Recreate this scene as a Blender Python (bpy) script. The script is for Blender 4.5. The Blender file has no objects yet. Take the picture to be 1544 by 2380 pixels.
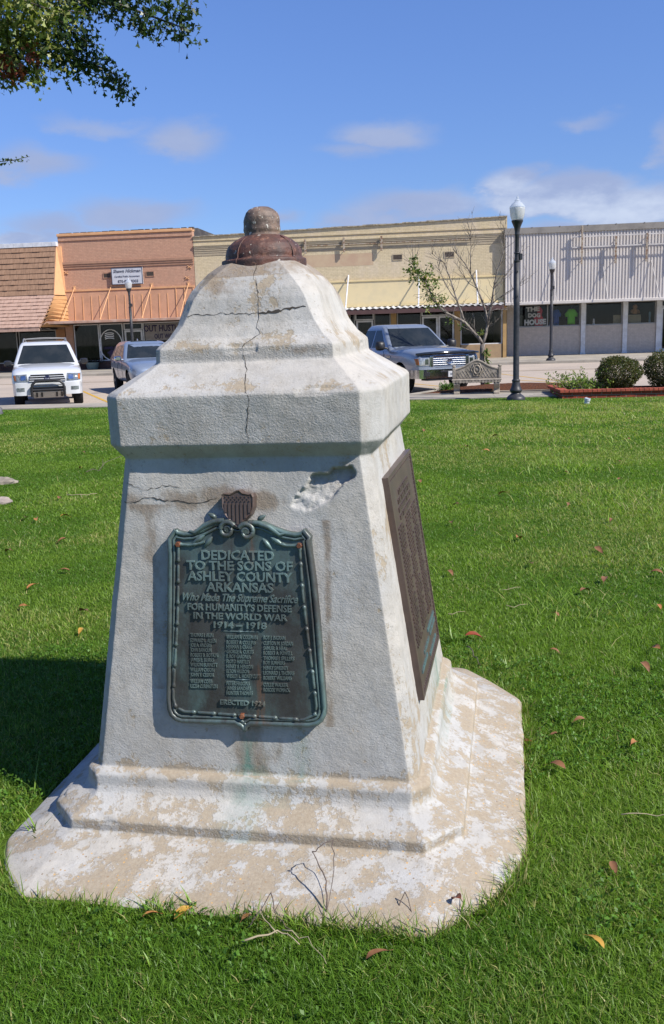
import bpy, bmesh, math, random
import numpy as np
from mathutils import Vector, Matrix
random.seed(7); RNG = np.random.default_rng(11)
scn = bpy.context.scene
R = math.radians
# ------------------------------------------------------------------ camera, world, sun, exposure
cam_d = bpy.data.cameras.new('camera'); cam = bpy.data.objects.new('camera', cam_d); scn.collection.objects.link(cam)
PITCH, ROLL = R(11.0524), R(1.8012)
fw = Vector((0, math.cos(PITCH), -math.sin(PITCH))); rt = Vector((1, 0, 0)); up = rt.cross(fw)
rt2 = rt * math.cos(ROLL) - up * math.sin(ROLL); up2 = up * math.cos(ROLL) + rt * math.sin(ROLL)
M = Matrix.Identity(4)
for i in range(3):
    M[i][0] = rt2[i]; M[i][1] = up2[i]; M[i][2] = -fw[i]
M[0][3], M[1][3], M[2][3] = 0, 0, 1.6
cam.matrix_world = M
cam_d.sensor_fit = 'VERTICAL'; cam_d.sensor_height = 36; cam_d.lens = 36 * 3622.3 / 4096
cam_d.clip_start = .05; cam_d.clip_end = 3000
scn.camera = cam
SUN = Vector((.906, -.569, 1.05)).normalized()
SUN_EL = math.asin(SUN.z); SUN_ROT = math.atan2(SUN.x, SUN.y)
w = bpy.data.worlds.new('World'); scn.world = w; w.use_nodes = True
nt = w.node_tree; nt.nodes.clear()
def wn(t, **k):
    n = nt.nodes.new(t)
    for a, b in k.items(): setattr(n, a, b)
    return n
def wm(op, a, b=None, c=None):
    n = nt.nodes.new('ShaderNodeMath'); n.operation = op
    for i, x in enumerate((a, b, c)):
        if x is None: continue
        if isinstance(x, (int, float)): n.inputs[i].default_value = x
        else: nt.links.new(x, n.inputs[i])
    return n.outputs[0]
sky = wn('ShaderNodeTexSky', sky_type='NISHITA', sun_disc=False, sun_elevation=SUN_EL, sun_rotation=SUN_ROT)
sky.air_density = 1.0; sky.dust_density = .0; sky.ozone_density = 3.0; sky.altitude = 100
tc = wn('ShaderNodeTexCoord'); sx = wn('ShaderNodeSeparateXYZ'); nt.links.new(tc.outputs['Generated'], sx.inputs[0])
az = wm('ARCTAN2', sx.outputs[0], sx.outputs[1]); el = wm('ARCSINE', sx.outputs[2])
nz = wn('ShaderNodeTexNoise'); nz.inputs['Scale'].default_value = 9; nz.inputs['Detail'].default_value = 7; nz.inputs['Roughness'].default_value = .6
mp = wn('ShaderNodeMapping'); mp.inputs['Scale'].default_value = (1, 1, 2.2)
nt.links.new(tc.outputs['Generated'], mp.inputs[0]); nt.links.new(mp.outputs[0], nz.inputs['Vector'])
nzf = wm('SUBTRACT', nz.outputs['Fac'], .5)
CL = [(430, 325, 95, 48, .75), (235, 285, 190, 26, .5), (85, 380, 120, 46, .72), (905, 312, 125, 44, .8), (815, 355, 120, 28, .6), (300, 500, 160, 40, .8), (120, 535, 140, 40, .75),
      (40, 562, 90, 20, .95), (980, 478, 190, 44, .85), (830, 505, 110, 30, .7), (1310, 452, 190, 44, 1.0), (1480, 475, 170, 52, .9), (1190, 425, 70, 36, .85), (640, 508, 75, 28, .65), (1350, 292, 80, 24, .55),
      (1545, 335, 50, 70, .6), (1380, 530, 260, 30, .75), (1000, 520, 240, 24, .6)]
cm = None; cm2 = None
for (px, py, sxx, syy, am) in CL:
    d = fw + rt2 * ((px - 772) / 2105.) - up2 * ((py - 1190) / 2105.); d.normalize()
    a0, e0 = math.atan2(d.x, d.y), math.asin(d.z)
    da = wm('DIVIDE', wm('ADD', wm('SUBTRACT', az, a0), wm('MULTIPLY', nzf, .10)), sxx / 2105.)
    de = wm('DIVIDE', wm('ADD', wm('SUBTRACT', el, e0), wm('MULTIPLY', nzf, .055)), syy / 2105.)
    r2 = wm('ADD', wm('MULTIPLY', da, da), wm('MULTIPLY', de, de))
    g = wm('MULTIPLY', wm('EXPONENT', wm('MULTIPLY', r2, -1.)), am)
    cm = g if cm is None else wm('MAXIMUM', cm, g)
    if px in (40, 1310, 1190, 1480): cm2 = g if cm2 is None else wm('MAXIMUM', cm2, g)
dens = wn('ShaderNodeMapRange'); dens.inputs[1].default_value = .20; dens.inputs[2].default_value = .78; dens.inputs[4].default_value = .9; dens.interpolation_type = 'SMOOTHSTEP'
nt.links.new(wm('MULTIPLY', cm, wm('ADD', nz.outputs['Fac'], .55)), dens.inputs[0])
# sky tint (world-space): deepen the blue like the camera's rendering of this sky
tint = wn('ShaderNodeMix', data_type='RGBA', blend_type='MULTIPLY'); tint.inputs['Factor'].default_value = 1
nt.links.new(sky.outputs[0], tint.inputs['A']); tint.inputs['B'].default_value = (.90, 1.06, 1.50, 1)
cc = wn('ShaderNodeMix', data_type='RGBA'); cc.inputs['A'].default_value = (3.2, 3.9, 6.0, 1); cc.inputs['B'].default_value = (5.7, 6.4, 7.9, 1)
ccr = wn('ShaderNodeMapRange', interpolation_type='SMOOTHSTEP'); ccr.inputs[1].default_value = .40; ccr.inputs[2].default_value = .72; nt.links.new(nz.outputs['Fac'], ccr.inputs[0]); nt.links.new(wm('MULTIPLY', ccr.outputs[0], wm('MINIMUM', wm('ADD', wm('MULTIPLY', cm2, 1.3), .12), 1.)), cc.inputs['Factor'])
mixc = wn('ShaderNodeMix', data_type='RGBA'); nt.links.new(dens.outputs[0], mixc.inputs['Factor'])
hz = wn('ShaderNodeMapRange', interpolation_type='SMOOTHSTEP'); hz.inputs[1].default_value = 0.; hz.inputs[2].default_value = .42; hz.inputs[3].default_value = .72; hz.inputs[4].default_value = 1.; nt.links.new(el, hz.inputs[0])
tin2 = wn('ShaderNodeVectorMath', operation='SCALE'); nt.links.new(tint.outputs['Result'], tin2.inputs[0]); nt.links.new(hz.outputs[0], tin2.inputs['Scale'])
nt.links.new(tin2.outputs[0], mixc.inputs['A']); nt.links.new(cc.outputs['Result'], mixc.inputs['B'])
bg = wn('ShaderNodeBackground'); bg.inputs['Strength'].default_value = .078
nt.links.new(mixc.outputs['Result'], bg.inputs['Color'])
wo = wn('ShaderNodeOutputWorld'); nt.links.new(bg.outputs[0], wo.inputs[0])
sd = bpy.data.lights.new('sun', 'SUN'); sd.energy = 5.0; sd.angle = R(.5); sd.color = (1, .95, .87)
so = bpy.data.objects.new('sun', sd); scn.collection.objects.link(so); so.location = SUN * 60
so.rotation_euler = (-SUN).to_track_quat('-Z', 'Y').to_euler()
vs = scn.view_settings; vs.view_transform = 'Standard'; vs.look = 'None'; vs.exposure = 0.55; vs.gamma = 1; vs.use_curve_mapping = False
scn.cycles.max_bounces = 8; scn.cycles.transparent_max_bounces = 12

# ------------------------------------------------------------------ helpers
def link(o): scn.collection.objects.link(o); return o
def tag(o, label=None, cat=None, group=None, kind=None):
    if label: o['label'] = label
    if cat: o['category'] = cat
    if group: o['group'] = group
    if kind: o['kind'] = kind
    return o
def empty(name, loc=(0, 0, 0), rot=None, label=None, cat=None, group=None, mat=None):
    o = bpy.data.objects.new(name, None); link(o); o.empty_display_size = .1
    if mat is not None: o.matrix_world = mat
    else:
        o.location = loc
        if rot: o.rotation_euler = rot
    return tag(o, label, cat, group)
def copy_tree(o, parent=None):
    c = o.copy(); link(c); c.parent = parent
    for ch in list(o.children): copy_tree(ch, c)
    return c
class MB:
    def __init__(s, org=(0, 0, 0)): s.v = []; s.f = []; s.m = []; s.org = org; s.T = None; s.mi = 0
    def add(s, vs, fs):
        b = len(s.v)
        if s.T is not None: vs = [tuple(s.T @ Vector(q)) for q in vs]
        s.v += [tuple(q) for q in vs]; s.f += [tuple(b + i for i in f) for f in fs]; s.m += [s.mi] * len(fs); return s
    def box(s, x0, x1, y0, y1, z0, z1):
        return s.add([(x0, y0, z0), (x1, y0, z0), (x1, y1, z0), (x0, y1, z0), (x0, y0, z1), (x1, y0, z1), (x1, y1, z1), (x0, y1, z1)],
                     [(0, 3, 2, 1), (4, 5, 6, 7), (0, 1, 5, 4), (1, 2, 6, 5), (2, 3, 7, 6), (3, 0, 4, 7)])
    def hexa(s, p): return s.add(p, [(0, 3, 2, 1), (4, 5, 6, 7), (0, 1, 5, 4), (1, 2, 6, 5), (2, 3, 7, 6), (3, 0, 4, 7)])
    def slab(s, quad, t):
        a = [Vector(q) for q in quad]; n = (a[1] - a[0]).cross(a[3] - a[0]).normalized() * t
        return s.hexa([tuple(q - n) for q in a] + [tuple(q) for q in a])
    def bar(s, a, b, r, n=6, r2=None): return s.tube([a, b], [r, r if r2 is None else r2], n)
    def tube(s, pts, r, n=6):
        pts = [Vector(p) for p in pts]
        if not isinstance(r, (list, tuple)): r = [r] * len(pts)
        vs = []; fs = []; ref = None
        for i, p in enumerate(pts):
            d = (pts[min(i + 1, len(pts) - 1)] - pts[max(i - 1, 0)])
            if d.length < 1e-9: d = Vector((0, 0, 1))
            d.normalize()
            if ref is None: ref = Vector((0, 0, 1)) if abs(d.z) < .9 else Vector((1, 0, 0))
            a = d.cross(ref); 
            if a.length < 1e-6: a = d.cross(Vector((.3, 1, .2)))
            a.normalize(); b = d.cross(a); ref = -b if False else ref
            for k in range(n):
                t = 2 * math.pi * k / n; vs.append(p + (a * math.cos(t) + b * math.sin(t)) * r[i])
        for i in range(len(pts) - 1):
            for k in range(n):
                k2 = (k + 1) % n; fs.append((i * n + k, i * n + k2, (i + 1) * n + k2, (i + 1) * n + k))
        fs.append(tuple(range(n))[::-1]); fs.append(tuple((len(pts) - 1) * n + k for k in range(n)))
        return s.add(vs, fs)
    def lathe(s, prof, n=24, c=(0, 0, 0), flute=0, amp=0, axis='z'):
        vs = []; fs = []
        for (r, z) in prof:
            for k in range(n):
                t = 2 * math.pi * k / n; rr = r * (1 + amp * math.cos(flute * t)) if flute else r
                q = (rr * math.cos(t), rr * math.sin(t), z)
                if axis == 'y': q = (q[0], q[2], q[1])
                if axis == 'x': q = (q[2], q[0], q[1])
                vs.append((c[0] + q[0], c[1] + q[1], c[2] + q[2]))
        for i in range(len(prof) - 1):
            for k in range(n):
                k2 = (k + 1) % n; f = (i * n + k, i * n + k2, (i + 1) * n + k2, (i + 1) * n + k)
                fs.append(f if axis != 'y' else f[::-1])
        fs.append(tuple(range(n))[::-1]); fs.append(tuple((len(prof) - 1) * n + k for k in range(n)))
        return s.add(vs, fs)
    def prism(s, poly, y0, y1):      # polygon in x,z extruded along y
        n = len(poly); vs = [(x, y0, z) for x, z in poly] + [(x, y1, z) for x, z in poly]
        fs = [tuple(range(n)), tuple(range(2 * n - 1, n - 1, -1))] + [(i, n + i, n + (i + 1) % n, (i + 1) % n) for i in range(n)]
        return s.add(vs, fs)
    def build(s, name, mats, parent=None, smooth=None, bevel=0):
        me = bpy.data.meshes.new(name); o3 = s.org
        me.from_pydata([(x - o3[0], y - o3[1], z - o3[2]) for x, y, z in s.v], [], s.f)
        if not isinstance(mats, (list, tuple)): mats = [mats]
        for m_ in mats: me.materials.append(m_)
        if max(s.m, default=0) > 0: me.polygons.foreach_set('material_index', s.m)
        bm = bmesh.new(); bm.from_mesh(me); bmesh.ops.recalc_face_normals(bm, faces=bm.faces); bm.to_mesh(me); bm.free()
        if smooth is not None:
            me.shade_smooth()
            if smooth < 180: me.set_sharp_from_angle(angle=R(smooth))
        o = bpy.data.objects.new(name, me); link(o)
        if parent is not None: o.parent = parent
        if bevel:
            b = o.modifiers.new('bevel', 'BEVEL'); b.width = bevel; b.segments = 2; b.limit_method = 'ANGLE'; b.angle_limit = R(35)
        return o
# ---- materials
GAIN = .82
def new_mat(name):
    m = bpy.data.materials.new(name); m.use_nodes = True; t = m.node_tree; t.nodes.clear()
    out = t.nodes.new('ShaderNodeOutputMaterial'); b = t.nodes.new('ShaderNodeBsdfPrincipled'); t.links.new(b.outputs[0], out.inputs[0])
    return m, t, b, out
def N(t, typ, ins=None, **k):
    n = t.nodes.new(typ)
    for a, b in k.items(): setattr(n, a, b)
    for a, b in (ins or {}).items():
        if isinstance(b, bpy.types.NodeSocket): t.links.new(b, n.inputs[a])
        else: n.inputs[a].default_value = b
    return n
def math_(t, op, a, b=0., c=0.):
    n = t.nodes.new('ShaderNodeMath'); n.operation = op
    for i, x in enumerate((a, b, c)):
        if isinstance(x, (int, float)): n.inputs[i].default_value = x
        else: t.links.new(x, n.inputs[i])
    return n.outputs[0]
def mix_(t, f, a, b, bt='MIX'):
    n = t.nodes.new('ShaderNodeMix'); n.data_type = 'RGBA'; n.blend_type = bt
    for nm, x in (('Factor', f), ('A', a), ('B', b)):
        s_ = [q for q in n.inputs if q.name == nm and (q.type == 'RGBA' if nm != 'Factor' else q.type == 'VALUE')][0]
        if isinstance(x, bpy.types.NodeSocket): t.links.new(x, s_)
        elif isinstance(x, (int, float)): s_.default_value = x
        else: s_.default_value = (*x, 1)
    return [q for q in n.outputs if q.type == 'RGBA'][0]
def ramp_(t, v, lo, hi, a=0., b=1.):
    n = t.nodes.new('ShaderNodeMapRange'); n.interpolation_type = 'SMOOTHSTEP'; t.links.new(v, n.inputs[0])
    for i, x in zip((1, 2, 3, 4), (lo, hi, a, b)): n.inputs[i].default_value = x
    return n.outputs[0]
def noise_(t, scale, detail=5, rough=.55, stretch=None):
    c = t.nodes.new('ShaderNodeTexCoord'); v = c.outputs['Object']
    if stretch:
        m = t.nodes.new('ShaderNodeMapping'); m.inputs['Scale'].default_value = stretch; t.links.new(v, m.inputs[0]); v = m.outputs[0]
    return N(t, 'ShaderNodeTexNoise', {'Vector': v, 'Scale': scale, 'Detail': detail, 'Roughness': rough}).outputs['Fac']
def pmat(name, col, rough=.6, metal=0., col2=None, vs=3., vlo=.4, vhi=.65, bump=None, spec=.4, coat=0., stretch=None):
    m, t, b, out = new_mat(name)
    b.inputs['Roughness'].default_value = rough; b.inputs['Metallic'].default_value = metal; b.inputs['Specular IOR Level'].default_value = spec
    col = tuple(q * GAIN for q in col); col2 = tuple(q * GAIN for q in col2) if col2 else None
    b.inputs['Coat Weight'].default_value = coat; b.inputs['Coat Roughness'].default_value = .05
    if col2 is None: col2 = tuple(c * .82 for c in col)
    f = ramp_(t, noise_(t, vs, 6, .6, stretch), vlo, vhi)
    t.links.new(mix_(t, f, col, col2), b.inputs['Base Color'])
    if bump:
        bn = N(t, 'ShaderNodeBump', {'Strength': bump[1], 'Distance': bump[2] if len(bump) > 2 else .01, 'Height': noise_(t, bump[0], 6, .6, stretch)})
        t.links.new(bn.outputs[0], b.inputs['Normal'])
    return m
def brick_mat(name, c1, c2, mort, scale=1., bstr=.5, paint=None):
    c1, c2, mort = [tuple(q * GAIN for q in z) for z in (c1, c2, mort)]; paint = tuple(q * GAIN for q in paint) if paint else None
    m, t, b, out = new_mat(name); b.inputs['Roughness'].default_value = .85; b.inputs['Specular IOR Level'].default_value = .2
    c = t.nodes.new('ShaderNodeTexCoord'); s_ = t.nodes.new('ShaderNodeSeparateXYZ'); t.links.new(c.outputs['Object'], s_.inputs[0])
    cb = t.nodes.new('ShaderNodeCombineXYZ'); t.links.new(math_(t, 'ADD', s_.outputs[0], s_.outputs[1]), cb.inputs[0]); t.links.new(s_.outputs[2], cb.inputs[1])
    br = N(t, 'ShaderNodeTexBrick', {'Vector': cb.outputs[0], 'Scale': scale, 'Mortar Size': .012, 'Mortar Smooth': .4, 'Brick Width': .22, 'Row Height': .075, 'Color1': (*c1, 1), 'Color2': (*c2, 1), 'Mortar': (*mort, 1)})
    col = br.outputs['Color']
    if paint:
        f = ramp_(t, noise_(t, .9, 7, .65, (1, 1, .6)), .48, .68); col = mix_(t, f, col, paint)
    f2 = ramp_(t, noise_(t, 6, 8, .7), .35, .75, .86, 1.08)
    sc = N(t, 'ShaderNodeVectorMath', operation='SCALE'); t.links.new(col, sc.inputs[0]); t.links.new(f2, sc.inputs['Scale'])
    t.links.new(sc.outputs[0], b.inputs['Base Color'])
    hgt = math_(t, 'ADD', math_(t, 'MULTIPLY', br.outputs['Fac'], -1.), math_(t, 'MULTIPLY', noise_(t, 40, 4), .6))
    bn = N(t, 'ShaderNodeBump', {'Strength': bstr, 'Distance': .012, 'Height': hgt}); t.links.new(bn.outputs[0], b.inputs['Normal'])
    return m
def glass_mat(name, tint=(.55, .55, .55), refl=.12):
    m, t, b, out = new_mat(name); t.nodes.remove(b)
    tr = N(t, 'ShaderNodeBsdfTransparent', {'Color': (*tint, 1)}); gl = N(t, 'ShaderNodeBsdfGlossy', {'Color': (.5, .5, .5, 1), 'Roughness': .02})
    fr = N(t, 'ShaderNodeFresnel', {'IOR': 1.5}); f = math_(t, 'ADD', math_(t, 'MULTIPLY', fr.outputs[0], .9), refl)
    mx = N(t, 'ShaderNodeMixShader', {0: f, 1: tr.outputs[0], 2: gl.outputs[0]}); t.links.new(mx.outputs[0], out.inputs[0]); return m
def attr_leaf_mat(name, rough=.5, transl=.35, gain=1.):
    m, t, b, out = new_mat(name); a = N(t, 'ShaderNodeAttribute', attribute_name='col')
    b.inputs['Roughness'].default_value = rough; b.inputs['Specular IOR Level'].default_value = .35
    t.links.new(a.outputs['Color'], b.inputs['Base Color'])
    tl = N(t, 'ShaderNodeBsdfTranslucent'); sc = N(t, 'ShaderNodeMix', data_type='RGBA', blend_type='MULTIPLY')
    sc.inputs['Factor'].default_value = 1; t.links.new(a.outputs['Color'], sc.inputs['A']); sc.inputs['B'].default_value = (1.3, 1.5, .6, 1)
    t.links.new(sc.outputs['Result'], tl.inputs['Color'])
    mx = N(t, 'ShaderNodeMixShader', {0: transl, 1: b.outputs[0], 2: tl.outputs[0]}); t.links.new(mx.outputs[0], out.inputs[0]); return m
# value noise (numpy)
def vnoise(p, seed=0):
    p = np.asarray(p, dtype=np.float64); i = np.floor(p).astype(np.int64); f = p - i; f = f * f * (3 - 2 * f)
    def hsh(a, b, c):
        n = (a * 73856093) ^ (b * 19349663) ^ (c * 83492791) ^ (seed * 2654435761)
        n = (n ^ (n >> 13)) * 1274126177; n = n & 0x7fffffff; n = (n ^ (n >> 16)); return (n % 65536) / 65535.
    o = 0
    for dx in (0, 1):
        for dy in (0, 1):
            for dz in (0, 1):
                wgt = (f[:, 0] if dx else 1 - f[:, 0]) * (f[:, 1] if dy else 1 - f[:, 1]) * (f[:, 2] if dz else 1 - f[:, 2])
                o = o + wgt * hsh(i[:, 0] + dx, i[:, 1] + dy, i[:, 2] + dz)
    return o
def fbm(p, oct=4, seed=0):
    o = 0; a = .5; s = 1.; tot = 0
    for k in range(oct): o = o + a * vnoise(np.asarray(p) * s, seed + k); tot += a; a *= .5; s *= 2.03
    return o / tot
def sstep(x, a, b):
    t = np.clip((x - a) / (b - a), 0, 1); return t * t * (3 - 2 * t)
def text_mesh(txt, w_, h_, depth=.004, bold=.0, shear=0., spacing=1., align_fit=True):
    cu = bpy.data.curves.new('t', 'FONT'); cu.body = txt; cu.size = 1; cu.extrude = .5; cu.offset = bold; cu.shear = shear; cu.space_character = spacing; cu.resolution_u = 2
    o = bpy.data.objects.new('t', cu); link(o); dg = bpy.context.evaluated_depsgraph_get(); me = bpy.data.meshes.new_from_object(o.evaluated_get(dg))
    v = np.empty(len(me.vertices) * 3); me.vertices.foreach_get('co', v); v = v.reshape(-1, 3)
    fs = [tuple(p.vertices) for p in me.polygons]
    lo, hi = v.min(0), v.max(0)
    if not txt.isupper(): lo[1] = min(lo[1], 0)
    v[:, 0] = (v[:, 0] - lo[0]) / (hi[0] - lo[0]) * w_
    top = .73 if True else hi[1]
    v[:, 1] = v[:, 1] / top * h_
    v[:, 2] = (v[:, 2] + .5) * depth
    bpy.data.objects.remove(o); bpy.data.meshes.remove(me); bpy.data.curves.remove(cu)
    return v, fs
def grid_mesh(name, P, mat, parent=None, closed_u=False, smooth=True):   # P: rows x cols x 3
    r, c, _ = P.shape; me = bpy.data.meshes.new(name)
    idx = np.arange(r * c).reshape(r, c)
    if closed_u: a = idx[:-1]; b = np.roll(idx, -1, 1)[:-1]; d = idx[1:]; e = np.roll(idx, -1, 1)[1:]
    else: a = idx[:-1, :-1]; b = idx[:-1, 1:]; d = idx[1:, :-1]; e = idx[1:, 1:]
    q = np.stack([a, b, e, d], -1).reshape(-1, 4)
    me.vertices.add(r * c); me.vertices.foreach_set('co', P.reshape(-1).astype(np.float32))
    me.loops.add(q.size); me.loops.foreach_set('vertex_index', q.reshape(-1).astype(np.int32))
    me.polygons.add(len(q)); me.polygons.foreach_set('loop_start', np.arange(0, q.size, 4, dtype=np.int32)); me.update(); me.validate()
    me.materials.append(mat)
    if smooth: me.shade_smooth()
    o = bpy.data.objects.new(name, me); link(o)
    if parent is not None: o.parent = parent
    return o
def leaf_cloud(name, C, Nn, size, cols, mat, parent=None, shape='oval', down=0.):
    """many small leaf faces; C (n,3) centres, Nn normals-ish, size (n,), cols (n,3)"""
    n = len(C); d = RNG.normal(size=(n, 3)); d[:, 2] -= down; d /= np.linalg.norm(d, axis=1)[:, None]
    s = np.cross(d, Nn); s /= np.linalg.norm(s, axis=1)[:, None] + 1e-9
    nn = np.cross(s, d)
    shp = {'oval': [(0, 0), (.30, .5), (.0, 1.), (-.30, .5)], 'lobed': [(0, 0), (.1, .45), (.34, .8), (.12, .82), (0, 1.), (-.12, .82), (-.34, .8), (-.1, .45)],
           'narrow': [(0, 0), (.13, .45), (0, 1.), (-.13, .45)]}[shape]
    k = len(shp); V = np.empty((n, k, 3))
    for j, (a, b) in enumerate(shp):
        V[:, j] = C + s * (a * size)[:, None] + d * (b * size)[:, None] + nn * ((abs(a) * .5 - .18 * b * b) * size)[:, None]
    me = bpy.data.meshes.new(name); me.vertices.add(n * k); me.vertices.foreach_set('co', V.reshape(-1).astype(np.float32))
    me.loops.add(n * k); me.loops.foreach_set('vertex_index', np.arange(n * k, dtype=np.int32))
    me.polygons.add(n); me.polygons.foreach_set('loop_start', np.arange(0, n * k, k, dtype=np.int32)); me.update(); me.validate()
    at = me.color_attributes.new('col', 'FLOAT_COLOR', 'POINT'); cc_ = np.ones((n, k, 4), np.float32); cc_[:, :, :3] = cols[:, None, :]
    at.data.foreach_set('color', cc_.reshape(-1)); me.materials.append(mat)
    o = bpy.data.objects.new(name, me); link(o)
    if parent is not None: o.parent = parent
    return o
# street frame: u runs along the shop row, v away from the camera
SA = R(-6.5); SM = Matrix.Rotation(SA, 4, 'Z')
def S(u, v, z=0): return SM @ Vector((u, v, z))
# ------------------------------------------------------------------ ground, road, pavements
def sheet(name, poly, z, mat, kind='structure', zf=None):
    me = bpy.data.meshes.new(name); bm = bmesh.new()
    vs_ = [bm.verts.new((p.x, p.y, (zf(p) if zf else z))) for p in poly]; bm.faces.new(vs_); bm.normal_update()
    if bm.faces[:][0].normal.z < 0: bmesh.ops.reverse_faces(bm, faces=bm.faces[:])
    bm.to_mesh(me); bm.free(); me.materials.append(mat); o = bpy.data.objects.new(name, me); link(o); return tag(o, kind=kind)
m_far = pmat('far_ground', (.07, .10, .035), .95, col2=(.10, .11, .05), vs=.2)
def asphalt():
    m, t, b, out = new_mat('worn_asphalt'); b.inputs['Roughness'].default_value = .9; b.inputs['Specular IOR Level'].default_value = .2
    c = mix_(t, ramp_(t, noise_(t, .35, 8, .7), .35, .7), (.40, .335, .275), (.33, .28, .235))
    c = mix_(t, ramp_(t, noise_(t, 60, 3, .6), .55, .75), c, (.48, .41, .345))
    c = mix_(t, ramp_(t, noise_(t, 1.3, 9, .75, (1, .35, 1)), .64, .72, 0, .5), c, (.15, .135, .12))
    t.links.new(c, b.inputs['Base Color'])
    b_ = N(t, 'ShaderNodeBump', {'Strength': .3, 'Distance': .01, 'Height': noise_(t, 80, 4)}); t.links.new(b_.outputs[0], b.inputs['Normal']); return m
m_asph = asphalt()
m_conc = pmat('pavement_concrete', (.40, .36, .30), .9, col2=(.30, .27, .23), vs=1.2, bump=(60, .25, .006), spec=.2)
m_yellow = pmat('road_paint_yellow', (.62, .36, .03), .7, col2=(.42, .28, .08), vs=8, vlo=.45, vhi=.7)
def soil_green():
    m, t, b, out = new_mat('lawn_soil'); b.inputs['Roughness'].default_value = 1.; b.inputs['Specular IOR Level'].default_value = .05
    c = mix_(t, ramp_(t, noise_(t, 3, 8, .7), .35, .65), (.05, .095, .012), (.085, .135, .02))
    c = mix_(t, ramp_(t, noise_(t, 45, 5, .7), .58, .75, 0, .8), c, (.085, .065, .03)); t.links.new(c, b.inputs['Base Color'])
    b_ = N(t, 'ShaderNodeBump', {'Strength': .7, 'Distance': .03, 'Height': noise_(t, 90, 4)}); t.links.new(b_.outputs[0], b.inputs['Normal']); return m
sheet('ground', [Vector((-500, -400, 0)), Vector((500, -400, 0)), Vector((500, 600, 0)), Vector((-500, 600, 0))], -.30, m_far)
LAWN_V = 21.93
sheet('lawn', [S(-34, -14), S(34, -14), S(34, LAWN_V), S(-34, LAWN_V)], 0, soil_green())
def roadz(v): return -.09 + (v - 23.2) / 18.8 * .12
def vof(p): return (SM.inverted() @ Vector((p.x, p.y, 0))).y
me_ = sheet('road', [S(-60, 23.0), S(60, 23.0), S(60, 42.4), S(-60, 42.4)], 0, m_asph, zf=lambda p: roadz(vof(p)))
b = MB(); b.T = SM; b.box(-34, 34, LAWN_V, 23.05, -.2, .03)
for u in np.arange(-33, 34, 1.5): b.box(u, u + .012, LAWN_V + .01, 23.04, .03, .0335)
tag(b.build('footpath', m_conc, bevel=0), kind='structure')
b = MB(); b.T = SM; b.box(-34, 34, 23.05, 23.2, -.2, .035); tag(b.build('kerb', m_conc, bevel=.02), kind='structure')
b = MB(); b.T = SM
b.add([(-60, 42.2, -.2), (60, 42.2, -.2), (60, 52, -.2), (-60, 52, -.2), (-60, 42.2, .14), (60, 42.2, .14), (60, 52, .26), (-60, 52, .26)], [(0, 3, 2, 1), (4, 5, 6, 7), (0, 1, 5, 4), (1, 2, 6, 5), (2, 3, 7, 6), (3, 0, 4, 7)])
tag(b.build('sidewalk', m_conc), kind='structure')
def swz(v): return .14 + (v - 42.2) / 9.8 * .12
# yellow stall markings and the faint centre line
def marking(a, c, wd=.10):
    a, c = Vector(a), Vector(c); d = (c - a).normalized(); n = Vector((-d.y, d.x)) * wd / 2
    P = [a + n, c + n, c - n, a - n]
    return [(S(p.x, p.y).x, S(p.x, p.y).y, roadz(p.y) + .004) for p in P]
b = MB()
for k in (-3, -2, -1, 0, 1, 2, 3, 4):
    u0 = -12.04 + 3.72 * k; b.add(marking((u0, 30.5), (u0 + 2.95, 24.9)), [(0, 1, 2, 3)])
b.add(marking((2.45, 34.9), (4.3, 28.6)), [(0, 1, 2, 3)])
tag(b.build('road_markings', m_yellow), kind='structure')
b = MB(); b.add(marking((-50, 36.3), (50, 36.3), .10), [(0, 1, 2, 3)]); b.add(marking((-50, 36.6), (50, 36.6), .10), [(0, 1, 2, 3)]); tag(b.build('centre_line', pmat('worn_yellow', (.44, .33, .19), .8, col2=(.40, .33, .26), vs=3)), kind='structure')
# planted island beside the path, with red bark mulch
b = MB(); isl = [(-.75, 23.21), (.35, 25.45), (1.2, 26.1), (3.2, 26.0), (5.4, 24.6), (6.0, 23.21)]
n = len(isl)
for i, (q, z0) in enumerate(((isl, .06),)):
    inn = [(x * .94 + .15, 23.35 + (y - 23.2) * .9) for x, y in q]
    vsx = [S(x, y, -.15) for x, y in q] + [S(x, y, z0) for x, y in q] + [S(x, y, z0) for x, y in inn] + [S(x, y, z0 - .03) for x, y in inn]
    fsx = []
    for a_ in range(3):
        for j in range(n): fsx.append((a_ * n + j, a_ * n + (j + 1) % n, (a_ + 1) * n + (j + 1) % n, (a_ + 1) * n + j))
    b.add(vsx, fsx)
tag(b.build('island_kerb', m_conc), kind='structure')
m_mulch = pmat('bark_mulch', (.20, .075, .035), .95, col2=(.09, .045, .03), vs=30, vlo=.35, vhi=.6, bump=(45, 1., .04), spec=.1)
b = MB(); K = 26; g = []
for i in range(K + 1):
    for j in range(K + 1):
        s_, t_ = i / K, j / K; v_ = 23.36 + t_ * 2.35; ua = -.45 + t_ * 1.15; ub = 5.6 - t_ * 2.3
        hgt = .17 * math.sin(math.pi * s_) ** .6 * math.sin(math.pi * min(1, t_ * .9 + .08)) ** .7 + .02 * random.random()
        p = S(ua + (ub - ua) * s_, v_, .02 + hgt); g.append(tuple(p))
b.add(g, [(i * (K + 1) + j, (i + 1) * (K + 1) + j, (i + 1) * (K + 1) + j + 1, i * (K + 1) + j + 1) for i in range(K) for j in range(K)])
tag(b.build('mulch_bed', m_mulch, smooth=180), kind='stuff')

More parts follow.
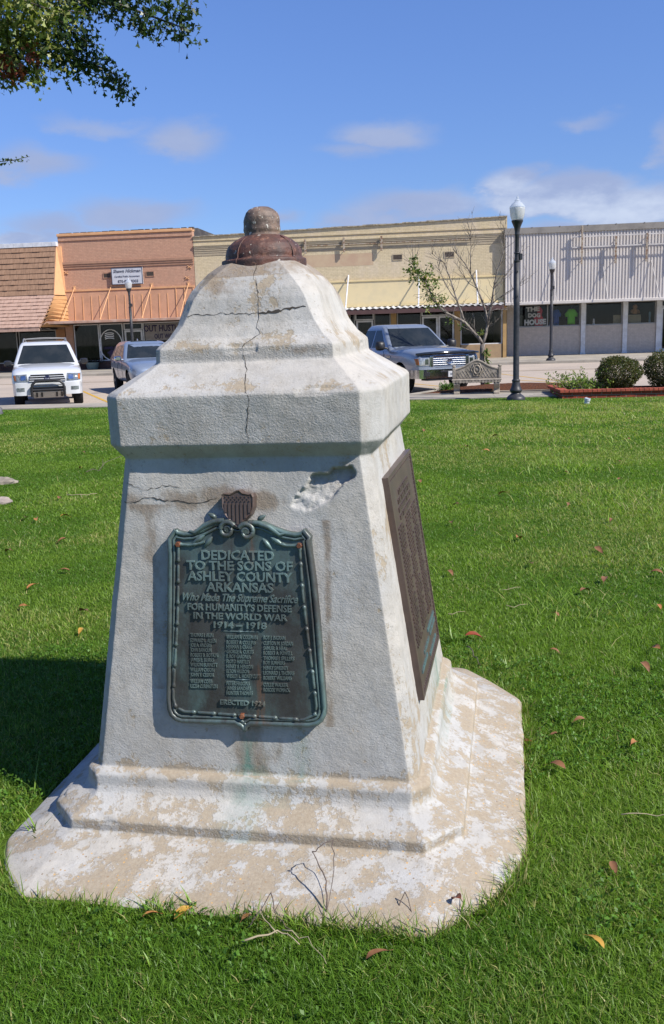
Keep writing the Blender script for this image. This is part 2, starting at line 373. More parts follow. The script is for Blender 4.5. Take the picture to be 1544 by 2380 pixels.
# ------------------------------------------------------------------ the monument
MONM = Matrix.Translation((-.17859, 3.2253, 0)) @ Matrix.Rotation(R(-11.33446), 4, 'Z') @ Matrix.Rotation(R(1.14905), 4, 'X') @ Matrix.Rotation(R(-.56848), 4, 'Y')
mon = empty('concrete_monument', mat=MONM, label='weathered white concrete war memorial with bronze plaques and rusty cap', cat='monument')
base8 = [(-.605, -.948), (.60, -.955), (.868, -.50), (.862, .58), (.60, .93), (-.60, .93), (-.812, .60), (-.804, -.685)]
BULGE = {1: .050, 3: .012, 5: .012, 7: .022}
def oct8(w_, c): return [(-(w_ - c), -w_), (w_ - c, -w_), (w_, -(w_ - c)), (w_, w_ - c), (w_ - c, w_), (-(w_ - c), w_), (-w_, w_ - c), (-w_, -(w_ - c))]
def mixp(a, b_, t): return [(x0 + (x1 - x0) * t, y0 + (y1 - y0) * t) for (x0, y0), (x1, y1) in zip(a, b_)]
prof = [(-.15, base8), (.0, base8), (.022, base8), (.034, mixp(base8, oct8(.679, .11), .05)), (.084, mixp(base8, oct8(.679, .11), .97)), (.088, oct8(.679, .11))]
prof += [(z, oct8(w_, c)) for z, w_, c in [(.122, .678, .11), (.130, .668, .105), (.150, .622, .09), (.160, .600, .08), (.172, .585, .07), (.19, .576, .06), (.205, .574, .055), (.222, .572, .05), (.232, .562, .045), (.237, .545, .035), (.239, .540, .029),
        (1.242, .404, .033), (1.287, .442, .058), (1.291, .443, .058), (1.440, .443, .059), (1.452, .433, .055), (1.533, .309, .022), (1.538, .305, .021), (1.578, .303, .02), (1.586, .297, .02), (1.61, .272, .024), (1.652, .248, .03), (1.694, .234, .036), (1.73, .224, .04), (1.76, .210, .045), (1.79, .188, .05), (1.815, .165, .05), (1.838, .138, .05), (1.846, .125, .045), (1.85, .02, .008)]]
sides = [190, 26, 130, 14, 50, 14, 80, 24]
rings = []
for (z0, p0), (z1, p1) in zip(prof[:-1], prof[1:]):
    L_ = math.hypot(z1 - z0, abs(p1[1][1] - p0[1][1])); k = max(1, int(L_ / .0046))
    for i in range(k): t_ = i / k; rings.append((z0 + (z1 - z0) * t_, mixp(p0, p1, t_)))
rings.append(prof[-1])
rows = []
for z, p in rings:
    row = []
    for i in range(8):
        a, c = np.array(p[i]), np.array(p[(i + 1) % 8]); t_ = np.arange(sides[i]) / sides[i]
        q_ = a + (c - a) * t_[:, None]
        if i in BULGE: nv_ = np.array([c[1] - a[1], a[0] - c[0]]); nv_ = nv_ / np.linalg.norm(nv_); q_ = q_ + nv_ * (BULGE[i] * np.sin(np.pi * t_) * min(1, max(0, (.088 - z) / .06)))[:, None]
        row.append(np.concatenate([q_, np.full((sides[i], 1), z)], 1))
    rows.append(np.concatenate(row))
P = np.stack(rows)
for _ in range(1):      # soften the arrises
    P = .25 * np.roll(P, 1, 1) + .5 * P + .25 * np.roll(P, -1, 1)
    P0 = P.copy()
    Q = P.copy(); Q[1:-1] = .16 * P[:-2] + .68 * P[1:-1] + .16 * P[2:]; zz_ = P0[:, :1, 2:3]; P = np.where((zz_ > .07) & (zz_ < .15), P0, Q)
du = np.roll(P, -1, 1) - np.roll(P, 1, 1); dv = np.gradient(P, axis=0); NR = np.cross(du, dv); NR /= np.linalg.norm(NR, axis=2)[:, :, None] + 1e-12
F = P.reshape(-1, 3); NF = NR.reshape(-1, 3)
lowm = 1 - sstep(F[:, 2], .0, .045)
d_ = (fbm(F * 9, 3, 3) - .5) * .005 + (fbm(F * 34, 3, 5) - .5) * .0012 + (fbm(F * 90, 2, 8) - .5) * .0010 + lowm * ((fbm(F * 14, 4, 9) - .5) * .016)
# broken patch under the cornice, right of the front face
front = (NF[:, 1] < -.6)
cx_, cz_ = F[:, 0] - .262, F[:, 2] - 1.150; ca, sa_ = math.cos(R(34)), math.sin(R(34))
e1 = (cx_ * ca + cz_ * sa_) / .125; e2 = (-cx_ * sa_ + cz_ * ca) / .040
dd = np.sqrt(e1 ** 2 + e2 ** 2) + (fbm(F * 22, 3, 21) - .5) * 1.1
chip = front * (1 - sstep(dd, .82, 1.0)); d_ -= chip * (.004 + .026 * sstep(e1 + .5 * e2, -.9, .9) + .014 * (fbm(F * 38, 3, 31) - .3) + .010 * np.abs(fbm(F * 70, 2, 33) - .5))
# small losses along the arrises
edge_n = fbm(F * 7, 3, 41); d_ -= .006 * sstep(edge_n, .66, .74) * (np.abs(F[:, 2] - 1.445) < .014) + .006 * sstep(edge_n, .62, .72) * (np.abs(F[:, 2] - 1.575) < .012) + .006 * sstep(edge_n, .62, .7) * (np.abs(F[:, 2] - .126) < .012)
F2 = F + NF * d_[:, None]; P2 = F2.reshape(P.shape)
def monument_mat():
    m, t, b, out = new_mat('painted_weathered_concrete'); b.inputs['Roughness'].default_value = .88; b.inputs['Specular IOR Level'].default_value = .25
    A = lambda nm: N(t, 'ShaderNodeAttribute', attribute_name=nm).outputs['Fac']
    n_big, n_mid, n_fin = noise_(t, 2.6, 8, .62), noise_(t, 16, 9, .68), noise_(t, 85, 6, .65)
    paint = mix_(t, ramp_(t, n_big, .36, .66), (.425, .398, .355), (.345, .336, .318))
    paint = mix_(t, ramp_(t, n_mid, .40, .66, 0, .75), paint, (.315, .295, .262)); paint = mix_(t, ramp_(t, noise_(t, 5, 8, .7, (1, 1, .5)), .46, .62, 0, .6), paint, (.43, .425, .41))
    n_pat = noise_(t, 7, 7, .7, (1.3, 1.3, .8)); nm = math_(t, 'ADD', math_(t, 'MULTIPLY', n_pat, .45), math_(t, 'ADD', math_(t, 'MULTIPLY', n_mid, .22), math_(t, 'ADD', math_(t, 'MULTIPLY', n_big, .1), math_(t, 'MULTIPLY', n_fin, .23))))
    peel = ramp_(t, math_(t, 'ADD', nm, math_(t, 'MULTIPLY', A('peel'), .22)), .560, .605, 0, .9)
    tan = mix_(t, ramp_(t, n_fin, .35, .7), (.275, .218, .15), (.335, .28, .205))
    c = mix_(t, peel, paint, tan)
    vor = N(t, 'ShaderNodeTexVoronoi', {'Scale': 75.}); tcx = t.nodes.new('ShaderNodeTexCoord'); t.links.new(tcx.outputs['Object'], vor.inputs['Vector'])
    peb = ramp_(t, vor.outputs['Distance'], .28, .2); hue = N(t, 'ShaderNodeSeparateColor', {0: vor.outputs['Color']})
    pick = math_(t, 'MULTIPLY', math_(t, 'GREATER_THAN', math_(t, 'ADD', hue.outputs[0], math_(t, 'MULTIPLY', A('pebble'), .33)), 1.0), peb)
    c = mix_(t, math_(t, 'MULTIPLY', pick, .9), c, mix_(t, hue.outputs[1], (.55, .33, .12), (.20, .15, .11)))
    st = ramp_(t, math_(t, 'ADD', math_(t, 'MULTIPLY', noise_(t, 11, 9, .72, (1, 1, .55)), .7), math_(t, 'MULTIPLY', A('stain'), .8)), .53, .70, 0, .75)
    c = mix_(t, st, c, mix_(t, n_fin, (.17, .135, .105), (.24, .18, .12)))
    pit = ramp_(t, noise_(t, 80, 4, .68), .59, .67, 0, .65); c = mix_(t, pit, c, (.25, .235, .21))
    gr = math_(t, 'MULTIPLY', A('green'), ramp_(t, noise_(t, 28, 6, .7, (1, 1, .35)), .25, .7)); c = mix_(t, gr, c, (.11, .20, .16))
    t.links.new(c, b.inputs['Base Color'])
    rg = math_(t, 'ADD', math_(t, 'MULTIPLY', A('rough'), .75), .25)
    st1 = noise_(t, 135, 5, .66, (1, 1, 1.25)); st2 = noise_(t, 230, 4, .6)
    hh = math_(t, 'ADD', math_(t, 'MULTIPLY', math_(t, 'ADD', ramp_(t, st1, .30, .70), math_(t, 'MULTIPLY', st2, .8)), rg), math_(t, 'MULTIPLY', peel, -.7))
    bn = N(t, 'ShaderNodeBump', {'Strength': .7, 'Distance': .0019, 'Height': hh}); t.links.new(bn.outputs[0], b.inputs['Normal'])
    return m
m_mon = monument_mat()
body = grid_mesh('concrete_body', P2, m_mon, mon, closed_u=True)
def setattr_f(o, nm, arr):
    a = o.data.attributes.new(nm, 'FLOAT', 'POINT'); a.data.foreach_set('value', np.clip(arr, 0, 2).astype(np.float32))
X, Y, Z = F[:, 0], F[:, 1], F[:, 2]
rightf = NF[:, 0] > .55
peel_ = .34 * (1 - sstep(Z, .05, .32)) + .10 * (Z < .3) + .28 * (rightf & (Z > .3) & (Z < 1.28)) * sstep(fbm(F * 5, 3, 51), .45, .7) + .25 * np.exp(-((Z - 1.46) / .02) ** 2) + .30 * np.exp(-((Z - 1.585) / .03) ** 2) + .10 * chip + .22 * (Z > 1.60) * sstep(fbm(F * 6, 3, 52), .45, .65)
peel_ += .13 * (1 - sstep(Z, .02, .066)) - .10 * np.exp(-((Z - .08) / .008) ** 2); stain_lip = .42 * (Z < .02)
peel_ += .3 * np.exp(-((Z - .24) / .018) ** 2) - .55 * sstep(-X, .30, .75) * (Z < .25) * sstep(fbm(F * 3, 2, 57), .3, .6)
stain_ = .52 * np.exp(-((Z - 1.115) / .05) ** 2) * front * sstep(fbm(F * 4, 3, 53), .35, .6) * (X < .2) + .36 * front * (Z > .24) * (Z < .48) * sstep(fbm(F * np.array([5, 5, 2]), 3, 54), .42, .66) + .42 * front * np.exp(-((X - .265) / .022) ** 2) * (Z > .4) * (Z < 1.05) * sstep(fbm(F * 7, 3, 56), .3, .6) + .30 * front * np.exp(-((X + .31) / .05) ** 2) * (Z > .5) * (Z < 1.1)
stain_ += stain_lip + .22 * (Z < .05) * sstep(fbm(F * 5, 3, 58), .45, .65)
stain_ += .30 * (Z > 1.60) * sstep(fbm(F * 5, 3, 55), .42, .66) + .35 * (Z > 1.80) + .30 * np.exp(-((Z - .105) / .02) ** 2) * front + .25 * np.exp(-((Z - 1.56) / .02) ** 2) * (NF[:, 1] < -.5)
green_ = (NF[:, 1] < -.3) * (np.exp(-((X + .004) / .016) ** 2) * sstep(-Z, -.385, -.36) * (Z > .236) * 1. + .40 * np.exp(-((X + .01) / .06) ** 2) * (Z < .27) * (Z > .08) + .42 * np.exp(-((X - .165) / .03) ** 2) * (Z < .42) * (Z > .23) + .18 * np.exp(-((X - .06) / .12) ** 2) * (Z < .40) * (Z > .16))
green_ = green_ + rightf * (.55 * np.exp(-((Y - .27) / .09) ** 2) * (Z < .42) * (Z > .22) + .32 * np.exp(-((Y - .1) / .25) ** 2) * (Z < .40) * (Z > .15))
rough_ = np.clip(.16 + .20 * (NF[:, 1] < -.75) * (Z > .08) + .55 * (NF[:, 1] < -.9) * (((Z > 1.285) & (Z < 1.45)) | ((Z > 1.53) & (Z < 1.585)) | ((Z > .085) & (Z < .125))) - .2 * (Z > 1.60), .15, 1) + .3 * chip
for nm, arr in (('peel', peel_), ('stain', stain_), ('green', green_), ('rough', rough_), ('pebble', 1.25 * (1 - sstep(Z, .05, .16)) * (.45 + .8 * sstep(fbm(F * 3, 2, 61), .4, .65)))):
    setattr_f(body, nm, arr)
# cracks: thin dark open seams
from mathutils.bvhtree import BVHTree
bvh = BVHTree.FromPolygons([tuple(q) for q in F2], [tuple(p.vertices) for p in body.data.polygons])
m_crack = pmat('crack_shadow', (.085, .075, .065), 1., spec=0)
def crack(path, w0, seed):
    rr = random.Random(seed); pts = []
    for (a, c) in zip(path[:-1], path[1:]):
        k = max(2, int(math.hypot(a[0] - c[0], a[1] - c[1]) / .009))
        for i in range(k): t_ = i / k; pts.append((a[0] + (c[0] - a[0]) * t_ + rr.uniform(-1, 1) * .0030, a[1] + (c[1] - a[1]) * t_ + rr.uniform(-1, 1) * .0030))
    pts.append(path[-1]); vs_ = []; n_ = len(pts)
    for i, (x, z) in enumerate(pts):
        a = pts[max(0, i - 1)]; c = pts[min(n_ - 1, i + 1)]; d = Vector((c[0] - a[0], 0, c[1] - a[1])).normalized(); s_ = Vector((-d.z, 0, d.x))
        hw_ = (w0(i / (n_ - 1)) if callable(w0) else w0) * rr.uniform(.3, 1.5) * .5
        for sg in (-1, 1):
            q = Vector((x, -2, z)) + s_ * hw_ * sg; h_ = bvh.ray_cast(q, Vector((0, 1, 0)))
            hp = h_[0] if h_[0] is not None else Vector((x, -.4, z)); vs_.append(tuple(hp + Vector((0, -.0012, .0004))))
    b_ = MB(); b_.add(vs_, [(2 * i, 2 * i + 1, 2 * i + 3, 2 * i + 2) for i in range(n_ - 1)]); return b_.build('crack', m_crack, mon)
crack([(0.014, 1.831), (0.009, 1.801), (0.027, 1.765), (0.035, 1.718), (0.038, 1.671), (0.029, 1.645), (0.043, 1.617), (0.019, 1.599), (-0.008, 1.583), (-0.004, 1.547), (0.014, 1.509), (0.022, 1.473), (0.044, 1.43), (0.04, 1.384), (0.033, 1.345), (0.034, 1.292)], .0020, 1)
crack([(-0.21, 1.678), (-0.176, 1.687), (-0.139, 1.681), (-0.082, 1.686), (-0.024, 1.679), (0.04, 1.68)], .0016, 2)
crack([(0.04, 1.68), (0.09, 1.683), (0.146, 1.693), (0.19, 1.694)], lambda t_: .0024 + .0055 * math.sin(math.pi * t_ ** .7), 3)
crack([(-0.4, 1.107), (-0.368, 1.105), (-0.316, 1.121), (-0.258, 1.111), (-0.207, 1.108), (-0.157, 1.101), (-0.107, 1.111), (-0.085, 1.117)], .0028, 4)
crack([(-.39, 1.164), (-0.322, 1.143), (-0.263, 1.158), (-0.206, 1.149)], .0018, 5)
# rusted iron finial
def rust_mat(name, c1, c2, c3, patch=.66):
    m, t, b, out = new_mat(name); b.inputs['Roughness'].default_value = .55; b.inputs['Specular IOR Level'].default_value = .4
    c = mix_(t, ramp_(t, noise_(t, 18, 8, .68), .38, .64), c1, c2); c = mix_(t, ramp_(t, noise_(t, 30, 7, .7), .55, .66), c, c3)
    pf = ramp_(t, noise_(t, 52, 8, .66), patch, patch + .03); c = mix_(t, pf, c, (.55, .51, .45)); t.links.new(c, b.inputs['Base Color'])
    h_ = math_(t, 'ADD', noise_(t, 60, 6, .7), math_(t, 'MULTIPLY', pf, .6)); bn = N(t, 'ShaderNodeBump', {'Strength': .8, 'Distance': .004, 'Height': h_}); t.links.new(bn.outputs[0], b.inputs['Normal']); return m
m_rust = rust_mat('rusted_iron_cap', (.115, .048, .032), (.06, .034, .028), (.20, .10, .065), .63)
m_rust2 = rust_mat('rusted_iron_knob', (.20, .135, .10), (.10, .072, .058), (.29, .19, .11), .58)
def rough_lathe(prof_, n, amp, seed, sq=0.):
    pr = []
    for (r0, z0), (r1, z1) in zip(prof_[:-1], prof_[1:]):
        k = max(1, int(math.hypot(r1 - r0, z1 - z0) / .004))
        pr += [(r0 + (r1 - r0) * i / k, z0 + (z1 - z0) * i / k) for i in range(k)]
    pr.append(prof_[-1]); A_ = np.zeros((len(pr), n, 3)); th = np.arange(n) * 2 * math.pi / n
    for i, (r_, z_) in enumerate(pr):
        rr = r_ * (1 + sq * np.cos(8 * th + .4)); A_[i] = np.stack([rr * np.cos(th), rr * np.sin(th), np.full(n, z_)], 1)
    Fq = A_.reshape(-1, 3); o_ = (fbm(Fq * 45 + seed, 3, seed) - .5) * amp; nrm = Fq.copy(); nrm[:, 2] = 0; nrm /= np.linalg.norm(nrm, axis=1)[:, None] + 1e-6
    return (Fq + nrm * o_[:, None]).reshape(A_.shape)
fin = grid_mesh('finial_cap', rough_lathe([(r_ * .95, 1.812 + (z_ - 1.842) * 1.0) for r_, z_ in [(.148, 1.835), (.152, 1.842), (.152, 1.884), (.150, 1.888), (.139, 1.890), (.137, 1.893), (.137, 1.905), (.133, 1.921), (.124, 1.936), (.106, 1.950), (.086, 1.960), (.070, 1.966), (.05, 1.97)]], 96, .006, 4, .008), m_rust, mon, closed_u=True)
grid_mesh('knob', rough_lathe([(r_ * .94, 1.812 + (z_ - 1.842) * 1.0) for r_, z_ in [(.058, 1.955), (.064, 1.966), (.0625, 1.975), (.066, 1.985), (.065, 2.0), (.0655, 2.012), (.063, 2.028), (.056, 2.042), (.045, 2.052), (.028, 2.0595), (.010, 2.062), (.001, 2.0625)]], 72, .0075, 9), m_rust2, fin, closed_u=True)
for an in (-28, 152, 245): 
    b = MB(); a_ = R(an); pr = [(r_ * .95, 1.812 + (z_ - 1.842) * 1.0) for r_, z_ in [(.152, 1.86), (.151, 1.886), (.141, 1.893), (.140, 1.906), (.134, 1.922), (.122, 1.937), (.105, 1.951), (.084, 1.961)]]
    b.tube([(r_ * math.cos(a_), r_ * math.sin(a_), z_) for r_, z_ in pr], .0022, 6); b.build('casting_seam', m_rust, fin, smooth=180)

# bronze plaque on the front face (coordinates x, z on the battered face)
def fz(z): return -(.540 + (.404 - .540) * (z - .238) / (1.242 - .238))
fn = Vector((0, -1, .1355)).normalized(); 
def FP(x, z, out_=0.): return Vector((x, fz(z), z)) + Vector((0, -.99, .134)) * out_
OUT = [(-0.2194, 1.0236), (-0.2431, 0.9947), (-0.244, 0.9444), (-0.2483, 0.8199), (-0.2563, 0.6524), (-0.2644, 0.4832), (-0.2635, 0.445), (-0.2553, 0.424), (-0.2381, 0.4098), (-0.2162, 0.4031), (-0.1501, 0.4042), (-0.0716, 0.4055), (-0.0369, 0.4057), (-0.0221, 0.3979), (-0.0137, 0.3878), (-0.0066, 0.3806), (0.0004, 0.3863), (0.0024, 0.3969), (0.0147, 0.405), (0.0574, 0.4056), (0.1422, 0.4063), (0.2052, 0.4078), (0.2303, 0.4143), (0.2472, 0.4282), (0.2567, 0.4491), (0.2572, 0.4738), (0.2503, 0.5839), (0.2411, 0.7462), (0.2312, 0.867), (0.2214, 0.9471), (0.2181, 0.9871), (0.2208, 0.9999), (0.1996, 1.0238), (0.1891, 1.0142), (0.1725, 1.011), (0.1395, 1.017), (0.1066, 1.029), (0.0694, 1.0451), (0.0275, 1.0492), (-0.0111, 1.0369), (-0.0529, 1.0492), (-0.0871, 1.0452), (-0.1045, 1.0371), (-0.1306, 1.0248), (-0.1612, 1.0146), (-0.1872, 1.0125), (-0.2088, 1.0166)]
def bronze(name, d1, d2, g_, gam=.52, streak=True):
    m, t, b, out = new_mat(name); b.inputs['Metallic'].default_value = .35; b.inputs['Roughness'].default_value = .42; b.inputs['Specular IOR Level'].default_value = .5
    c = mix_(t, ramp_(t, noise_(t, 9, 7, .65), .35, .65), d1, d2)
    f = ramp_(t, noise_(t, 7, 8, .7, (1, 1, .45) if streak else None), gam - .1, gam + .16); c = mix_(t, f, c, g_)
    c = mix_(t, ramp_(t, noise_(t, 5, 6, .65, (2.4, 1, .3)), .60, .72, 0, .7), c, (.17, .085, .05)); t.links.new(c, b.inputs['Base Color'])
    bn = N(t, 'ShaderNodeBump', {'Strength': .35, 'Distance': .002, 'Height': noise_(t, 120, 5, .6)}); t.links.new(bn.outputs[0], b.inputs['Normal']); return m
m_brz = bronze('patinated_bronze', (.045, .040, .037), (.068, .068, .064), (.090, .135, .130))
m_brzb = bronze('bronze_border', (.055, .050, .046), (.08, .085, .08), (.125, .19, .18), .50)
m_let = bronze('bronze_lettering', (.085, .10, .095), (.13, .165, .155), (.17, .25, .235), .50)
m_brown = bronze('brown_bronze', (.12, .085, .072), (.085, .062, .055), (.13, .12, .11), .66)
m_bolt = rust_mat('rusty_bolt', (.18, .06, .025), (.10, .04, .02), (.24, .10, .05), .9)
plq = MB()
n = len(OUT); vs_ = []
for dep, ins in ((-.012, 1.0), (.022, 1.0), (.026, .985)):
    vs_ += [tuple(FP(x * ins, .715 + (z - .715) * ins, dep)) for x, z in OUT]
fs_ = [tuple(range(2 * n, 3 * n))] + [(k * n + i, k * n + (i + 1) % n, (k + 1) * n + (i + 1) % n, (k + 1) * n + i) for k in (0, 1) for i in range(n)]
plq.add(vs_, fs_)
plaque = plq.build('memorial_plaque', m_brz, mon)
def inset(poly, d):
    o_ = []
    for i, p in enumerate(poly):
        a, c = Vector(poly[i - 1]), Vector(poly[(i + 1) % len(poly)]); t_ = (c - a).normalized(); o_.append((p[0] + (-t_.y) * d, p[1] + t_.x * d))
    return o_
area = sum(OUT[i - 1][0] * OUT[i][1] - OUT[i][0] * OUT[i - 1][1] for i in range(n)); sg = 1 if area > 0 else -1
b = MB()
for dep, ins_, rr in ((.026, .007, .0085), (.027, .0205, .005)):
    pl = inset(OUT, sg * ins_); pl = pl + pl[:1]; b.tube([FP(x, z, dep) for x, z in pl], rr, 8)
b.build('moulded_border', m_brzb, plaque, smooth=60)
# reed border: segments with pinched joints
INN = [(-0.2079, 0.9775), (-0.2118, 0.8619), (-0.2191, 0.737), (-0.2349, 0.5688), (-0.2422, 0.484), (-0.2343, 0.4546), (-0.2061, 0.4409), (-0.1359, 0.4395), (-0.0124, 0.4361), (0.0794, 0.4336), (0.1847, 0.4305), (0.2227, 0.4477), (0.2274, 0.4767), (0.2171, 0.5829), (0.2031, 0.7048), (0.1912, 0.8261), (0.1848, 0.971)]
def resample(pl, step):
    pl = [Vector((p[0], p[1])) for p in pl]; o_ = []; acc = 0
    for a, c in zip(pl[:-1], pl[1:]):
        L_ = (c - a).length; s_ = acc
        while s_ < L_: o_.append(a + (c - a) * (s_ / L_)); s_ += step
        acc = s_ - L_
    return o_
b = MB(); rs = resample(INN, .0067); seg = 10
for i in range(0, len(rs) - 2, seg):
    ch = rs[i:i + seg]; 
    if len(ch) < 4: continue
    m_ = len(ch); prf = [.0050 if 0 < k < m_ - 2 else (.0036 if k == 0 else .0078) for k in range(m_)]; prf[-1] = .003
    b.tube([FP(q.x, q.y, .029) for q in ch], prf, 8)
for top in ([(-.2, .9745), (-.17, .972), (-.135, .978), (-.118, .984)], [(.178, .972), (.145, .972), (.118, .979), (.10, .986)]):
    rs2 = resample(top, .0067); b.tube([FP(q.x, q.y, .029) for q in rs2], [.005 if k % 7 else .0075 for k in range(len(rs2))], 8)
b.build('reed_border', m_brzb, plaque, smooth=60)
# scrolls and leaves under the shield
b = MB()
for sx_, (vx, vz) in ((-1, (-.0452, 1.0208)), (1, (.0182, 1.0148))):
    sp = []
    for k in range(34):
        t_ = k / 33; a_ = t_ * 4.1 * math.pi * .78 + .1; r_ = .026 * (1 - t_ * .82); sp.append((vx - sx_ * r_ * math.cos(a_ + .4) * 1., vz + r_ * math.sin(a_ + .4)))
    arm = [(vx + sx_ * .105, vz - .010), (vx + sx_ * .075, vz + .012), (vx + sx_ * .04, vz + .026), (vx + sx_ * .008, vz + .028)]
    arm = [(vx + sx_ * .125, vz - .004)] + arm
    b.tube([FP(x, z, .031) for x, z in arm], [.004, .007, .009, .0095, .009], 8)
    b.tube([FP(x, z, .034) for x, z in sp], [.0095 - .005 * k / 33 for k in range(34)], 8)
    b.lathe([(.008, -.004), (.0075, .008), (.004, .012)], 12, axis='y', c=tuple(FP(vx, vz, .034)))
    for (lx, lz, an, ln) in ((.050, -.022, -50, .045), (.075, -.016, -34, .055), (.035, .036, 30, .03)):
        a_ = R(an); p0 = (vx + sx_ * lx, vz + lz); p1 = (p0[0] + sx_ * ln * math.cos(a_), p0[1] + ln * math.sin(a_))
        b.tube([FP(p0[0] + (p1[0] - p0[0]) * t_, p0[1] + (p1[1] - p0[1]) * t_, .028) for t_ in (0, .25, .5, .8, 1)], [.003, .008, .0085, .005, .0015], 8)
b.build('scroll_ornament', m_brzb, plaque, smooth=60)
SH = [(-0.0612, 1.1282), (-0.0547, 1.1343), (-0.0335, 1.1321), (-0.0121, 1.1432), (-0.0015, 1.1447), (0.0088, 1.1358), (0.0297, 1.1317), (0.039, 1.1336), (0.0442, 1.1235), (0.0433, 1.0914), (0.0343, 1.0673), (0.0149, 1.0492), (-0.0111, 1.0249), (-0.0359, 1.0472), (-0.0524, 1.0675), (-0.0602, 1.0918)]
b = MB(); n = len(SH); vs_ = []
for dep, ins in ((-.01, 1), (.030, 1), (.036, .94), (.033, .84)):
    vs_ += [tuple(FP(-.009 + (x + .009) * ins, 1.09 + (z - 1.09) * ins, dep)) for x, z in SH]
b.add(vs_, [tuple(range(3 * n, 4 * n))] + [(k * n + i, k * n + (i + 1) % n, (k + 1) * n + (i + 1) % n, (k + 1) * n + i) for k in (0, 1, 2) for i in range(n)])
for k in range(7):
    x = -.0475 + k * .0128; zt = 1.103; zb = {0: 1.075, 1: 1.058, 2: 1.047, 3: 1.038, 4: 1.046, 5: 1.057, 6: 1.074}[k]
    b.hexa([tuple(FP(x - .0035, zb, .032)), tuple(FP(x + .0035, zb, .032)), tuple(FP(x + .0035, zb, .037)), tuple(FP(x - .0035, zb, .037)), tuple(FP(x - .0035, zt, .032)), tuple(FP(x + .0035, zt, .032)), tuple(FP(x + .0035, zt, .037)), tuple(FP(x - .0035, zt, .037))])
for r_ in range(3):
    for k in range(7 - (r_ % 2)):
        x = -.047 + k * .0128 + (r_ % 2) * .0064; z = 1.110 + r_ * .0065; c0 = FP(x, z, .034); star = []
        for j in range(10): 
            a_ = math.pi / 2 + j * math.pi / 5; q = .0032 if j % 2 == 0 else .0014; star.append((q * math.cos(a_), q * math.sin(a_)))
        b.add([tuple(FP(x + p, z + q, .033)) for p, q in star] + [tuple(FP(x + p * .6, z + q * .6, .0365)) for p, q in star], [tuple(range(10, 20))] + [(i, (i + 1) % 10, 10 + (i + 1) % 10, 10 + i) for i in range(10)])
b.build('shield', m_brown, plaque)
for (x, z) in ((-.2072, .9747), (.1849, .9722), (-.0124, .4348)):
    b = MB(); Q = Matrix.Translation(FP(x, z, .024)) @ Vector((0, 0, 1)).rotation_difference(Vector((0, -.99, .134))).to_matrix().to_4x4(); b.T = Q
    b.lathe([(.010, 0), (.010, .005), (.0088, .0055), (.0088, .014), (.0075, .0155)], 6); b.build('bolt', m_bolt, plaque)
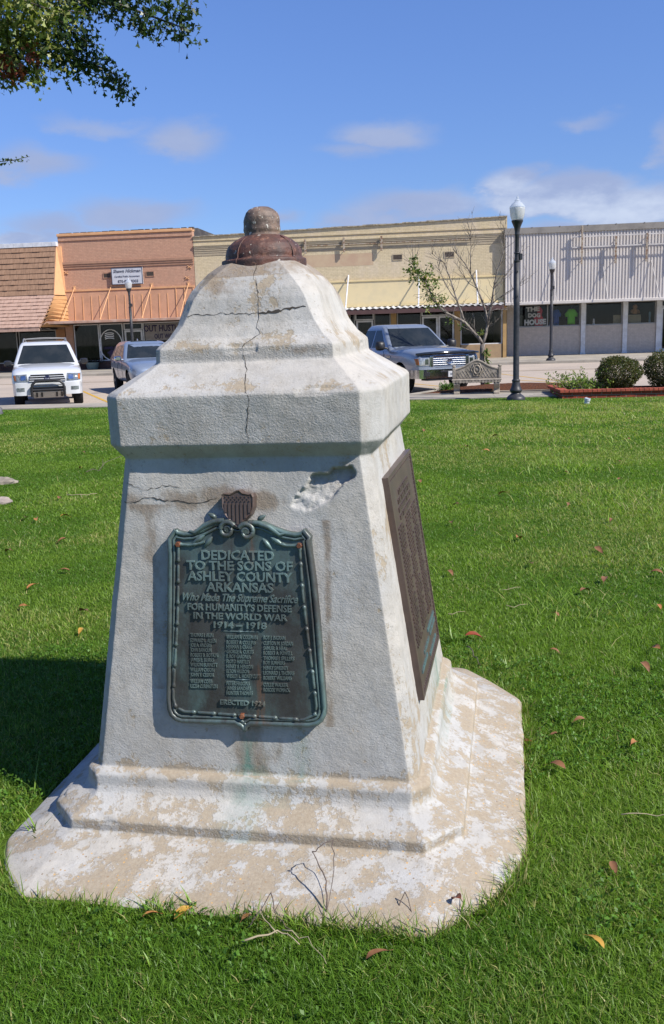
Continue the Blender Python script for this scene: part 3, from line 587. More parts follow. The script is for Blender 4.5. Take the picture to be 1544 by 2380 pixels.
LINES = [
  ('DEDICATED', -0.1317, 0.9282, 0.1029, 0.9266, 0.03), ('TO THE SONS OF', -0.182, 0.896, 0.1613, 0.8943, 0.0295), ('ASHLEY COUNTY', -0.1796, 0.8625, 0.1605, 0.8592, 0.0302), ('ARKANSAS', -0.119, 0.828, 0.0987, 0.8271, 0.0302),
  ('Who Made The Supreme Sacrifice', -0.1976, 0.799, 0.176, 0.7956, 0.0242), ("FOR HUMANITY'S DEFENSE", -0.1826, 0.7688, 0.155, 0.7669, 0.0216), ('IN THE WORLD WAR', -0.164, 0.7415, 0.1409, 0.7392, 0.0209), ('1914 \u2013 1918', -0.098, 0.7132, 0.0737, 0.7129, 0.0208),
  ('THOMAS I. AKIN', -0.1773, 0.6823, -0.1017, 0.6825, 0.0119), ('EDWARD L. ALLEN', -0.1778, 0.6653, -0.0924, 0.6657, 0.0119), ('JOE A. ANDERS', -0.1783, 0.65, -0.1086, 0.6504, 0.0119), ('JOHN BAWCUM', -0.1788, 0.6347, -0.1091, 0.6351, 0.0119), ('ROBERT B. BOYKIN', -0.1793, 0.6187, -0.0878, 0.6194, 0.0119), ('JAMES E. BURKS', -0.1798, 0.6034, -0.1012, 0.604, 0.0119), ('WILSON BURNETT', -0.1803, 0.5877, -0.0905, 0.5885, 0.0119), ('WILLIAM CASON', -0.1809, 0.5716, -0.1015, 0.5724, 0.012), ('JOHN T. CESSOR', -0.1814, 0.5556, -0.1027, 0.5565, 0.0119), ('WILLIAM COBB', -0.1821, 0.534, -0.1097, 0.5349, 0.012), ('UZZIA CURINGTON', -0.1826, 0.5186, -0.0925, 0.5198, 0.012),
  ('WILLIAM R. COLEMAN', -0.0577, 0.6791, 0.043, 0.6794, 0.0118), ('ROBERT A. COLLINS', -0.0581, 0.6623, 0.0363, 0.6626, 0.0117), ('HERMAN J. CRAIG', -0.0586, 0.6481, 0.0239, 0.6485, 0.0118), ('GEORGE K. CURTIS', -0.059, 0.6329, 0.0293, 0.6334, 0.0118), ('F. ROY GARDNER', -0.0594, 0.6177, 0.0196, 0.6182, 0.0118), ('FLOYD HARTLEY', -0.0599, 0.6015, 0.0174, 0.6021, 0.0118), ('HENRY S. HENSON', -0.0604, 0.5855, 0.0257, 0.5863, 0.0119), ('ELTON HIGDON', -0.0608, 0.5703, 0.0124, 0.5711, 0.0119), ('WESLEY L. HONEYCUTT', -0.0612, 0.555, 0.0508, 0.5563, 0.0119), ('PETER HIGGINS', -0.0619, 0.5313, 0.0138, 0.5323, 0.0119), ('JAMES SANDERS', -0.0624, 0.516, 0.0176, 0.5171, 0.0119), ('HUNTER THOMAS', -0.0628, 0.5007, 0.0224, 0.502, 0.0119),
  ('ROY J. INGRAM', 0.0626, 0.6797, 0.1327, 0.6799, 0.0116), ('CLIFTON M. JORDAN', 0.0621, 0.6623, 0.1571, 0.6627, 0.0117), ('SAMUEL B. NEAL', 0.0617, 0.6469, 0.1381, 0.6473, 0.0117), ('ROBERT A. POWELL', 0.0614, 0.6318, 0.1547, 0.6324, 0.0117), ('THOMAS J. SPILLERS', 0.0609, 0.6154, 0.1601, 0.6161, 0.0117), ('ROY SUMMERS', 0.0606, 0.601, 0.1298, 0.6015, 0.0117), ('HENRY SWEENEY', 0.0602, 0.5849, 0.1407, 0.5856, 0.0117), ('LEONARD J. THOMAS', 0.0598, 0.5691, 0.1591, 0.5701, 0.0117), ('ROBERT WILLIAMS', 0.0594, 0.5529, 0.1502, 0.554, 0.0118), ('COLLIE WALKER', 0.0588, 0.531, 0.1378, 0.5321, 0.0118), ('ROSCOE WOMACK', 0.0584, 0.5152, 0.1443, 0.5164, 0.0118), ('ERECTED 1924', -0.0841, 0.4699, 0.0624, 0.4688, 0.015)]
b = MB()
for txt, x0, z0, x1, z1, hh_ in LINES:
    script = txt.startswith('Who'); small = hh_ < .013
    v_, f_ = text_mesh(txt, x1 - x0, hh_, .0045 if small else .0075, bold=.024 if small else .020, shear=.35 if script else 0)
    b.add([tuple(FP(x0 + a, z0 + (z1 - z0) * a / (x1 - x0) + c, .0255 + e)) for a, c, e in v_], f_)
    if hh_ > .0145 and not script:           # little spur serifs at the feet and heads of the lettering
        pass
for (a0, z0, a1, z1) in ((-.0755, .7022, .0494, .7017), (-.0344, .5498, .016, .5498)):
    b.tube([FP(a0, z0, .027), FP((a0 + a1) / 2 - .008, z0, .027), FP((a0 + a1) / 2, z0, .028), FP((a0 + a1) / 2 + .008, z0, .027), FP(a1, z1, .027)], [.0008, .002, .0034, .002, .0008], 6)
b.build('raised_inscription', m_let, plaque)
# rectangular brown plaque on the right face
def RP(y, z, out_=0.): return Vector((-fz(z), y, z)) + Vector((.99, 0, .134)) * out_
b = MB(); q4 = [(-.272, 1.147), (.385, 1.143), (.350, .388), (-.292, .400)]
b.hexa([tuple(RP(*p, -.01)) for p in q4] + [tuple(RP(*p, .016)) for p in q4])
splq = b.build('side_plaque', m_brown, mon, bevel=.002)
def Q4(s_, t_): # s 0..1 along y, t 0..1 down
    a = Vector(q4[0]).lerp(Vector(q4[1]), s_); c = Vector(q4[3]).lerp(Vector(q4[2]), s_); return a.lerp(c, t_)
b = MB()
def rbox(s0, s1, t0, t1, h0, h1):
    P4 = [Q4(s0, t0), Q4(s1, t0), Q4(s1, t1), Q4(s0, t1)]; b.hexa([tuple(RP(p.x, p.y, h0)) for p in P4] + [tuple(RP(p.x, p.y, h1)) for p in P4])
rbox(0, 1, 0, .018, .015, .021); rbox(0, 1, .982, 1, .015, .021); rbox(0, .03, .0181, .9819, .015, .021); rbox(.97, 1, .0181, .9819, .015, .021)
b.build('raised_border', m_brown, splq)
b = MB(); rr = random.Random(5)
for k in range(44): 
    t_ = .03 + k * .0217
    for s_ in (.045, .955): c0 = Q4(s_, t_); b.lathe([(.0035, 0), (.003, .003), (.001, .0045)], 6, axis='x', c=tuple(RP(c0.x, c0.y, .015)))
for k in range(26):
    for t_ in (.026, .974): c0 = Q4(.06 + k * .035, t_); b.lathe([(.0035, 0), (.003, .003), (.001, .0045)], 6, axis='x', c=tuple(RP(c0.x, c0.y, .015)))
b.build('beading', m_brown, splq)
b = MB()        # worn raised name rows, no longer readable
t_ = .10
while t_ < .80:
    big = t_ < .22; hgt_ = .022 if big else .0105
    for (sa0, sa1) in (((.22, .78),) if big else ((.10, .33), (.39, .62), (.68, .90))):
        s_ = sa0 + rr.uniform(0, .02); e_ = sa1 - rr.uniform(0, .09)
        while s_ < e_:
            wd_ = rr.uniform(.008, .016) * (1.6 if big else 1)
            if rr.random() < .86: rbox(s_, s_ + wd_, t_, t_ + hgt_ * rr.uniform(.8, 1), .015, .0205)
            s_ += wd_ * 1.45
    t_ += hgt_ * 1.62 if big else .0186
b.build('raised_names', m_brown, splq)
m_verd = pmat('verdigris', (.09, .17, .165), .7, col2=(.09, .11, .105), vs=30)
for (t_, s0, s1) in ((.83, .55, .9), (.865, .3, .55), (.865, .62, .9), (.90, .12, .4), (.935, .5, .85)):
    s_ = s0; b = MB()
    while s_ < s1:
        wd_ = rr.uniform(.012, .02); rbox(s_, s_ + wd_, t_, t_ + .016, .015, .0205); s_ += wd_ * 1.4
    b.build('raised_footer_row', m_verd, splq)

# ------------------------------------------------------------------ shop row (street coordinates)
FV = 47.5
def bldg(name, u, label): return empty(name, mat=Matrix.Translation(S(u, FV, 0)) @ Matrix.Rotation(SA, 4, 'Z'), label=label, cat='shop building', group='shop buildings across the street')
def BM(u): return MB((u, FV, 0))
m_glass = glass_mat('shop_glass', (.92, .91, .90), .0)
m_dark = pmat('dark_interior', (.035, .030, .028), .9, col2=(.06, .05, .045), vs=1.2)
m_floor_in = pmat('interior_floor', (.09, .075, .06), .8)
m_wframe = pmat('white_frame_paint', (.82, .83, .84), .5, col2=(.68, .68, .67), vs=5)
m_alu = pmat('aluminium_frame', (.42, .40, .37), .4, metal=.6)
m_black = pmat('black_void', (.02, .02, .02), .9)
m_louv = pmat('louvre_brown', (.13, .10, .08), .8)
m_roof = pmat('tar_roof', (.055, .05, .05), .9, col2=(.10, .09, .085), vs=2)
m_brickred = brick_mat('bulkhead_brick', (.17, .075, .055), (.11, .055, .045), (.12, .10, .09))
def shell(root, u0, u1, top, wallm, zw, side_m=None, depth=20., base=.0):
    """upper wall, party walls, roof, room behind the glass"""
    side_m = side_m or wallm
    b = BM(root_u[root.name]); b.box(u0, u1, FV, FV + .35, zw, top); b.build('upper_wall', wallm, root)
    for (a, c) in ((u0, u0 + .3), (u1 - .3, u1)):
        b = BM(root_u[root.name])
        st = [(FV + .35, top), (FV + 4, top), (FV + 4.01, top - .35), (FV + 9, top - .35), (FV + 9.01, top - .75), (FV + depth, top - .75), (FV + depth, -.2), (FV + .35, -.2)]
        n_ = len(st); b.add([(a, v, z) for v, z in st] + [(c, v, z) for v, z in st], [tuple(range(n_)), tuple(range(n_, 2 * n_))] + [(i, (i + 1) % n_, n_ + (i + 1) % n_, n_ + i) for i in range(n_)]); b.build('side_wall', side_m, root)
    b = BM(root_u[root.name]); b.box(u0 + .3, u1 - .3, FV + .35, FV + depth, top - .95, top - .8); b.build('roof', m_roof, root)
    b = BM(root_u[root.name]); b.box(u0 + .3, u1 - .3, FV + depth - .3, FV + depth, -.2, top - .95); b.build('back_wall', side_m, root)
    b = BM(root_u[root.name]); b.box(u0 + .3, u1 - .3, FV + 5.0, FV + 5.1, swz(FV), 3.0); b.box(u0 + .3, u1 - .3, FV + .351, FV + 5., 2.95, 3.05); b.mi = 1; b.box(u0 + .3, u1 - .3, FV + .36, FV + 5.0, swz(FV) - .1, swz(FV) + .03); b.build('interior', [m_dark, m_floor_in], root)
def pane(root, u0, u1, z0, z1, v=None, name='window', fw_=.05, fm=None, mull=(), tr=None):
    v = FV + .12 if v is None else v; ru = root_u[root.name]
    b = BM(ru); fm = fm or m_alu
    b.box(u0, u0 + fw_, v - .03, v + .05, z0, z1); b.box(u1 - fw_, u1, v - .03, v + .05, z0, z1); b.box(u0 + fw_, u1 - fw_, v - .028, v + .048, z0, z0 + fw_); b.box(u0 + fw_, u1 - fw_, v - .028, v + .048, z1 - fw_, z1)
    for m_ in mull: b.box(m_ - fw_ / 2, m_ + fw_ / 2, v - .026, v + .046, z0 + fw_, z1 - fw_)
    if tr: b.box(u0 + fw_, u1 - fw_, v - .024, v + .044, tr - fw_ / 2, tr + fw_ / 2)
    o = b.build(name, fm, root)
    b = BM(ru); b.box(u0 + fw_ * .8, u1 - fw_ * .8, v + .005, v + .012, z0 + fw_ * .8, z1 - fw_ * .8); b.build('pane', m_glass, o); return o
def door(root, u0, u1, z0, z1, v=None, fm=None, fw_=.09):
    o = pane(root, u0, u1, z0, z1, v, 'door', fw_, fm, tr=None); v = FV + .12 if v is None else v
    b = BM(root_u[root.name]); b.bar((u1 - fw_ * .6, v - .08, z0 + .95), (u1 - fw_ * .6, v - .08, z0 + 1.25), .015); b.bar((u1 - fw_ * .6, v - .08, z0 + .97), (u1 - fw_ * .6, v - .02, z0 + .97), .01); b.bar((u1 - fw_ * .6, v - .08, z0 + 1.23), (u1 - fw_ * .6, v - .02, z0 + 1.23), .01); b.build('handle', m_alu, o)
    b = BM(root_u[root.name]); b.box(u0 + fw_, u1 - fw_, v - .02, v + .04, z0 + fw_, z0 + .22); b.build('kick_plate', fm or m_alu, o); return o
root_u = {}
SW = swz(FV)
def rods(root, us, ztop, vedge, zedge, mat, r=.022, plate=True):
    for u in us:
        b = BM(root_u[root.name]); b.bar((u, FV - .03, ztop), (u - .02, vedge, zedge), r, 6)
        if plate: b.box(u - .06, u + .06, FV - .03, FV, ztop - .1, ztop + .1)
        b.build('support_rod', mat, root)
# --- A: brown shingled mansard shop
bA = bldg('mansard_shop', -23.5, 'brown shingle mansard shop with white coping at the far left of the row'); root_u[bA.name] = -23.5
m_shingle = pmat('brown_shingle', (.34, .205, .13), .85, col2=(.26, .155, .098), vs=2.5, bump=(30, .3, .01), stretch=(4, 1, 1))
m_shingle2 = pmat('pink_brown_shingle', (.48, .32, .25), .85, col2=(.40, .26, .20), vs=2.5, bump=(30, .3, .01), stretch=(4, 1, 1))
m_orange_sh = pmat('ochre_shingle', (.55, .30, .13), .85, col2=(.46, .25, .11), vs=3)
m_orangetrim = pmat('orange_trim', (.72, .40, .20), .7, col2=(.64, .35, .18), vs=3)
m_whitecop = pmat('white_coping', (.72, .74, .78), .6, col2=(.58, .60, .64), vs=3)
m_orbrick = brick_mat('orange_painted_brick', (.60, .35, .235), (.57, .325, .22), (.50, .29, .20), paint=(.54, .32, .22), bstr=.35)
shell(bA, -32.0, -19.46, 6.60, pmat('plain_wall', (.32, .2, .13), .9), 2.35)
b = BM(-23.5); b.box(-32.0, -19.42, FV - .30, FV + .4, 6.60, 6.82)
for k in range(24): b.box(-31.6 + k * .52, -31.58 + k * .52, FV - .31, FV - .30, 6.62, 6.80)
b.build('coping', m_whitecop, bA, bevel=.02)
def shingles(root, name, u0, u1, v0, z0, v1, z1, rows_, pitch, mat, hip=0.):
    b = BM(root_u[root.name]); d = Vector((0, v1 - v0, z1 - z0)); nrm = Vector((0, -(z0 - z1), (v0 - v1))).normalized()
    if nrm.y > 0: nrm = -nrm
    for r_ in range(rows_):
        ta, tb = r_ / rows_, (r_ + 1) / rows_ ; u = u0 - random.random() * pitch
        ue = u1 - hip * (ta + tb) / 2
        while u < ue:
            wd_ = pitch * random.choice((.7, 1, 1, 1.3)); ua, ub = max(u, u0), min(u + wd_, ue)
            lift = .045 + random.choice((0, 0, .02))
            if ub - ua > .02:
                A_ = Vector((ua, v0, z0)) + d * (ta - .02); B_ = Vector((ua, v0, z0)) + d * tb; W_ = Vector((ub - ua - .008, 0, 0))
                b.hexa([tuple(q) for q in (A_ + nrm * .012, A_ + W_ + nrm * .012, B_ + W_ + nrm * .0, B_ + nrm * .0, A_ + nrm * .03, A_ + W_ + nrm * .03, B_ + W_ + nrm * (lift + .02), B_ + nrm * (lift + .02))])
            u += wd_
    b.hexa([(u0, v0 + .12, z0), (u1, v0 + .12, z0), (u1 - hip, v1 + .12, z1), (u0, v1 + .12, z1), (u0, v0, z0), (u1, v0, z0), (u1 - hip, v1, z1), (u0, v1, z1)])
    return b.build(name, mat, root)
shingles(bA, 'mansard_shingles', -32.0, -19.47, FV - .22, 6.60, FV - .95, 4.10, 9, .24, m_shingle)
shingles(bA, 'awning_shingles', -32.0, -19.47, FV - .95, 4.08, FV - 2.45, 2.42, 9, .24, m_shingle2, hip=.30)
b = BM(-23.5); b.add([(-19.47, FV - .15, 6.6), (-19.25, FV - .10, 6.6), (-19.22, FV - .10, 4.1), (-19.47, FV - .97, 4.1), (-19.47, FV + .2, 6.6), (-19.25, FV + .2, 6.6), (-19.22, FV + .2, 4.1), (-19.47, FV + .2, 4.1)], [(0, 1, 2, 3), (4, 7, 6, 5), (0, 3, 7, 4), (1, 5, 6, 2), (0, 4, 5, 1), (3, 2, 6, 7)]); b.build('corner_trim', m_orangetrim, bA)
b = BM(-23.5)
for r_ in range(8):
    z0 = 4.05 - r_ * .20; e0, e1_ = r_ / 8, (r_ + 1) / 8
    b.hexa([(-19.47, FV - .95 - 1.5 * e0, z0), (-19.20, FV - .1, z0), (-19.20, FV - .1, z0 - .2), (-19.47 - .3 * e1_, FV - .95 - 1.5 * e1_, z0 - .2), (-19.45, FV - .95 - 1.5 * e0, z0), (-19.16, FV - .12, z0), (-19.12, FV - .12, z0 - .19), (-19.43 - .3 * e1_, FV - .97 - 1.5 * e1_, z0 - .19)])
b.build('hip_shingles', m_orange_sh, bA)
b = BM(-23.5); b.box(-32, -19.8, FV - 2.47, FV - 2.38, 2.26, 2.44); b.build('eave_board', m_shingle2, bA)
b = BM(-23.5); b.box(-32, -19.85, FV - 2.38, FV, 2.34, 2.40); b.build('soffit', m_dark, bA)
b = BM(-23.5); b.box(-19.95, -19.46, FV - .02, FV + .35, SW - .1, 2.34); b.build('pier', pmat('orange_pier', (.42, .20, .085), .85, bump=(20, .4, .01)), bA)
for (a, c) in ((-31.5, -28.2), (-28.1, -25.4), (-24.2, -22.2), (-22.1, -19.98)): pane(bA, a, c, .62, 2.34)
door(bA, -25.35, -24.25, SW, 2.34)
b = BM(-23.5)
b.box(-31.6, -25.4, FV, FV + .3, -.1, .62); b.build('bulkhead', m_brickred, bA); b = BM(-23.5); b.box(-24.2, -19.96, FV, FV + .3, -.1, .62); b.build('bulkhead', m_brickred, bA)
# --- B: orange brick accountant's shop
bB = bldg('orange_brick_shop', -15.8, 'orange painted brick shop with battened metal panel and rods under a small white sign'); root_u[bB.name] = -15.8
shell(bB, -19.42, -12.2, 7.08, m_orbrick, 2.55, side_m=m_roof)
b = BM(-15.8); st = [(FV + .36, 7.081), (FV + 6.5, 7.081), (FV + 6.5, 7.30), (FV + 5.8, 7.42), (FV + 3.5, 7.38), (FV + 1.2, 7.36), (FV + .36, 7.26)]; n_ = len(st); b.add([(-12.5, v, z) for v, z in st] + [(-12.2, v, z) for v, z in st], [tuple(range(n_)), tuple(range(n_, 2 * n_))] + [(i, (i + 1) % n_, n_ + (i + 1) % n_, n_ + i) for i in range(n_)]); b.build('party_wall_parapet', m_roof, bB)
b = BM(-15.8); b.box(-19.44, -12.18, FV - .10, FV + .4, 7.08, 7.22); b.build('coping', m_orangetrim, bB, bevel=.02)
b = BM(-15.8)
for k in range(19): b.box(-19.3 + k * .385, -19.3 + k * .385 + random.uniform(.2, .36), FV - .05, FV + .2, 7.22, 7.25 + random.random() * .03)
b.build('tar_edge', m_roof, bB)
m_band = pmat('brown_brick_band', (.44, .25, .165), .85, col2=(.37, .21, .14), vs=4, bump=(40, .4, .01))
b = BM(-15.8)
for k, (z0, z1, p_) in enumerate(((5.66, 5.78, .10), (5.56, 5.655, .07), (5.44, 5.555, .04))): b.box(-19.40, -12.22, FV - p_, FV - .001, z0, z1)
b.build('corbel_band', m_band, bB)
b = BM(-15.8); b.box(-19.41, -12.21, FV - .05, FV - .001, 6.86, 7.07); b.build('upper_course', m_orbrick, bB)
def vent(root, u0, u1, z0, z1, fm):
    b = BM(root_u[root.name]); t_ = .035
    b.box(u0 - t_, u0, FV - .03, FV, z0 - t_, z1 + t_); b.box(u1, u1 + t_, FV - .03, FV, z0 - t_, z1 + t_); b.box(u0, u1, FV - .03, FV, z1, z1 + t_); b.box(u0, u1, FV - .03, FV, z0 - t_, z0)
    o = b.build('vent', fm, root)
    b = BM(root_u[root.name]); b.box(u0, u1, FV - .006, FV - .002, z0, z1)
    for k in range(5): zz = z0 + (z1 - z0) * (k + .5) / 5; b.hexa([(u0, FV - .006, zz - .012), (u1, FV - .006, zz - .012), (u1, FV - .006, zz), (u0, FV - .006, zz), (u0, FV - .026, zz - .02), (u1, FV - .026, zz - .02), (u1, FV - .026, zz - .01), (u0, FV - .026, zz - .01)])
    b.build('louvre', m_louv, o)
vent(bB, -17.08, -16.70, 4.92, 5.13, m_band); vent(bB, -14.77, -14.38, 4.92, 5.13, m_band)
m_ormetal = pmat('orange_awning_metal', (.59, .325, .20), .6, col2=(.49, .27, .165), vs=1.6, bump=(6, .2, .02))
b = BM(-15.8); b.hexa([(-19.25, FV - .16, 2.62), (-12.25, FV - .16, 2.62), (-12.25, FV - .002, 2.62), (-19.25, FV - .002, 2.62), (-19.25, FV - .05, 4.27), (-12.25, FV - .05, 4.27), (-12.25, FV - .002, 4.27), (-19.25, FV - .002, 4.27)]); b.build('transom_panel', m_ormetal, bB)
for k in range(15):
    u = -18.75 + k * .46; b = BM(-15.8); zt = 4.26 if k > 11 else 4.02; b.hexa([(u - .016, FV - .19, 2.62), (u + .016, FV - .19, 2.62), (u + .016, FV - .15, 2.62), (u - .016, FV - .15, 2.62), (u - .016, FV - .09, zt), (u + .016, FV - .09, zt), (u + .016, FV - .05, zt), (u - .016, FV - .05, zt)]); b.build('batten', m_orangetrim, bB)
b = BM(-15.8); b.box(-19.4, -12.25, FV - 1.96, FV - .01, 2.601, 2.64); b.build('canopy', m_ormetal, bB)
b = BM(-15.8); b.box(-19.25, -12.25, FV - .09, FV - .001, 4.27, 4.36); b.build('panel_flashing', m_orangetrim, bB)
b = BM(-15.8); b.box(-19.9, -12.22, FV - 2.08, FV - 1.96, 2.58, 2.72); b.build('gutter', pmat('gutter_paint', (.46, .27, .19), .5, col2=(.55, .38, .30), vs=3), bB, bevel=.02)
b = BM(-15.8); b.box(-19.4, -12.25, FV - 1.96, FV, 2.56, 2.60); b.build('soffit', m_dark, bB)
rods(bB, (-18.72, -16.72, -14.52, -12.55), 4.46, FV - 1.98, 2.74, m_orangetrim)
for (u, z) in ((-19.1, 5.25), (-12.45, 5.3), (-12.6, 4.75)):
    b = BM(-15.8); b.bar((u - .1, FV - .04, z - .07), (u + .1, FV - .04, z + .07), .02, 6); b.bar((u - .1, FV - .03, z + .07), (u + .1, FV - .03, z - .07), .02, 6); b.build('anchor_plate', m_orangetrim, bB)
for (a, c) in ((-19.0, -17.62), (-17.58, -16.3)): pane(bB, a, c, .62, 2.56, fm=m_wframe)
door(bB, -16.22, -15.24, SW, 2.18, fm=m_wframe); pane(bB, -16.24, -15.22, 2.2, 2.56, fm=m_wframe, name='transom')
pane(bB, -15.2, -12.6, .62, 2.56, fm=m_wframe)
b = BM(-15.8); b.box(-19.1, -16.26, FV, FV + .3, -.1, .62); b.build('bulkhead', m_brickred, bB); b = BM(-15.8); b.box(-15.2, -12.22, FV, FV + .3, -.1, .62); b.build('bulkhead', m_brickred, bB)
b = BM(-15.8); b.box(-12.6, -12.2, FV - .0, FV + .3, .62, 2.56); b.build('pier', m_orbrick, bB); b = BM(-15.8); b.box(-19.42, -19.02, FV - .0, FV + .3, .62, 2.56); b.build('pier', m_orbrick, bB)
def lettering(root, name, txt, u, z, w_, h_, mat, v=None, depth=.006, bold=.02, shear=0., skew=0.):
    v = FV + .10 if v is None else v; b = BM(root_u[root.name]) if root is not None else MB()
    v_, f_ = text_mesh(txt, w_, h_, depth, bold, shear); b.add([(u + a, v - e, z + c + a * skew) for a, c, e in v_], f_); return b.build(name, mat, root)
m_purple = pmat('purple_decal', (.045, .03, .10), .6); m_whitepaint = pmat('white_decal', (1.2, 1.2, 1.17), .7)
m_tanback = pmat('tan_backing', (.75, .62, .52), .8)
b = BM(-15.8); b.box(-15.1, -12.65, FV + .14, FV + .15, 1.62, 2.48); b.build('window_banner', m_tanback, bB)
lettering(bB, 'window_lettering', 'OUT HUSTLE', -15.15, 2.08, 2.0, .34, m_purple, v=FV + .11); lettering(bB, 'window_lettering', 'OUT WORK', -14.6, 1.70, 1.3, .26, m_purple, v=FV + .11)
b = BM(-15.8); ring = [(-17.0 + .62 * math.cos(t_), 1.45 + .80 * math.sin(t_)) for t_ in np.linspace(0, 2 * math.pi, 41)]
b.tube([(x, FV + .10, z) for x, z in ring], .025, 6)
for q in range(4): b.tube([(-17.05 + .28 * math.cos(t_), FV + .10, 1.72 + q * .09 + .09 * math.sin(t_)) for t_ in np.linspace(.5, 2.7, 9)], .022, 5)
b.build('circle_decal', m_whitepaint, bB, smooth=60)
lettering(bB, 'window_lettering', 'HAMBURG', -17.42, 1.22, .85, .15, m_purple, v=FV + .10)
b = BM(-15.8); bl = [(-16.9 + (.30 + .07 * math.sin(5 * t_)) * math.cos(t_), 1.0 + (.17 + .04 * math.cos(3 * t_)) * math.sin(t_)) for t_ in np.linspace(0, 2 * math.pi, 25)[:-1]]
b.prism(bl, FV + .085, FV + .10); b.build('crest_decal', m_purple, bB)
# the small white sign board
sg_root = empty('sign_board', mat=Matrix.Translation(S(-15.77, FV - .12, 4.53)) @ Matrix.Rotation(SA, 4, 'Z'), label='white accountant sign board with dark border on the orange brick wall', cat='sign')
b = MB(); b.box(-.84, .84, -.03, .03, 0, .86); b.build('panel', pmat('sign_white', (.60, .62, .66), .5, col2=(.54, .56, .60)), sg_root)
m_navy = pmat('sign_ink', (.05, .055, .09), .6)
b = MB(); t_ = .03
b.box(-.84, .84, -.042, -.031, .86 - t_, .86); b.box(-.84, .84, -.042, -.031, 0, t_); b.box(-.84, -.84 + t_, -.042, -.031, t_, .86 - t_); b.box(.84 - t_, .84, -.042, -.031, t_, .86 - t_); b.build('border', m_navy, sg_root)
for txt, x, z, w_, h_, sh_, bo in (('Shawn Hickman', -.74, .60, 1.48, .17, .3, .02), ('Certified Public Accountant', -.68, .36, 1.36, .10, .0, .005), ('870-853-8303', -.52, .09, 1.10, .145, 0, .02)):
    v_, f_ = text_mesh(txt, w_, h_, .006, bo, sh_); b = MB(); b.add([(x + a, -.031 - e, z + c) for a, c, e in v_], f_); b.build('lettering', m_navy, sg_root)
# --- C: cream brick shop
bC = bldg('cream_brick_shop', -4.2, 'long cream painted brick shop with a corrugated canopy on white rods'); root_u[bC.name] = -4.2
m_crbrick = brick_mat('cream_painted_brick', (.72, .60, .39), (.68, .56, .36), (.60, .49, .32), paint=(.70, .58, .41), bstr=.35)
m_cream = pmat('cream_paint', (.76, .62, .36), .8, col2=(.70, .58, .35), vs=2, bump=(14, .2, .01))
m_creamband = pmat('cream_band_weathered', (.47, .385, .265), .85, col2=(.38, .32, .23), vs=3, stretch=(1, 1, 5), bump=(30, .4, .012))
shell(bC, -12.18, 3.78, 6.70, m_crbrick, 2.95)
b = BM(-4.2); b.prism([(-12.18, 6.701), (3.78, 6.701), (3.78, 7.07), (-12.18, 6.75)], FV, FV + .35); b.build('parapet', m_crbrick, bC)
b = BM(-4.2)
for i in range(40):
    u0 = -12.18 + i * .399; zb = 6.752 + (u0 + 12.18 + .4) * .02005; zt = zb + .05 + random.uniform(-.015, .02); b.box(u0, u0 + .397, FV - .07, FV + .4, zb, zt)
b.build('coping', pmat('stained_coping', (.46, .40, .30), .9, col2=(.22, .19, .15), vs=9, vlo=.4, vhi=.6, bump=(30, .6, .02)), bC)
b = BM(-4.2); b.box(-12.16, 3.76, FV - .04, FV - .001, 6.56, 6.62); b.box(-12.16, 3.76, FV - .10, FV - .001, 6.30, 6.38); b.box(-12.16, 3.76, FV - .07, FV - .001, 6.22, 6.299); b.build('corbel_courses', m_crbrick, bC)
b = BM(-4.2)
for k in range(4): b.box(-12.15, 3.75, FV - .055 + k * .012, FV - .001, 6.15 - k * .1, 6.215 - k * .1); b.box(-12.15, 3.75, FV - .02, FV - .001, 6.12 - k * .1, 6.149 - k * .1)
b.build('weathered_band', m_creamband, bC)
b = BM(-4.2); b.box(-7.0, -2.9, FV - .004, FV - .002, 5.02, 5.62); b.build('faded_paint_patch', pmat('old_brick_patch', (.50, .34, .23), .9, col2=(.58, .45, .29), vs=1.2, vlo=.3, vhi=.75), bC)
m_iron = pmat('rusting_iron', (.42, .36, .28), .7, col2=(.22, .12, .07), vs=9, vlo=.45, vhi=.6)
for u in (-8.25, -6.33, -4.36, -2.46):
    b = BM(-4.2); b.box(u - .05, u + .05, FV - .22, FV - .14, 5.70, 6.40); b.bar((u, FV - .2, 6.3), (u, FV - .02, 6.3), .02); b.bar((u, FV - .2, 5.8), (u, FV - .02, 5.8), .02); b.build('bracket', m_iron, bC)
b = BM(-4.2); b.box(-9.5, 2.0, FV - .13, FV - .10, 6.06, 6.10); b.build('sign_rail', m_iron, bC)
vent(bC, -1.89, -1.45, 5.24, 5.47, m_creamband); vent(bC, .70, 1.15, 5.27, 5.50, m_creamband)
b = BM(-4.2); b.box(-11.9, 3.6, FV - .06, FV - .001, 3.02, 4.22); b.build('transom_panel', m_cream, bC)
m_creamtrim = pmat('cream_trim', (.78, .62, .33), .6, col2=(.70, .56, .30))
b = BM(-4.2); b.box(-11.95, 3.65, FV - .10, FV - .001, 4.225, 4.29); b.build('transom_trim', m_creamtrim, bC)
b = BM(-4.2); b.box(-11.95, 3.65, FV - .13, FV - .061, 2.955, 3.07); b.build('sill_trim', m_creamtrim, bC)
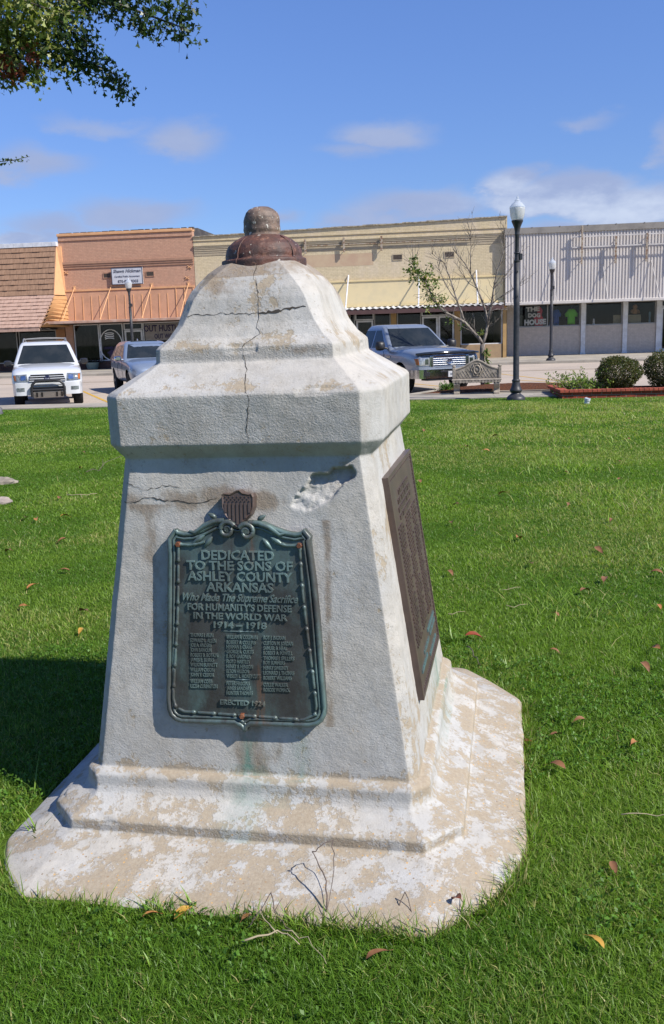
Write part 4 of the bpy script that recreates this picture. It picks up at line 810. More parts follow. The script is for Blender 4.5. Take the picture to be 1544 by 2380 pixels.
# corrugated canopy edge
b = BM(-4.2); n_ = 230; vs_ = []
for i in range(n_ + 1):
    u = -11.9 + 15.4 * i / n_; hz = .035 * math.sin(i / n_ * 15.4 / .30 * 2 * math.pi) + .008 * math.sin(i * 1.7)
    for (v, z) in ((FV - 2.06, 2.80), (FV - .1, 2.92)): vs_ += [(u, v, z + hz), (u, v, z + hz + .012)]
fs_ = []
for i in range(n_):
    o_ = i * 4; q_ = o_ + 4; fs_ += [(o_ + 1, q_ + 1, q_ + 3, o_ + 3), (o_, o_ + 2, q_ + 2, q_), (o_, q_, q_ + 1, o_ + 1), (o_ + 2, o_ + 3, q_ + 3, q_ + 2)]
b.add(vs_, fs_); b.build('canopy_sheet', pmat('galvanised_white', (.72, .73, .75), .45, metal=.2), bC, smooth=50)
b = BM(-4.2); b.box(-11.9, 3.5, FV - 2.04, FV - 1.95, 2.55, 2.76); b.build('canopy_fascia', pmat('brown_fascia', (.105, .055, .05), .6), bC)
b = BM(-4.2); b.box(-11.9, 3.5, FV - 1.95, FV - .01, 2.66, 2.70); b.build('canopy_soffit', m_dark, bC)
rods(bC, (-10.6, -7.5, -4.18, -.60, 2.26), 4.56, FV - 2.03, 2.83, pmat('white_rod', (.74, .74, .76), .5), .035, plate=False)
m_tan = pmat('tan_panel', (.42, .29, .165), .8, col2=(.36, .25, .15), vs=3)
m_ochre = pmat('ochre_pier', (.50, .32, .13), .8, col2=(.42, .27, .12), vs=3)
for (a, c) in ((-4.65, -4.2), (-2.06, -1.78), (1.17, 1.46), (3.6, 3.78), (-12.18, -11.9), (-8.4, -8.0)):
    b = BM(-4.2); b.box(a, c, FV - .01, FV + .3, -.1, 2.95); b.build('pier', m_ochre, bC)
b = BM(-4.2); b.box(-11.9, 3.6, FV + .02, FV + .3, 2.64, 2.95); b.build('lintel', m_tan, bC)
door(bC, -3.86, -2.98, SW, 2.28, fm=m_wframe); pane(bC, -3.9, -2.95, 2.3, 2.64, fm=m_wframe, name='transom'); pane(bC, -2.93, -2.08, .9, 2.64); pane(bC, -4.19, -3.92, .9, 2.64)
b = BM(-4.2); b.box(-2.93, -2.08, FV, FV + .25, -.1, .9); b.build('bulkhead', m_tan, bC); b = BM(-4.2); b.box(-4.19, -3.92, FV, FV + .25, -.1, .9); b.build('bulkhead', m_tan, bC)
pane(bC, -1.76, -.52, .9, 2.64); b = BM(-4.2); b.box(-1.76, -.52, FV, FV + .25, -.1, .9); b.build('bulkhead', m_tan, bC)
door(bC, -.48, .33, SW, 2.38, fm=m_wframe); door(bC, .35, 1.15, SW, 2.38, fm=m_wframe); pane(bC, -.5, 1.16, 2.4, 2.64, fm=m_wframe, name='transom')
pane(bC, 1.47, 3.58, .90, 2.64, fm=m_wframe); b = BM(-4.2); b.box(1.5, 3.56, FV + .03, FV + .25, -.1, .9); b.build('bulkhead', m_tan, bC)
for (a, c) in ((-11.8, -10.2), (-10.1, -8.5), (-7.9, -6.4), (-6.3, -4.75)): pane(bC, a, c, .9, 2.64)
b = BM(-4.2); b.box(-11.85, -4.7, FV + .03, FV + .25, -.1, .9); b.build('bulkhead', m_tan, bC)
# --- D: corrugated metal shop
KD = 1.0305
bD = bldg('corrugated_metal_shop', 9.0, 'pale corrugated metal fronted shop with bare sign frame over white posts'); root_u[bD.name] = 9.0
bD.matrix_world = Matrix.Translation(S(9.0 * KD, FV * KD, 1.6 - 1.6 * KD)) @ Matrix.Rotation(SA, 4, 'Z') @ Matrix.Scale(KD, 4)
OV = 45.8
m_corr = pmat('white_corrugated', (.68, .63, .585), .6, col2=(.61, .56, .515), vs=1.5, stretch=(3, 1, .3))
m_graymetal = pmat('gray_fascia_metal', (.29, .265, .235), .6, col2=(.22, .20, .18), vs=1.5)
m_taupe = brick_mat('taupe_painted_block', (.66, .58, .51), (.63, .56, .49), (.58, .51, .44), bstr=.2)
shell(bD, 3.80, 22.0, 6.2, m_taupe, 2.9)
b = BM(9.0); pit = .145; u = 3.58; vs_ = []; k = 0
pts = []
while u < 22:
    for du_, dv_ in ((0, 0), (.055, 0), (.072, .035), (.128, .035)): pts.append((u + du_, OV + dv_))
    u += pit
for x, v in pts: vs_ += [(x, v, 2.88), (x, v, 6.06)]
b.add(vs_, [(2 * i, 2 * i + 2, 2 * i + 3, 2 * i + 1) for i in range(len(pts) - 1)]); b.build('corrugated_front', m_corr, bD)
b = BM(9.0); b.box(3.58, 22, OV + .05, FV, 2.86, 6.05); b.build('canopy_box', m_graymetal, bD)
b = BM(9.0); b.box(3.54, 22, OV - .05, FV + .3, 6.06, 6.34)
for k in range(14): b.box(4.8 + k * 1.3, 4.84 + k * 1.3, OV - .07, FV, 6.335, 6.36)
b.build('fascia', m_graymetal, bD)
b = BM(9.0); b.box(3.56, 22, OV - .10, OV + .06, 2.74, 2.885); b.build('gutter', m_corr, bD, bevel=.02)
b = BM(9.0); b.box(3.56, 22, OV + .06, FV, 2.78, 2.83); b.build('soffit', m_whitecop, bD)  # soffit coloured white to bounce added light into the shop windows
for u, z0, z1 in ((7.12, 4.54, 6.30), (8.68, 4.52, 5.76), (10.10, 4.55, 5.84), (11.6, 4.55, 5.8)):
    b = BM(9.0); b.box(u - .04, u + .04, OV - .32, OV - .24, z0, z1); b.bar((u, OV - .28, z0 + .15), (u, OV, z0 + .15), .02); b.bar((u, OV - .28, z1 - .15), (u, OV, z1 - .15), .02); b.build('sign_post', m_iron, bD)
m_rail = pmat('white_rail', (.66, .62, .58), .6)
for z in (5.30, 5.78):
    b = BM(9.0); b.box(6.68, 11.9, OV - .24, OV - .20, z, z + .05); b.build('sign_rail', m_rail, bD)
b = BM(9.0)
b.build if False else None
for (u0, z0, u1, z1) in ((8.14, 4.57, 8.32, 2.9), (10.37, 4.6, 10.71, 2.9), (5.83, 4.52, 5.94, 2.9), (12.6, 4.6, 12.9, 2.9)):
    b = BM(9.0); b.bar((u0, OV - .03, z0), (u1, OV - .55, z1 - .05), .018, 6); b.build('brace', m_rail, bD)
for u in (7.56, 9.60, 11.22, 13.3, 15.4, 17.5):
    b = BM(9.0); b.box(u - .11, u + .11, FV - .10, FV + .10, SW + .14, 2.8); o = b.build('post', m_wframe, bD); b = BM(9.0); b.box(u - .13, u + .13, FV - .12, FV + .12, SW - .05, SW + .14); b.build('post_foot', m_wframe, o)
for a, c in ((3.8, 7.44), (7.68, 9.48), (9.72, 11.1), (12.4, 13.18), (13.42, 15.28), (15.52, 21.8)):
    b = BM(9.0); b.box(a, c, FV, FV + .25, -.1, 1.68); b.build('bulkhead', m_taupe, bD)
b = BM(9.0); b.box(3.8, 4.32, FV + .002, FV + .25, 1.68, 2.9); b.build('pier', m_taupe, bD)
for a, c, mu in ((4.33, 7.44, (5.82,)), (7.68, 9.48, ()), (9.72, 11.1, ()), (13.42, 15.28, ()), (15.52, 21.7, (17.5, 19.5))): pane(bD, a, c, 1.68, 2.80, mull=mu)
door(bD, 11.36, 12.34, SW, 2.45, fm=m_wframe); pane(bD, 11.36, 12.34, 2.47, 2.80, fm=m_wframe, name='transom')
# things in the corrugated shop's windows
def item(name, label, cat, u, v, z, rz=0.): return empty(name, mat=Matrix.Translation(S(u * KD, v * KD, 1.6 + (z - 1.6) * KD)) @ Matrix.Rotation(SA + rz, 4, 'Z'), label=label, cat=cat)
dh = item('window_sign', 'hand cut white letters on red in the corrugated shop window', 'sign', 5.2, FV + .19, 1.72)
b = MB(); pl = [(.12, .0), (.52, .02), (.56, .35), (.44, .55), (.50, .80), (.38, .98), (.22, .92), (.25, .6), (.05, .5)]
b.prism([(x - .1, z) for x, z in pl], .02, .05); b.build('red_backing', pmat('red_board', (.85, .05, .09), .6), dh)
for txt, x, z, w_, h_, tl_ in (('THE', -.46, .76, .70, .22, .04), ('DOG', -.34, .47, .62, .20, -.02), ('HOUSE', -.54, .08, 1.12, .26, .02)):
    v_, f_ = text_mesh(txt, w_, h_, .02, .06); b = MB(); b.add([(x + a, .0 - e, z + c + a * tl_) for a, c, e in v_], f_); b.build('lettering', m_whitepaint, dh)
def tshirt(name, label, u, v, z, w_, h_, mat):
    r_ = item(name, label, 't-shirt', u, v, z)
    pl = [(-.30, 0), (.30, 0), (.29, .55), (.46, .48), (.52, .66), (.28, .93), (.13, 1.0), (0, .95), (-.13, 1.0), (-.28, .93), (-.52, .66), (-.46, .48), (-.29, .55)]
    b = MB(); nn = len(pl); vs_ = []
    for yy, ins in ((-.05, .93), (-.085, .70), (.05, .93), (.085, .7)): vs_ += [(x * w_ * ins, yy, (.5 + (zz - .5) * ins) * h_) for x, zz in pl]
    vs_ += [(x * w_, 0, zz * h_) for x, zz in pl]; o_ = 4 * nn
    fs_ = [tuple(range(nn, 2 * nn)), tuple(range(3 * nn, 4 * nn))]
    for i in range(nn): j = (i + 1) % nn; fs_ += [(i, j, nn + j, nn + i), (o_ + i, o_ + j, j, i), (o_ + i, o_ + j, 2 * nn + j, 2 * nn + i), (2 * nn + i, 2 * nn + j, 3 * nn + j, 3 * nn + i)]
    b.add(vs_, fs_); b.build('shirt_cloth', mat, r_, smooth=60); b = MB(); b.tube([(-.18 * w_, 0, h_ * .93), (0, 0, h_ * 1.0), (.18 * w_, 0, h_ * .93)], .008, 5); b.tube([(0, 0, h_ * 1.0), (0, 0, h_ * 1.06), (.02, 0, h_ * 1.09)], .004, 5); b.build('hanger', m_alu, r_); return r_
tshirt('shirt', 'bright green t-shirt hanging in the corrugated shop window', 7.03, FV + .35, 1.76, .66, .80, pmat('lime_cloth', (.28, 1.0, .08), .9))
tshirt('shirt', 'blue t-shirt hanging beside the green one in the shop window', 6.28, FV + .35, 1.80, .5, .76, pmat('blue_cloth', (.07, .16, .55), .9))
def rbx(name, label, cat, u, v, z, sx_, sy_, sz_, mat, part='panel'):
    r_ = item(name, label, cat, u, v, z); b = MB(); b.box(-sx_ / 2, sx_ / 2, -sy_ / 2, sy_ / 2, 0, sz_ * .8); b.hexa([(-sx_ / 2, -sy_ / 2, sz_ * .8), (sx_ / 2, -sy_ / 2, sz_ * .8), (sx_ / 2, sy_ / 2, sz_ * .8), (-sx_ / 2, sy_ / 2, sz_ * .8), (-sx_ * .47, -sy_ * .2, sz_), (sx_ * .47, -sy_ * .2, sz_), (sx_ * .47, sy_ / 2, sz_), (-sx_ * .47, sy_ / 2, sz_)]); b.build(part, mat, r_, bevel=.01); return r_
m_kh = pmat('khaki_board', (.55, .50, .33), .8)
rbx('display_board', 'khaki display board low in the third shop window', 'display board', 9.3, FV + .4, 1.3, .42, .05, .88, m_kh); rbx('display_board', 'khaki display board under the brown toy in the fourth shop window', 'display board', 10.05, FV + .4, 1.3, .85, .05, .86, m_kh)
rbx('display_board', 'gray green board at the left end of the lettered shop window', 'display board', 4.55, FV + .5, 1.3, .36, .05, 1.0, pmat('dull_green_board', (.12, .14, .11), .8)); rbx('storage_bin', 'blue bin below the blue t-shirt in the shop window', 'bin', 6.2, FV + .6, 1.3, .5, .3, .62, pmat('blue_bin', (.07, .25, .6), .6))
toy = item('plush_toy', 'brown plush toy sitting on a board in the fourth shop window', 'toy', 10.15, FV + .4, 2.16)
b = MB(); b.lathe([(.02, 0), (.14, .03), (.17, .12), (.13, .24), (.09, .28), (.12, .33), (.13, .39), (.09, .46), (.02, .49)], 12); b.build('plush_body', pmat('brown_plush', (.5, .28, .12), .95, bump=(60, .6, .01)), toy, smooth=180)
for sg_ in (-1, 1):
    b = MB(); b.tube([(sg_ * .12, 0, .22), (sg_ * .2, -.05, .14), (sg_ * .19, -.12, .06)], [.05, .045, .04], 8); b.build('arm', pmat('brown_plush_arm', (.5, .28, .12), .95), toy, smooth=180)
vase = item('bottle', 'slim pale blue bottle at the right of the fourth shop window', 'bottle', 10.88, FV + .4, 1.72); b = MB(); b.lathe([(.05, 0), (.055, .1), (.04, .2), (.05, .35), (.06, .5), (.02, .56)], 12); b.build('bottle_body', pmat('pale_blue', (.28, .50, .60), .4), vase, smooth=50)
fg = item('figurine', 'small white figurine on the sill of the third shop window', 'figurine', 8.13, FV + .3, 1.69); b = MB(); b.lathe([(.07, 0), (.075, .05), (.045, .12), (.06, .18), (.04, .24), (.05, .29), (.01, .34)], 10); b.build('figure', m_whitepaint, fg, smooth=60)
# plant pot by the orange shop
pot = empty('plant_pot', S(-17.95, FV - .35, swz(FV - .35)), label='pale green plant pot with dark flowers by the orange shop window', cat='plant pot')
b = MB(); b.lathe([(.24, 0), (.28, .04), (.34, .30), (.36, .32), (.36, .36), (.31, .36), (.30, .3)], 18); b.build('pot', pmat('pale_green_pot', (.26, .33, .30), .7), pot, smooth=40)
m_leaf = attr_leaf_mat('leaf')
n_ = 500; C_ = RNG.normal(size=(n_, 3)) * np.array([.20, .12, .07]) + np.array([0, 0, .44]); C_[:, 0] += np.where(RNG.random(n_) < .5, -.2, .22)
leaf_cloud('flowers', C_, RNG.normal(size=(n_, 3)), np.full(n_, .06), np.where(RNG.random((n_, 1)) < .3, np.array([[.05, .008, .02]]), np.array([[.015, .03, .012]])), m_leaf, pot)

# ------------------------------------------------------------------ vehicles
m_tyre = pmat('tyre_rubber', (.022, .022, .023), .85, spec=.2); m_rim = pmat('alloy', (.45, .46, .48), .35, metal=.8); m_bplast = pmat('black_plastic', (.022, .022, .024), .45)
m_chrome = pmat('chrome', (.72, .73, .75), .12, metal=1., col2=(.66, .67, .69)); m_well = pmat('wheel_well', (.008, .008, .008), .95, spec=.05)
m_lens = pmat('headlamp_lens', (.52, .53, .52), .12, metal=.4, col2=(.30, .31, .32), vs=18, coat=.6); m_lens2 = pmat('headlamp_lens_gray', (.26, .29, .30), .15, metal=.3, col2=(.12, .13, .14), vs=14, coat=.6)
m_amber = pmat('amber_lens', (.45, .14, .02), .25)
m_cglass = pmat('tinted_glass', (.018, .024, .028), .05, spec=.28, col2=(.03, .035, .038), vs=2.5); m_plate = pmat('white_plate', (.62, .63, .64), .5); m_navybadge = pmat('badge_blue', (.03, .04, .12), .3)
def paint_mat(name, col, metal):
    m = pmat(name, col, .32, metal=metal, coat=.7, col2=tuple(c * .94 for c in col), vs=2, spec=.45); return m
def car_hull(st, wells, paint, R_w):
    """st: (x, half width, z bottom, z shoulder, z top), nose first. Closed loft, mirrored, wheel wells cut."""
    xs = [s_[0] for s_ in st]; fine = []
    for i in range(len(st) - 1):
        k = max(2, int(abs(xs[i] - xs[i + 1]) / .07))
        for j in range(k): t_ = j / k; fine.append([a + (c - a) * t_ for a, c in zip(st[i], st[i + 1])])
    fine.append(list(st[-1])); A_ = np.array(fine)
    for _ in range(2): B_ = A_.copy(); B_[1:-1, 1:] = .25 * A_[:-2, 1:] + .5 * A_[1:-1, 1:] + .25 * A_[2:, 1:]; A_ = B_
    vs_ = []; fs_ = []; rows_ = len(A_)
    for x, hw, zb, zs, zt in A_:
        H_ = [(0, zb), (.55 * hw, zb), (.86 * hw, zb + .02), (.955 * hw, zb + .10), (.985 * hw, zb + .34 * (zs - zb)), (hw, zb + .58 * (zs - zb)), (.992 * hw, zs - .16), (.975 * hw, zs - .05), (.94 * hw, zs), (.86 * hw, zs + .35 * (zt - zs) + .004), (.70 * hw, zs + .80 * (zt - zs) + .006), (.40 * hw, zt + .008), (0, zt + .012)]
        ring = [(x, y, z) for y, z in H_] + [(x, -y, z) for y, z in H_[-2:0:-1]]
        vs_ += ring
    n_ = len(ring)
    for i in range(rows_ - 1):
        for k in range(n_): fs_.append((i * n_ + k, i * n_ + (k + 1) % n_, (i + 1) * n_ + (k + 1) % n_, (i + 1) * n_ + k))
    fs_ += [tuple(range(n_)), tuple(range((rows_ - 1) * n_, rows_ * n_))[::-1]]
    b = MB(); b.add(vs_, fs_); hull = b.build('tmp_hull', [paint, m_well])
    cut = []
    for wx in wells:
        b = MB(); b.lathe([(R_w * 1.16, -1.3), (R_w * 1.16, 1.3)], 28, axis='y', c=(wx, 0, R_w * 1.03)); c = b.build('tmp_cut', m_well); cut.append(c)
        md = hull.modifiers.new('b', 'BOOLEAN'); md.object = c; md.operation = 'DIFFERENCE'; md.solver = 'EXACT'
    dg = bpy.context.evaluated_depsgraph_get(); me = bpy.data.meshes.new_from_object(hull.evaluated_get(dg))
    bm = bmesh.new(); bm.from_mesh(me)
    for f in bm.faces:
        c = f.calc_center_median(); f.material_index = 0
        for wx in wells:
            d2 = math.hypot(c.x - wx, c.z - R_w * 1.03)
            if d2 < R_w * 1.165 and abs((Vector((f.normal.x, 0, f.normal.z)).length) - 1) < .1 and abs(d2 - R_w * 1.16) < .05 and (Vector((wx - c.x, 0, R_w * 1.03 - c.z)).normalized().dot(f.normal) > .7): f.material_index = 1
    v_ = [tuple(q.co) for q in bm.verts]; bm.verts.index_update(); f_ = [tuple(q.index for q in f.verts) for f in bm.faces]; mi_ = [f.material_index for f in bm.faces]; bm.free()
    for o in [hull] + cut: bpy.data.objects.remove(o)
    return v_, f_, mi_
def cabin_rings(lev, crn=.10):
    vs_ = []; per = 0
    for (z, xf, xr, hw, bow) in lev:
        ring = []
        def arc(cx2, cy2, a0, a1):
            for k in range(5): a_ = R(a0 + (a1 - a0) * k / 4); ring.append((cx2 + crn * math.cos(a_), cy2 + crn * math.sin(a_), z))
        for k in range(7): y = -(hw - crn) + 2 * (hw - crn) * k / 6; ring.append((xf + bow * (1 - (y / hw) ** 2), y, z)) if 0 < k < 6 else None
        arc(xf - crn, hw - crn, 0, 90); arc(xr + crn, hw - crn, 90, 180)
        arc(xr + crn, -(hw - crn), 180, 270); arc(xf - crn, -(hw - crn), 270, 360)
        per = len(ring); vs_ += ring
    fs_ = [(i * per + k, i * per + (k + 1) % per, (i + 1) * per + (k + 1) % per, (i + 1) * per + k) for i in range(len(lev) - 1) for k in range(per)]
    fs_ += [tuple(range((len(lev) - 1) * per, len(lev) * per)), tuple(range(per))[::-1]]
    return vs_, fs_
def make_wheel(root, x, y, rad, wid, spokes=5):
    sg_ = 1 if y > 0 else -1
    b = MB(); b.lathe([(rad * .62, -wid / 2), (rad * .90, -wid / 2), (rad * .985, -wid * .36), (rad, -wid * .2), (rad, wid * .2), (rad * .985, wid * .36), (rad * .90, wid / 2), (rad * .62, wid / 2), (rad * .60, wid * .3)], 32, axis='y', c=(x, y, rad)); wl = b.build('wheel', m_tyre, root, smooth=40)
    b = MB(); yo = y + sg_ * wid * .40
    b.lathe([(rad * .64, wid * .02 * sg_), (rad * .64, wid * .10 * sg_), (rad * .58, wid * .09 * sg_), (rad * .56, 0)], 32, axis='y', c=(x, yo, rad))
    for k in range(spokes):
        a_ = 2 * math.pi * k / spokes + .3; c_, s_ = math.cos(a_), math.sin(a_); p_, q_ = -s_, c_; r0, r1, w0, w1 = rad * .08, rad * .60, rad * .09, rad * .075
        P4 = [(r0 * c_ + w0 * p_, r0 * s_ + w0 * q_), (r1 * c_ + w1 * p_, r1 * s_ + w1 * q_), (r1 * c_ - w1 * p_, r1 * s_ - w1 * q_), (r0 * c_ - w0 * p_, r0 * s_ - w0 * q_)]
        b.hexa([(x + u, yo, rad + z) for u, z in P4] + [(x + u, yo + sg_ * wid * .09, rad + z) for u, z in P4])
    b.lathe([(rad * .16, 0), (rad * .15, wid * .13 * sg_), (rad * .02, wid * .14 * sg_)], 16, axis='y', c=(x, yo, rad)); b.build('rim', m_rim, wl, smooth=40)
    b = MB(); b.lathe([(rad * .58, -wid * .15 * sg_), (rad * .10, -wid * .15 * sg_ + .001)], 24, axis='y', c=(x, yo - sg_ * .01, rad)); b.build('brake_disc', m_well, wl)
def sidewin(root, lev, pts, name='side_window', off=.006, fm=None):
    """pts in (x, z): glass panels on both flanks following the tumblehome"""
    def yy(z):
        for (a, c) in zip(lev[:-1], lev[1:]):
            if a[0] <= z <= c[0]: t_ = (z - a[0]) / (c[0] - a[0]); return a[3] + (c[3] - a[3]) * t_
        return lev[-1][3]
    for sg_ in (-1, 1):
        b = MB(); n_ = len(pts); b.add([(x, sg_ * (yy(z) + off), z) for x, z in pts] + [(x, sg_ * (yy(z) - .02), z) for x, z in pts], [tuple(range(n_)), tuple(range(n_, 2 * n_))] + [(i, (i + 1) % n_, n_ + (i + 1) % n_, n_ + i) for i in range(n_)]); b.build(name, m_cglass, root)
def frontglass(root, lev, i0, i1, t0, t1, ins, name, rear=False):
    def at(z_, f):  # f -1..1 across
        for (a, c) in zip(lev[:-1], lev[1:]):
            if a[0] <= z_ <= c[0]:
                t_ = (z_ - a[0]) / (c[0] - a[0]); hw = a[3] + (c[3] - a[3]) * t_ - ins; bow = a[4] + (c[4] - a[4]) * t_
                x = (a[2] + (c[2] - a[2]) * t_ - .008) if rear else (a[1] + (c[1] - a[1]) * t_ + bow * (1 - (f * .92) ** 2) + .008)
                return (x, f * hw, z_)
    b = MB(); nx = 8; vs_ = []
    for j in range(5):
        for i in range(nx + 1): vs_.append(at(t0 + (t1 - t0) * j / 4, -1 + 2 * i / nx))
    b.add(vs_, [(j * (nx + 1) + i, j * (nx + 1) + i + 1, (j + 1) * (nx + 1) + i + 1, (j + 1) * (nx + 1) + i) for j in range(4) for i in range(nx)]); return b.build(name, m_cglass, root, smooth=180)
def emblem(root, x, z, s_, mat):
    b = MB()
    for (rx, rz, cz) in ((1., .66, 0), (.36, .62, 0), (.74, .26, .28)): b.tube([(x, rx * s_ * math.cos(t_), z + cz * s_ + rz * s_ * math.sin(t_)) for t_ in np.linspace(0, 2 * math.pi, 19)], s_ * .10, 5)
    return b.build('emblem', mat, root, smooth=60)
def mirror(root, x, y, z, mat, w_=.22, h_=.17):
    sg_ = 1 if y > 0 else -1; b = MB()
    vs_ = []
    for (xx, sc) in ((.10, .6), (.05, .92), (0, 1.), (-.06, 1.)):
        for k in range(12): a_ = 2 * math.pi * k / 12; cs, sn = math.cos(a_), math.sin(a_); vs_.append((x + xx, y + sg_ * w_ * .5 + w_ * .5 * sc * math.copysign(abs(cs) ** .6, cs), z + h_ * .5 * sc * math.copysign(abs(sn) ** .6, sn)))
    b.add(vs_, [(i * 12 + k, i * 12 + (k + 1) % 12, (i + 1) * 12 + (k + 1) % 12, (i + 1) * 12 + k) for i in range(3) for k in range(12)] + [tuple(range(12)), tuple(range(36, 48))])
    b.bar((x, y - sg_ * .10, z - h_ * .3), (x + .01, y + sg_ * .06, z - h_ * .2), .03); o = b.build('mirror', mat, root, smooth=50)
    b = MB(); b.box(x - .068, x - .062, y + sg_ * w_ * .5 - w_ * .42, y + sg_ * w_ * .5 + w_ * .42, z - h_ * .4, z + h_ * .4); b.build('mirror_glass', m_chrome, o)
def vehicle(name, label, cat, u, v, ang):       # origin: middle of the front axle on the road, nose along +x
    d = Vector((math.sin(R(ang)), -math.cos(R(ang)))); th = math.atan2(d.y, d.x)
    return empty(name, mat=Matrix.Translation(S(u, v, roadz(v))) @ Matrix.Rotation(SA + th, 4, 'Z'), label=label, cat=cat, group='vehicles parked across from the lawn')
def front_patch(root, bv, c4, name, mat, off=.012, nu=14, nv=5, back=.05, zc=0.):
    """panel fitted to the nose of the hull: c4 = (y, z) corners, low inner, low outer, high outer, high inner"""
    c4 = [Vector(q) for q in c4]; P_ = []; last = .8
    for j in range(nv + 1):
        for i in range(nu + 1):
            q = (c4[0].lerp(c4[1], i / nu)).lerp(c4[3].lerp(c4[2], i / nu), j / nv); h_ = bv.ray_cast(Vector((3, q.x, max(q.y, zc))), Vector((-1, 0, 0)))
            if h_[0] is not None: last = h_[0].x
            P_.append([last + off, q.x, q.y])
    n_ = (nu + 1) * (nv + 1); b = MB(); b.add([tuple(q) for q in P_] + [(q[0] - back - off, q[1], q[2]) for q in P_], []); fs_ = []
    for j in range(nv):
        for i in range(nu): a = j * (nu + 1) + i; fs_ += [(a, a + 1, a + nu + 2, a + nu + 1), tuple(n_ + k for k in (a, a + nu + 1, a + nu + 2, a + 1))]
    rim_ = [i for i in range(nu)] + [j * (nu + 1) + nu for j in range(nv)] + [nv * (nu + 1) + i for i in range(nu, 0, -1)] + [j * (nu + 1) for j in range(nv, 0, -1)]
    fs_ += [(rim_[k], rim_[(k + 1) % len(rim_)], n_ + rim_[(k + 1) % len(rim_)], n_ + rim_[k]) for k in range(len(rim_))]
    b.f += fs_; b.m += [0] * len(fs_); return b.build(name, mat, root, smooth=40)
# --- white SUV
su = vehicle('parked_suv', 'white off road wagon with black bull bar, nose to the lawn', 'car', -10.62, 24.42, 23)
m_wp = paint_mat('white_car_paint', (.62, .635, .65), 0.)
st = [(.84, .72, .48, .74, .78), (.80, .84, .42, .80, .86), (.68, .91, .40, .90, .97), (.40, .93, .40, .99, 1.05), (0, .935, .40, 1.03, 1.10), (-.62, .935, .40, 1.07, 1.14), (-1.2, .935, .40, 1.09, 1.13), (-3.3, .935, .42, 1.11, 1.13), (-3.75, .91, .50, 1.10, 1.12), (-3.86, .86, .60, 1.04, 1.06)]
v_, f_, mi_ = car_hull(st, (0, -2.79), m_wp, .375); lev = [(1.06, -.62, -3.80, .90, .05), (1.14, -.74, -3.79, .885, .06), (1.66, -1.42, -3.55, .70, .07), (1.74, -1.62, -3.45, .64, .08), (1.765, -1.85, -3.30, .54, .06)]
b = MB(); b.add(v_, f_); b.m = mi_; cv, cf = cabin_rings(lev); b.add(cv, cf); b.build('body', [m_wp, m_well], su, smooth=40); hb = BVHTree.FromPolygons(v_, f_)
frontglass(su, lev, 0, 1, 1.15, 1.655, .10, 'windshield'); frontglass(su, lev, 0, 1, 1.2, 1.6, .12, 'rear_window', True)
sidewin(su, lev, [(-1.0, 1.14), (-1.85, 1.14), (-1.85, 1.62), (-1.55, 1.62)]); sidewin(su, lev, [(-1.92, 1.14), (-2.75, 1.14), (-2.75, 1.62), (-1.92, 1.62)]); sidewin(su, lev, [(-2.85, 1.16), (-3.62, 1.16), (-3.48, 1.60), (-2.85, 1.60)])
for y in (-.78, .78):
    for x in (0, -2.79): make_wheel(su, x, y, .375, .255, 6)
b = MB(); b.prism([(-.48, 0), (.48, 0), (.42, .19), (-.42, .19)], 0, .03); gv = [(.862 - .02 * (z / .19) + y, x, .70 + z) for x, y, z in b.v]; b = MB(); b.add(gv, [tuple(f) for f in [(0, 1, 2, 3), (7, 6, 5, 4), (0, 4, 5, 1), (1, 5, 6, 2), (2, 6, 7, 3), (3, 7, 4, 0)]]); gr = b.build('grille', m_bplast, su)
b = MB()
for k in range(4): b.box(.845, .905, -.47 + .015 * k, .47 - .015 * k, .705 + k * .058, .727 + k * .058)
b.build('grille_bars', m_wp, gr, bevel=.008); emblem(gr, .912, .80, .07, m_navybadge)
for sg_ in (-1, 1):
    hl = front_patch(su, hb, [(sg_ * .50, .70), (sg_ * .86, .71), (sg_ * .885, .885), (sg_ * .52, .90)], 'headlight', m_lens2, .014)
    front_patch(hl, hb, [(sg_ * .55, .745), (sg_ * .68, .745), (sg_ * .68, .86), (sg_ * .55, .865)], 'lamp_reflector', m_chrome, .02, 6, 3); front_patch(hl, hb, [(sg_ * .80, .73), (sg_ * .85, .735), (sg_ * .86, .865), (sg_ * .81, .87)], 'turn_lamp', m_amber, .019, 4, 3)
    front_patch(su, hb, [(sg_ * .60, .455), (sg_ * .80, .46), (sg_ * .80, .545), (sg_ * .60, .545)], 'fog_light', m_lens2, .055, 6, 3, .05, .60); mirror(su, -.80, sg_ * .93, 1.17, m_bplast)
front_patch(su, hb, [(-.90, .34), (.90, .34), (.905, .665), (-.905, .665)], 'bumper', m_wp, .045, 24, 6, .25, .60)
b = MB(); b.box(.915, .935, -.46, .46, .44, .56); b.build('lower_intake', m_bplast, su)
b = MB(); b.tube([(.98, -.42, .30), (1.0, -.42, .50), (1.01, -.40, .62), (1.0, -.32, .70), (1.0, -.2, .725), (1.0, .2, .725), (1.0, .32, .70), (1.01, .40, .62), (1.0, .42, .50), (.98, .42, .30)], .035, 8); b.bar((1.0, -.42, .48), (1.0, .42, .48), .03, 8); b.bar((1.0, -.36, .60), (1.0, .36, .60), .012, 6); b.bar((.98, -.4, .42), (.80, -.4, .42), .03); b.bar((.98, .4, .42), (.80, .4, .42), .03); bb = b.build('bull_bar', m_bplast, su, smooth=50)
b = MB(); b.hexa([(.98, -.44, .42), (.98, .44, .42), (.90, .38, .26), (.90, -.38, .26), (1.0, -.44, .43), (1.0, .44, .43), (.92, .38, .27), (.92, -.38, .27)]); sk = b.build('skid_plate', m_alu, bb)
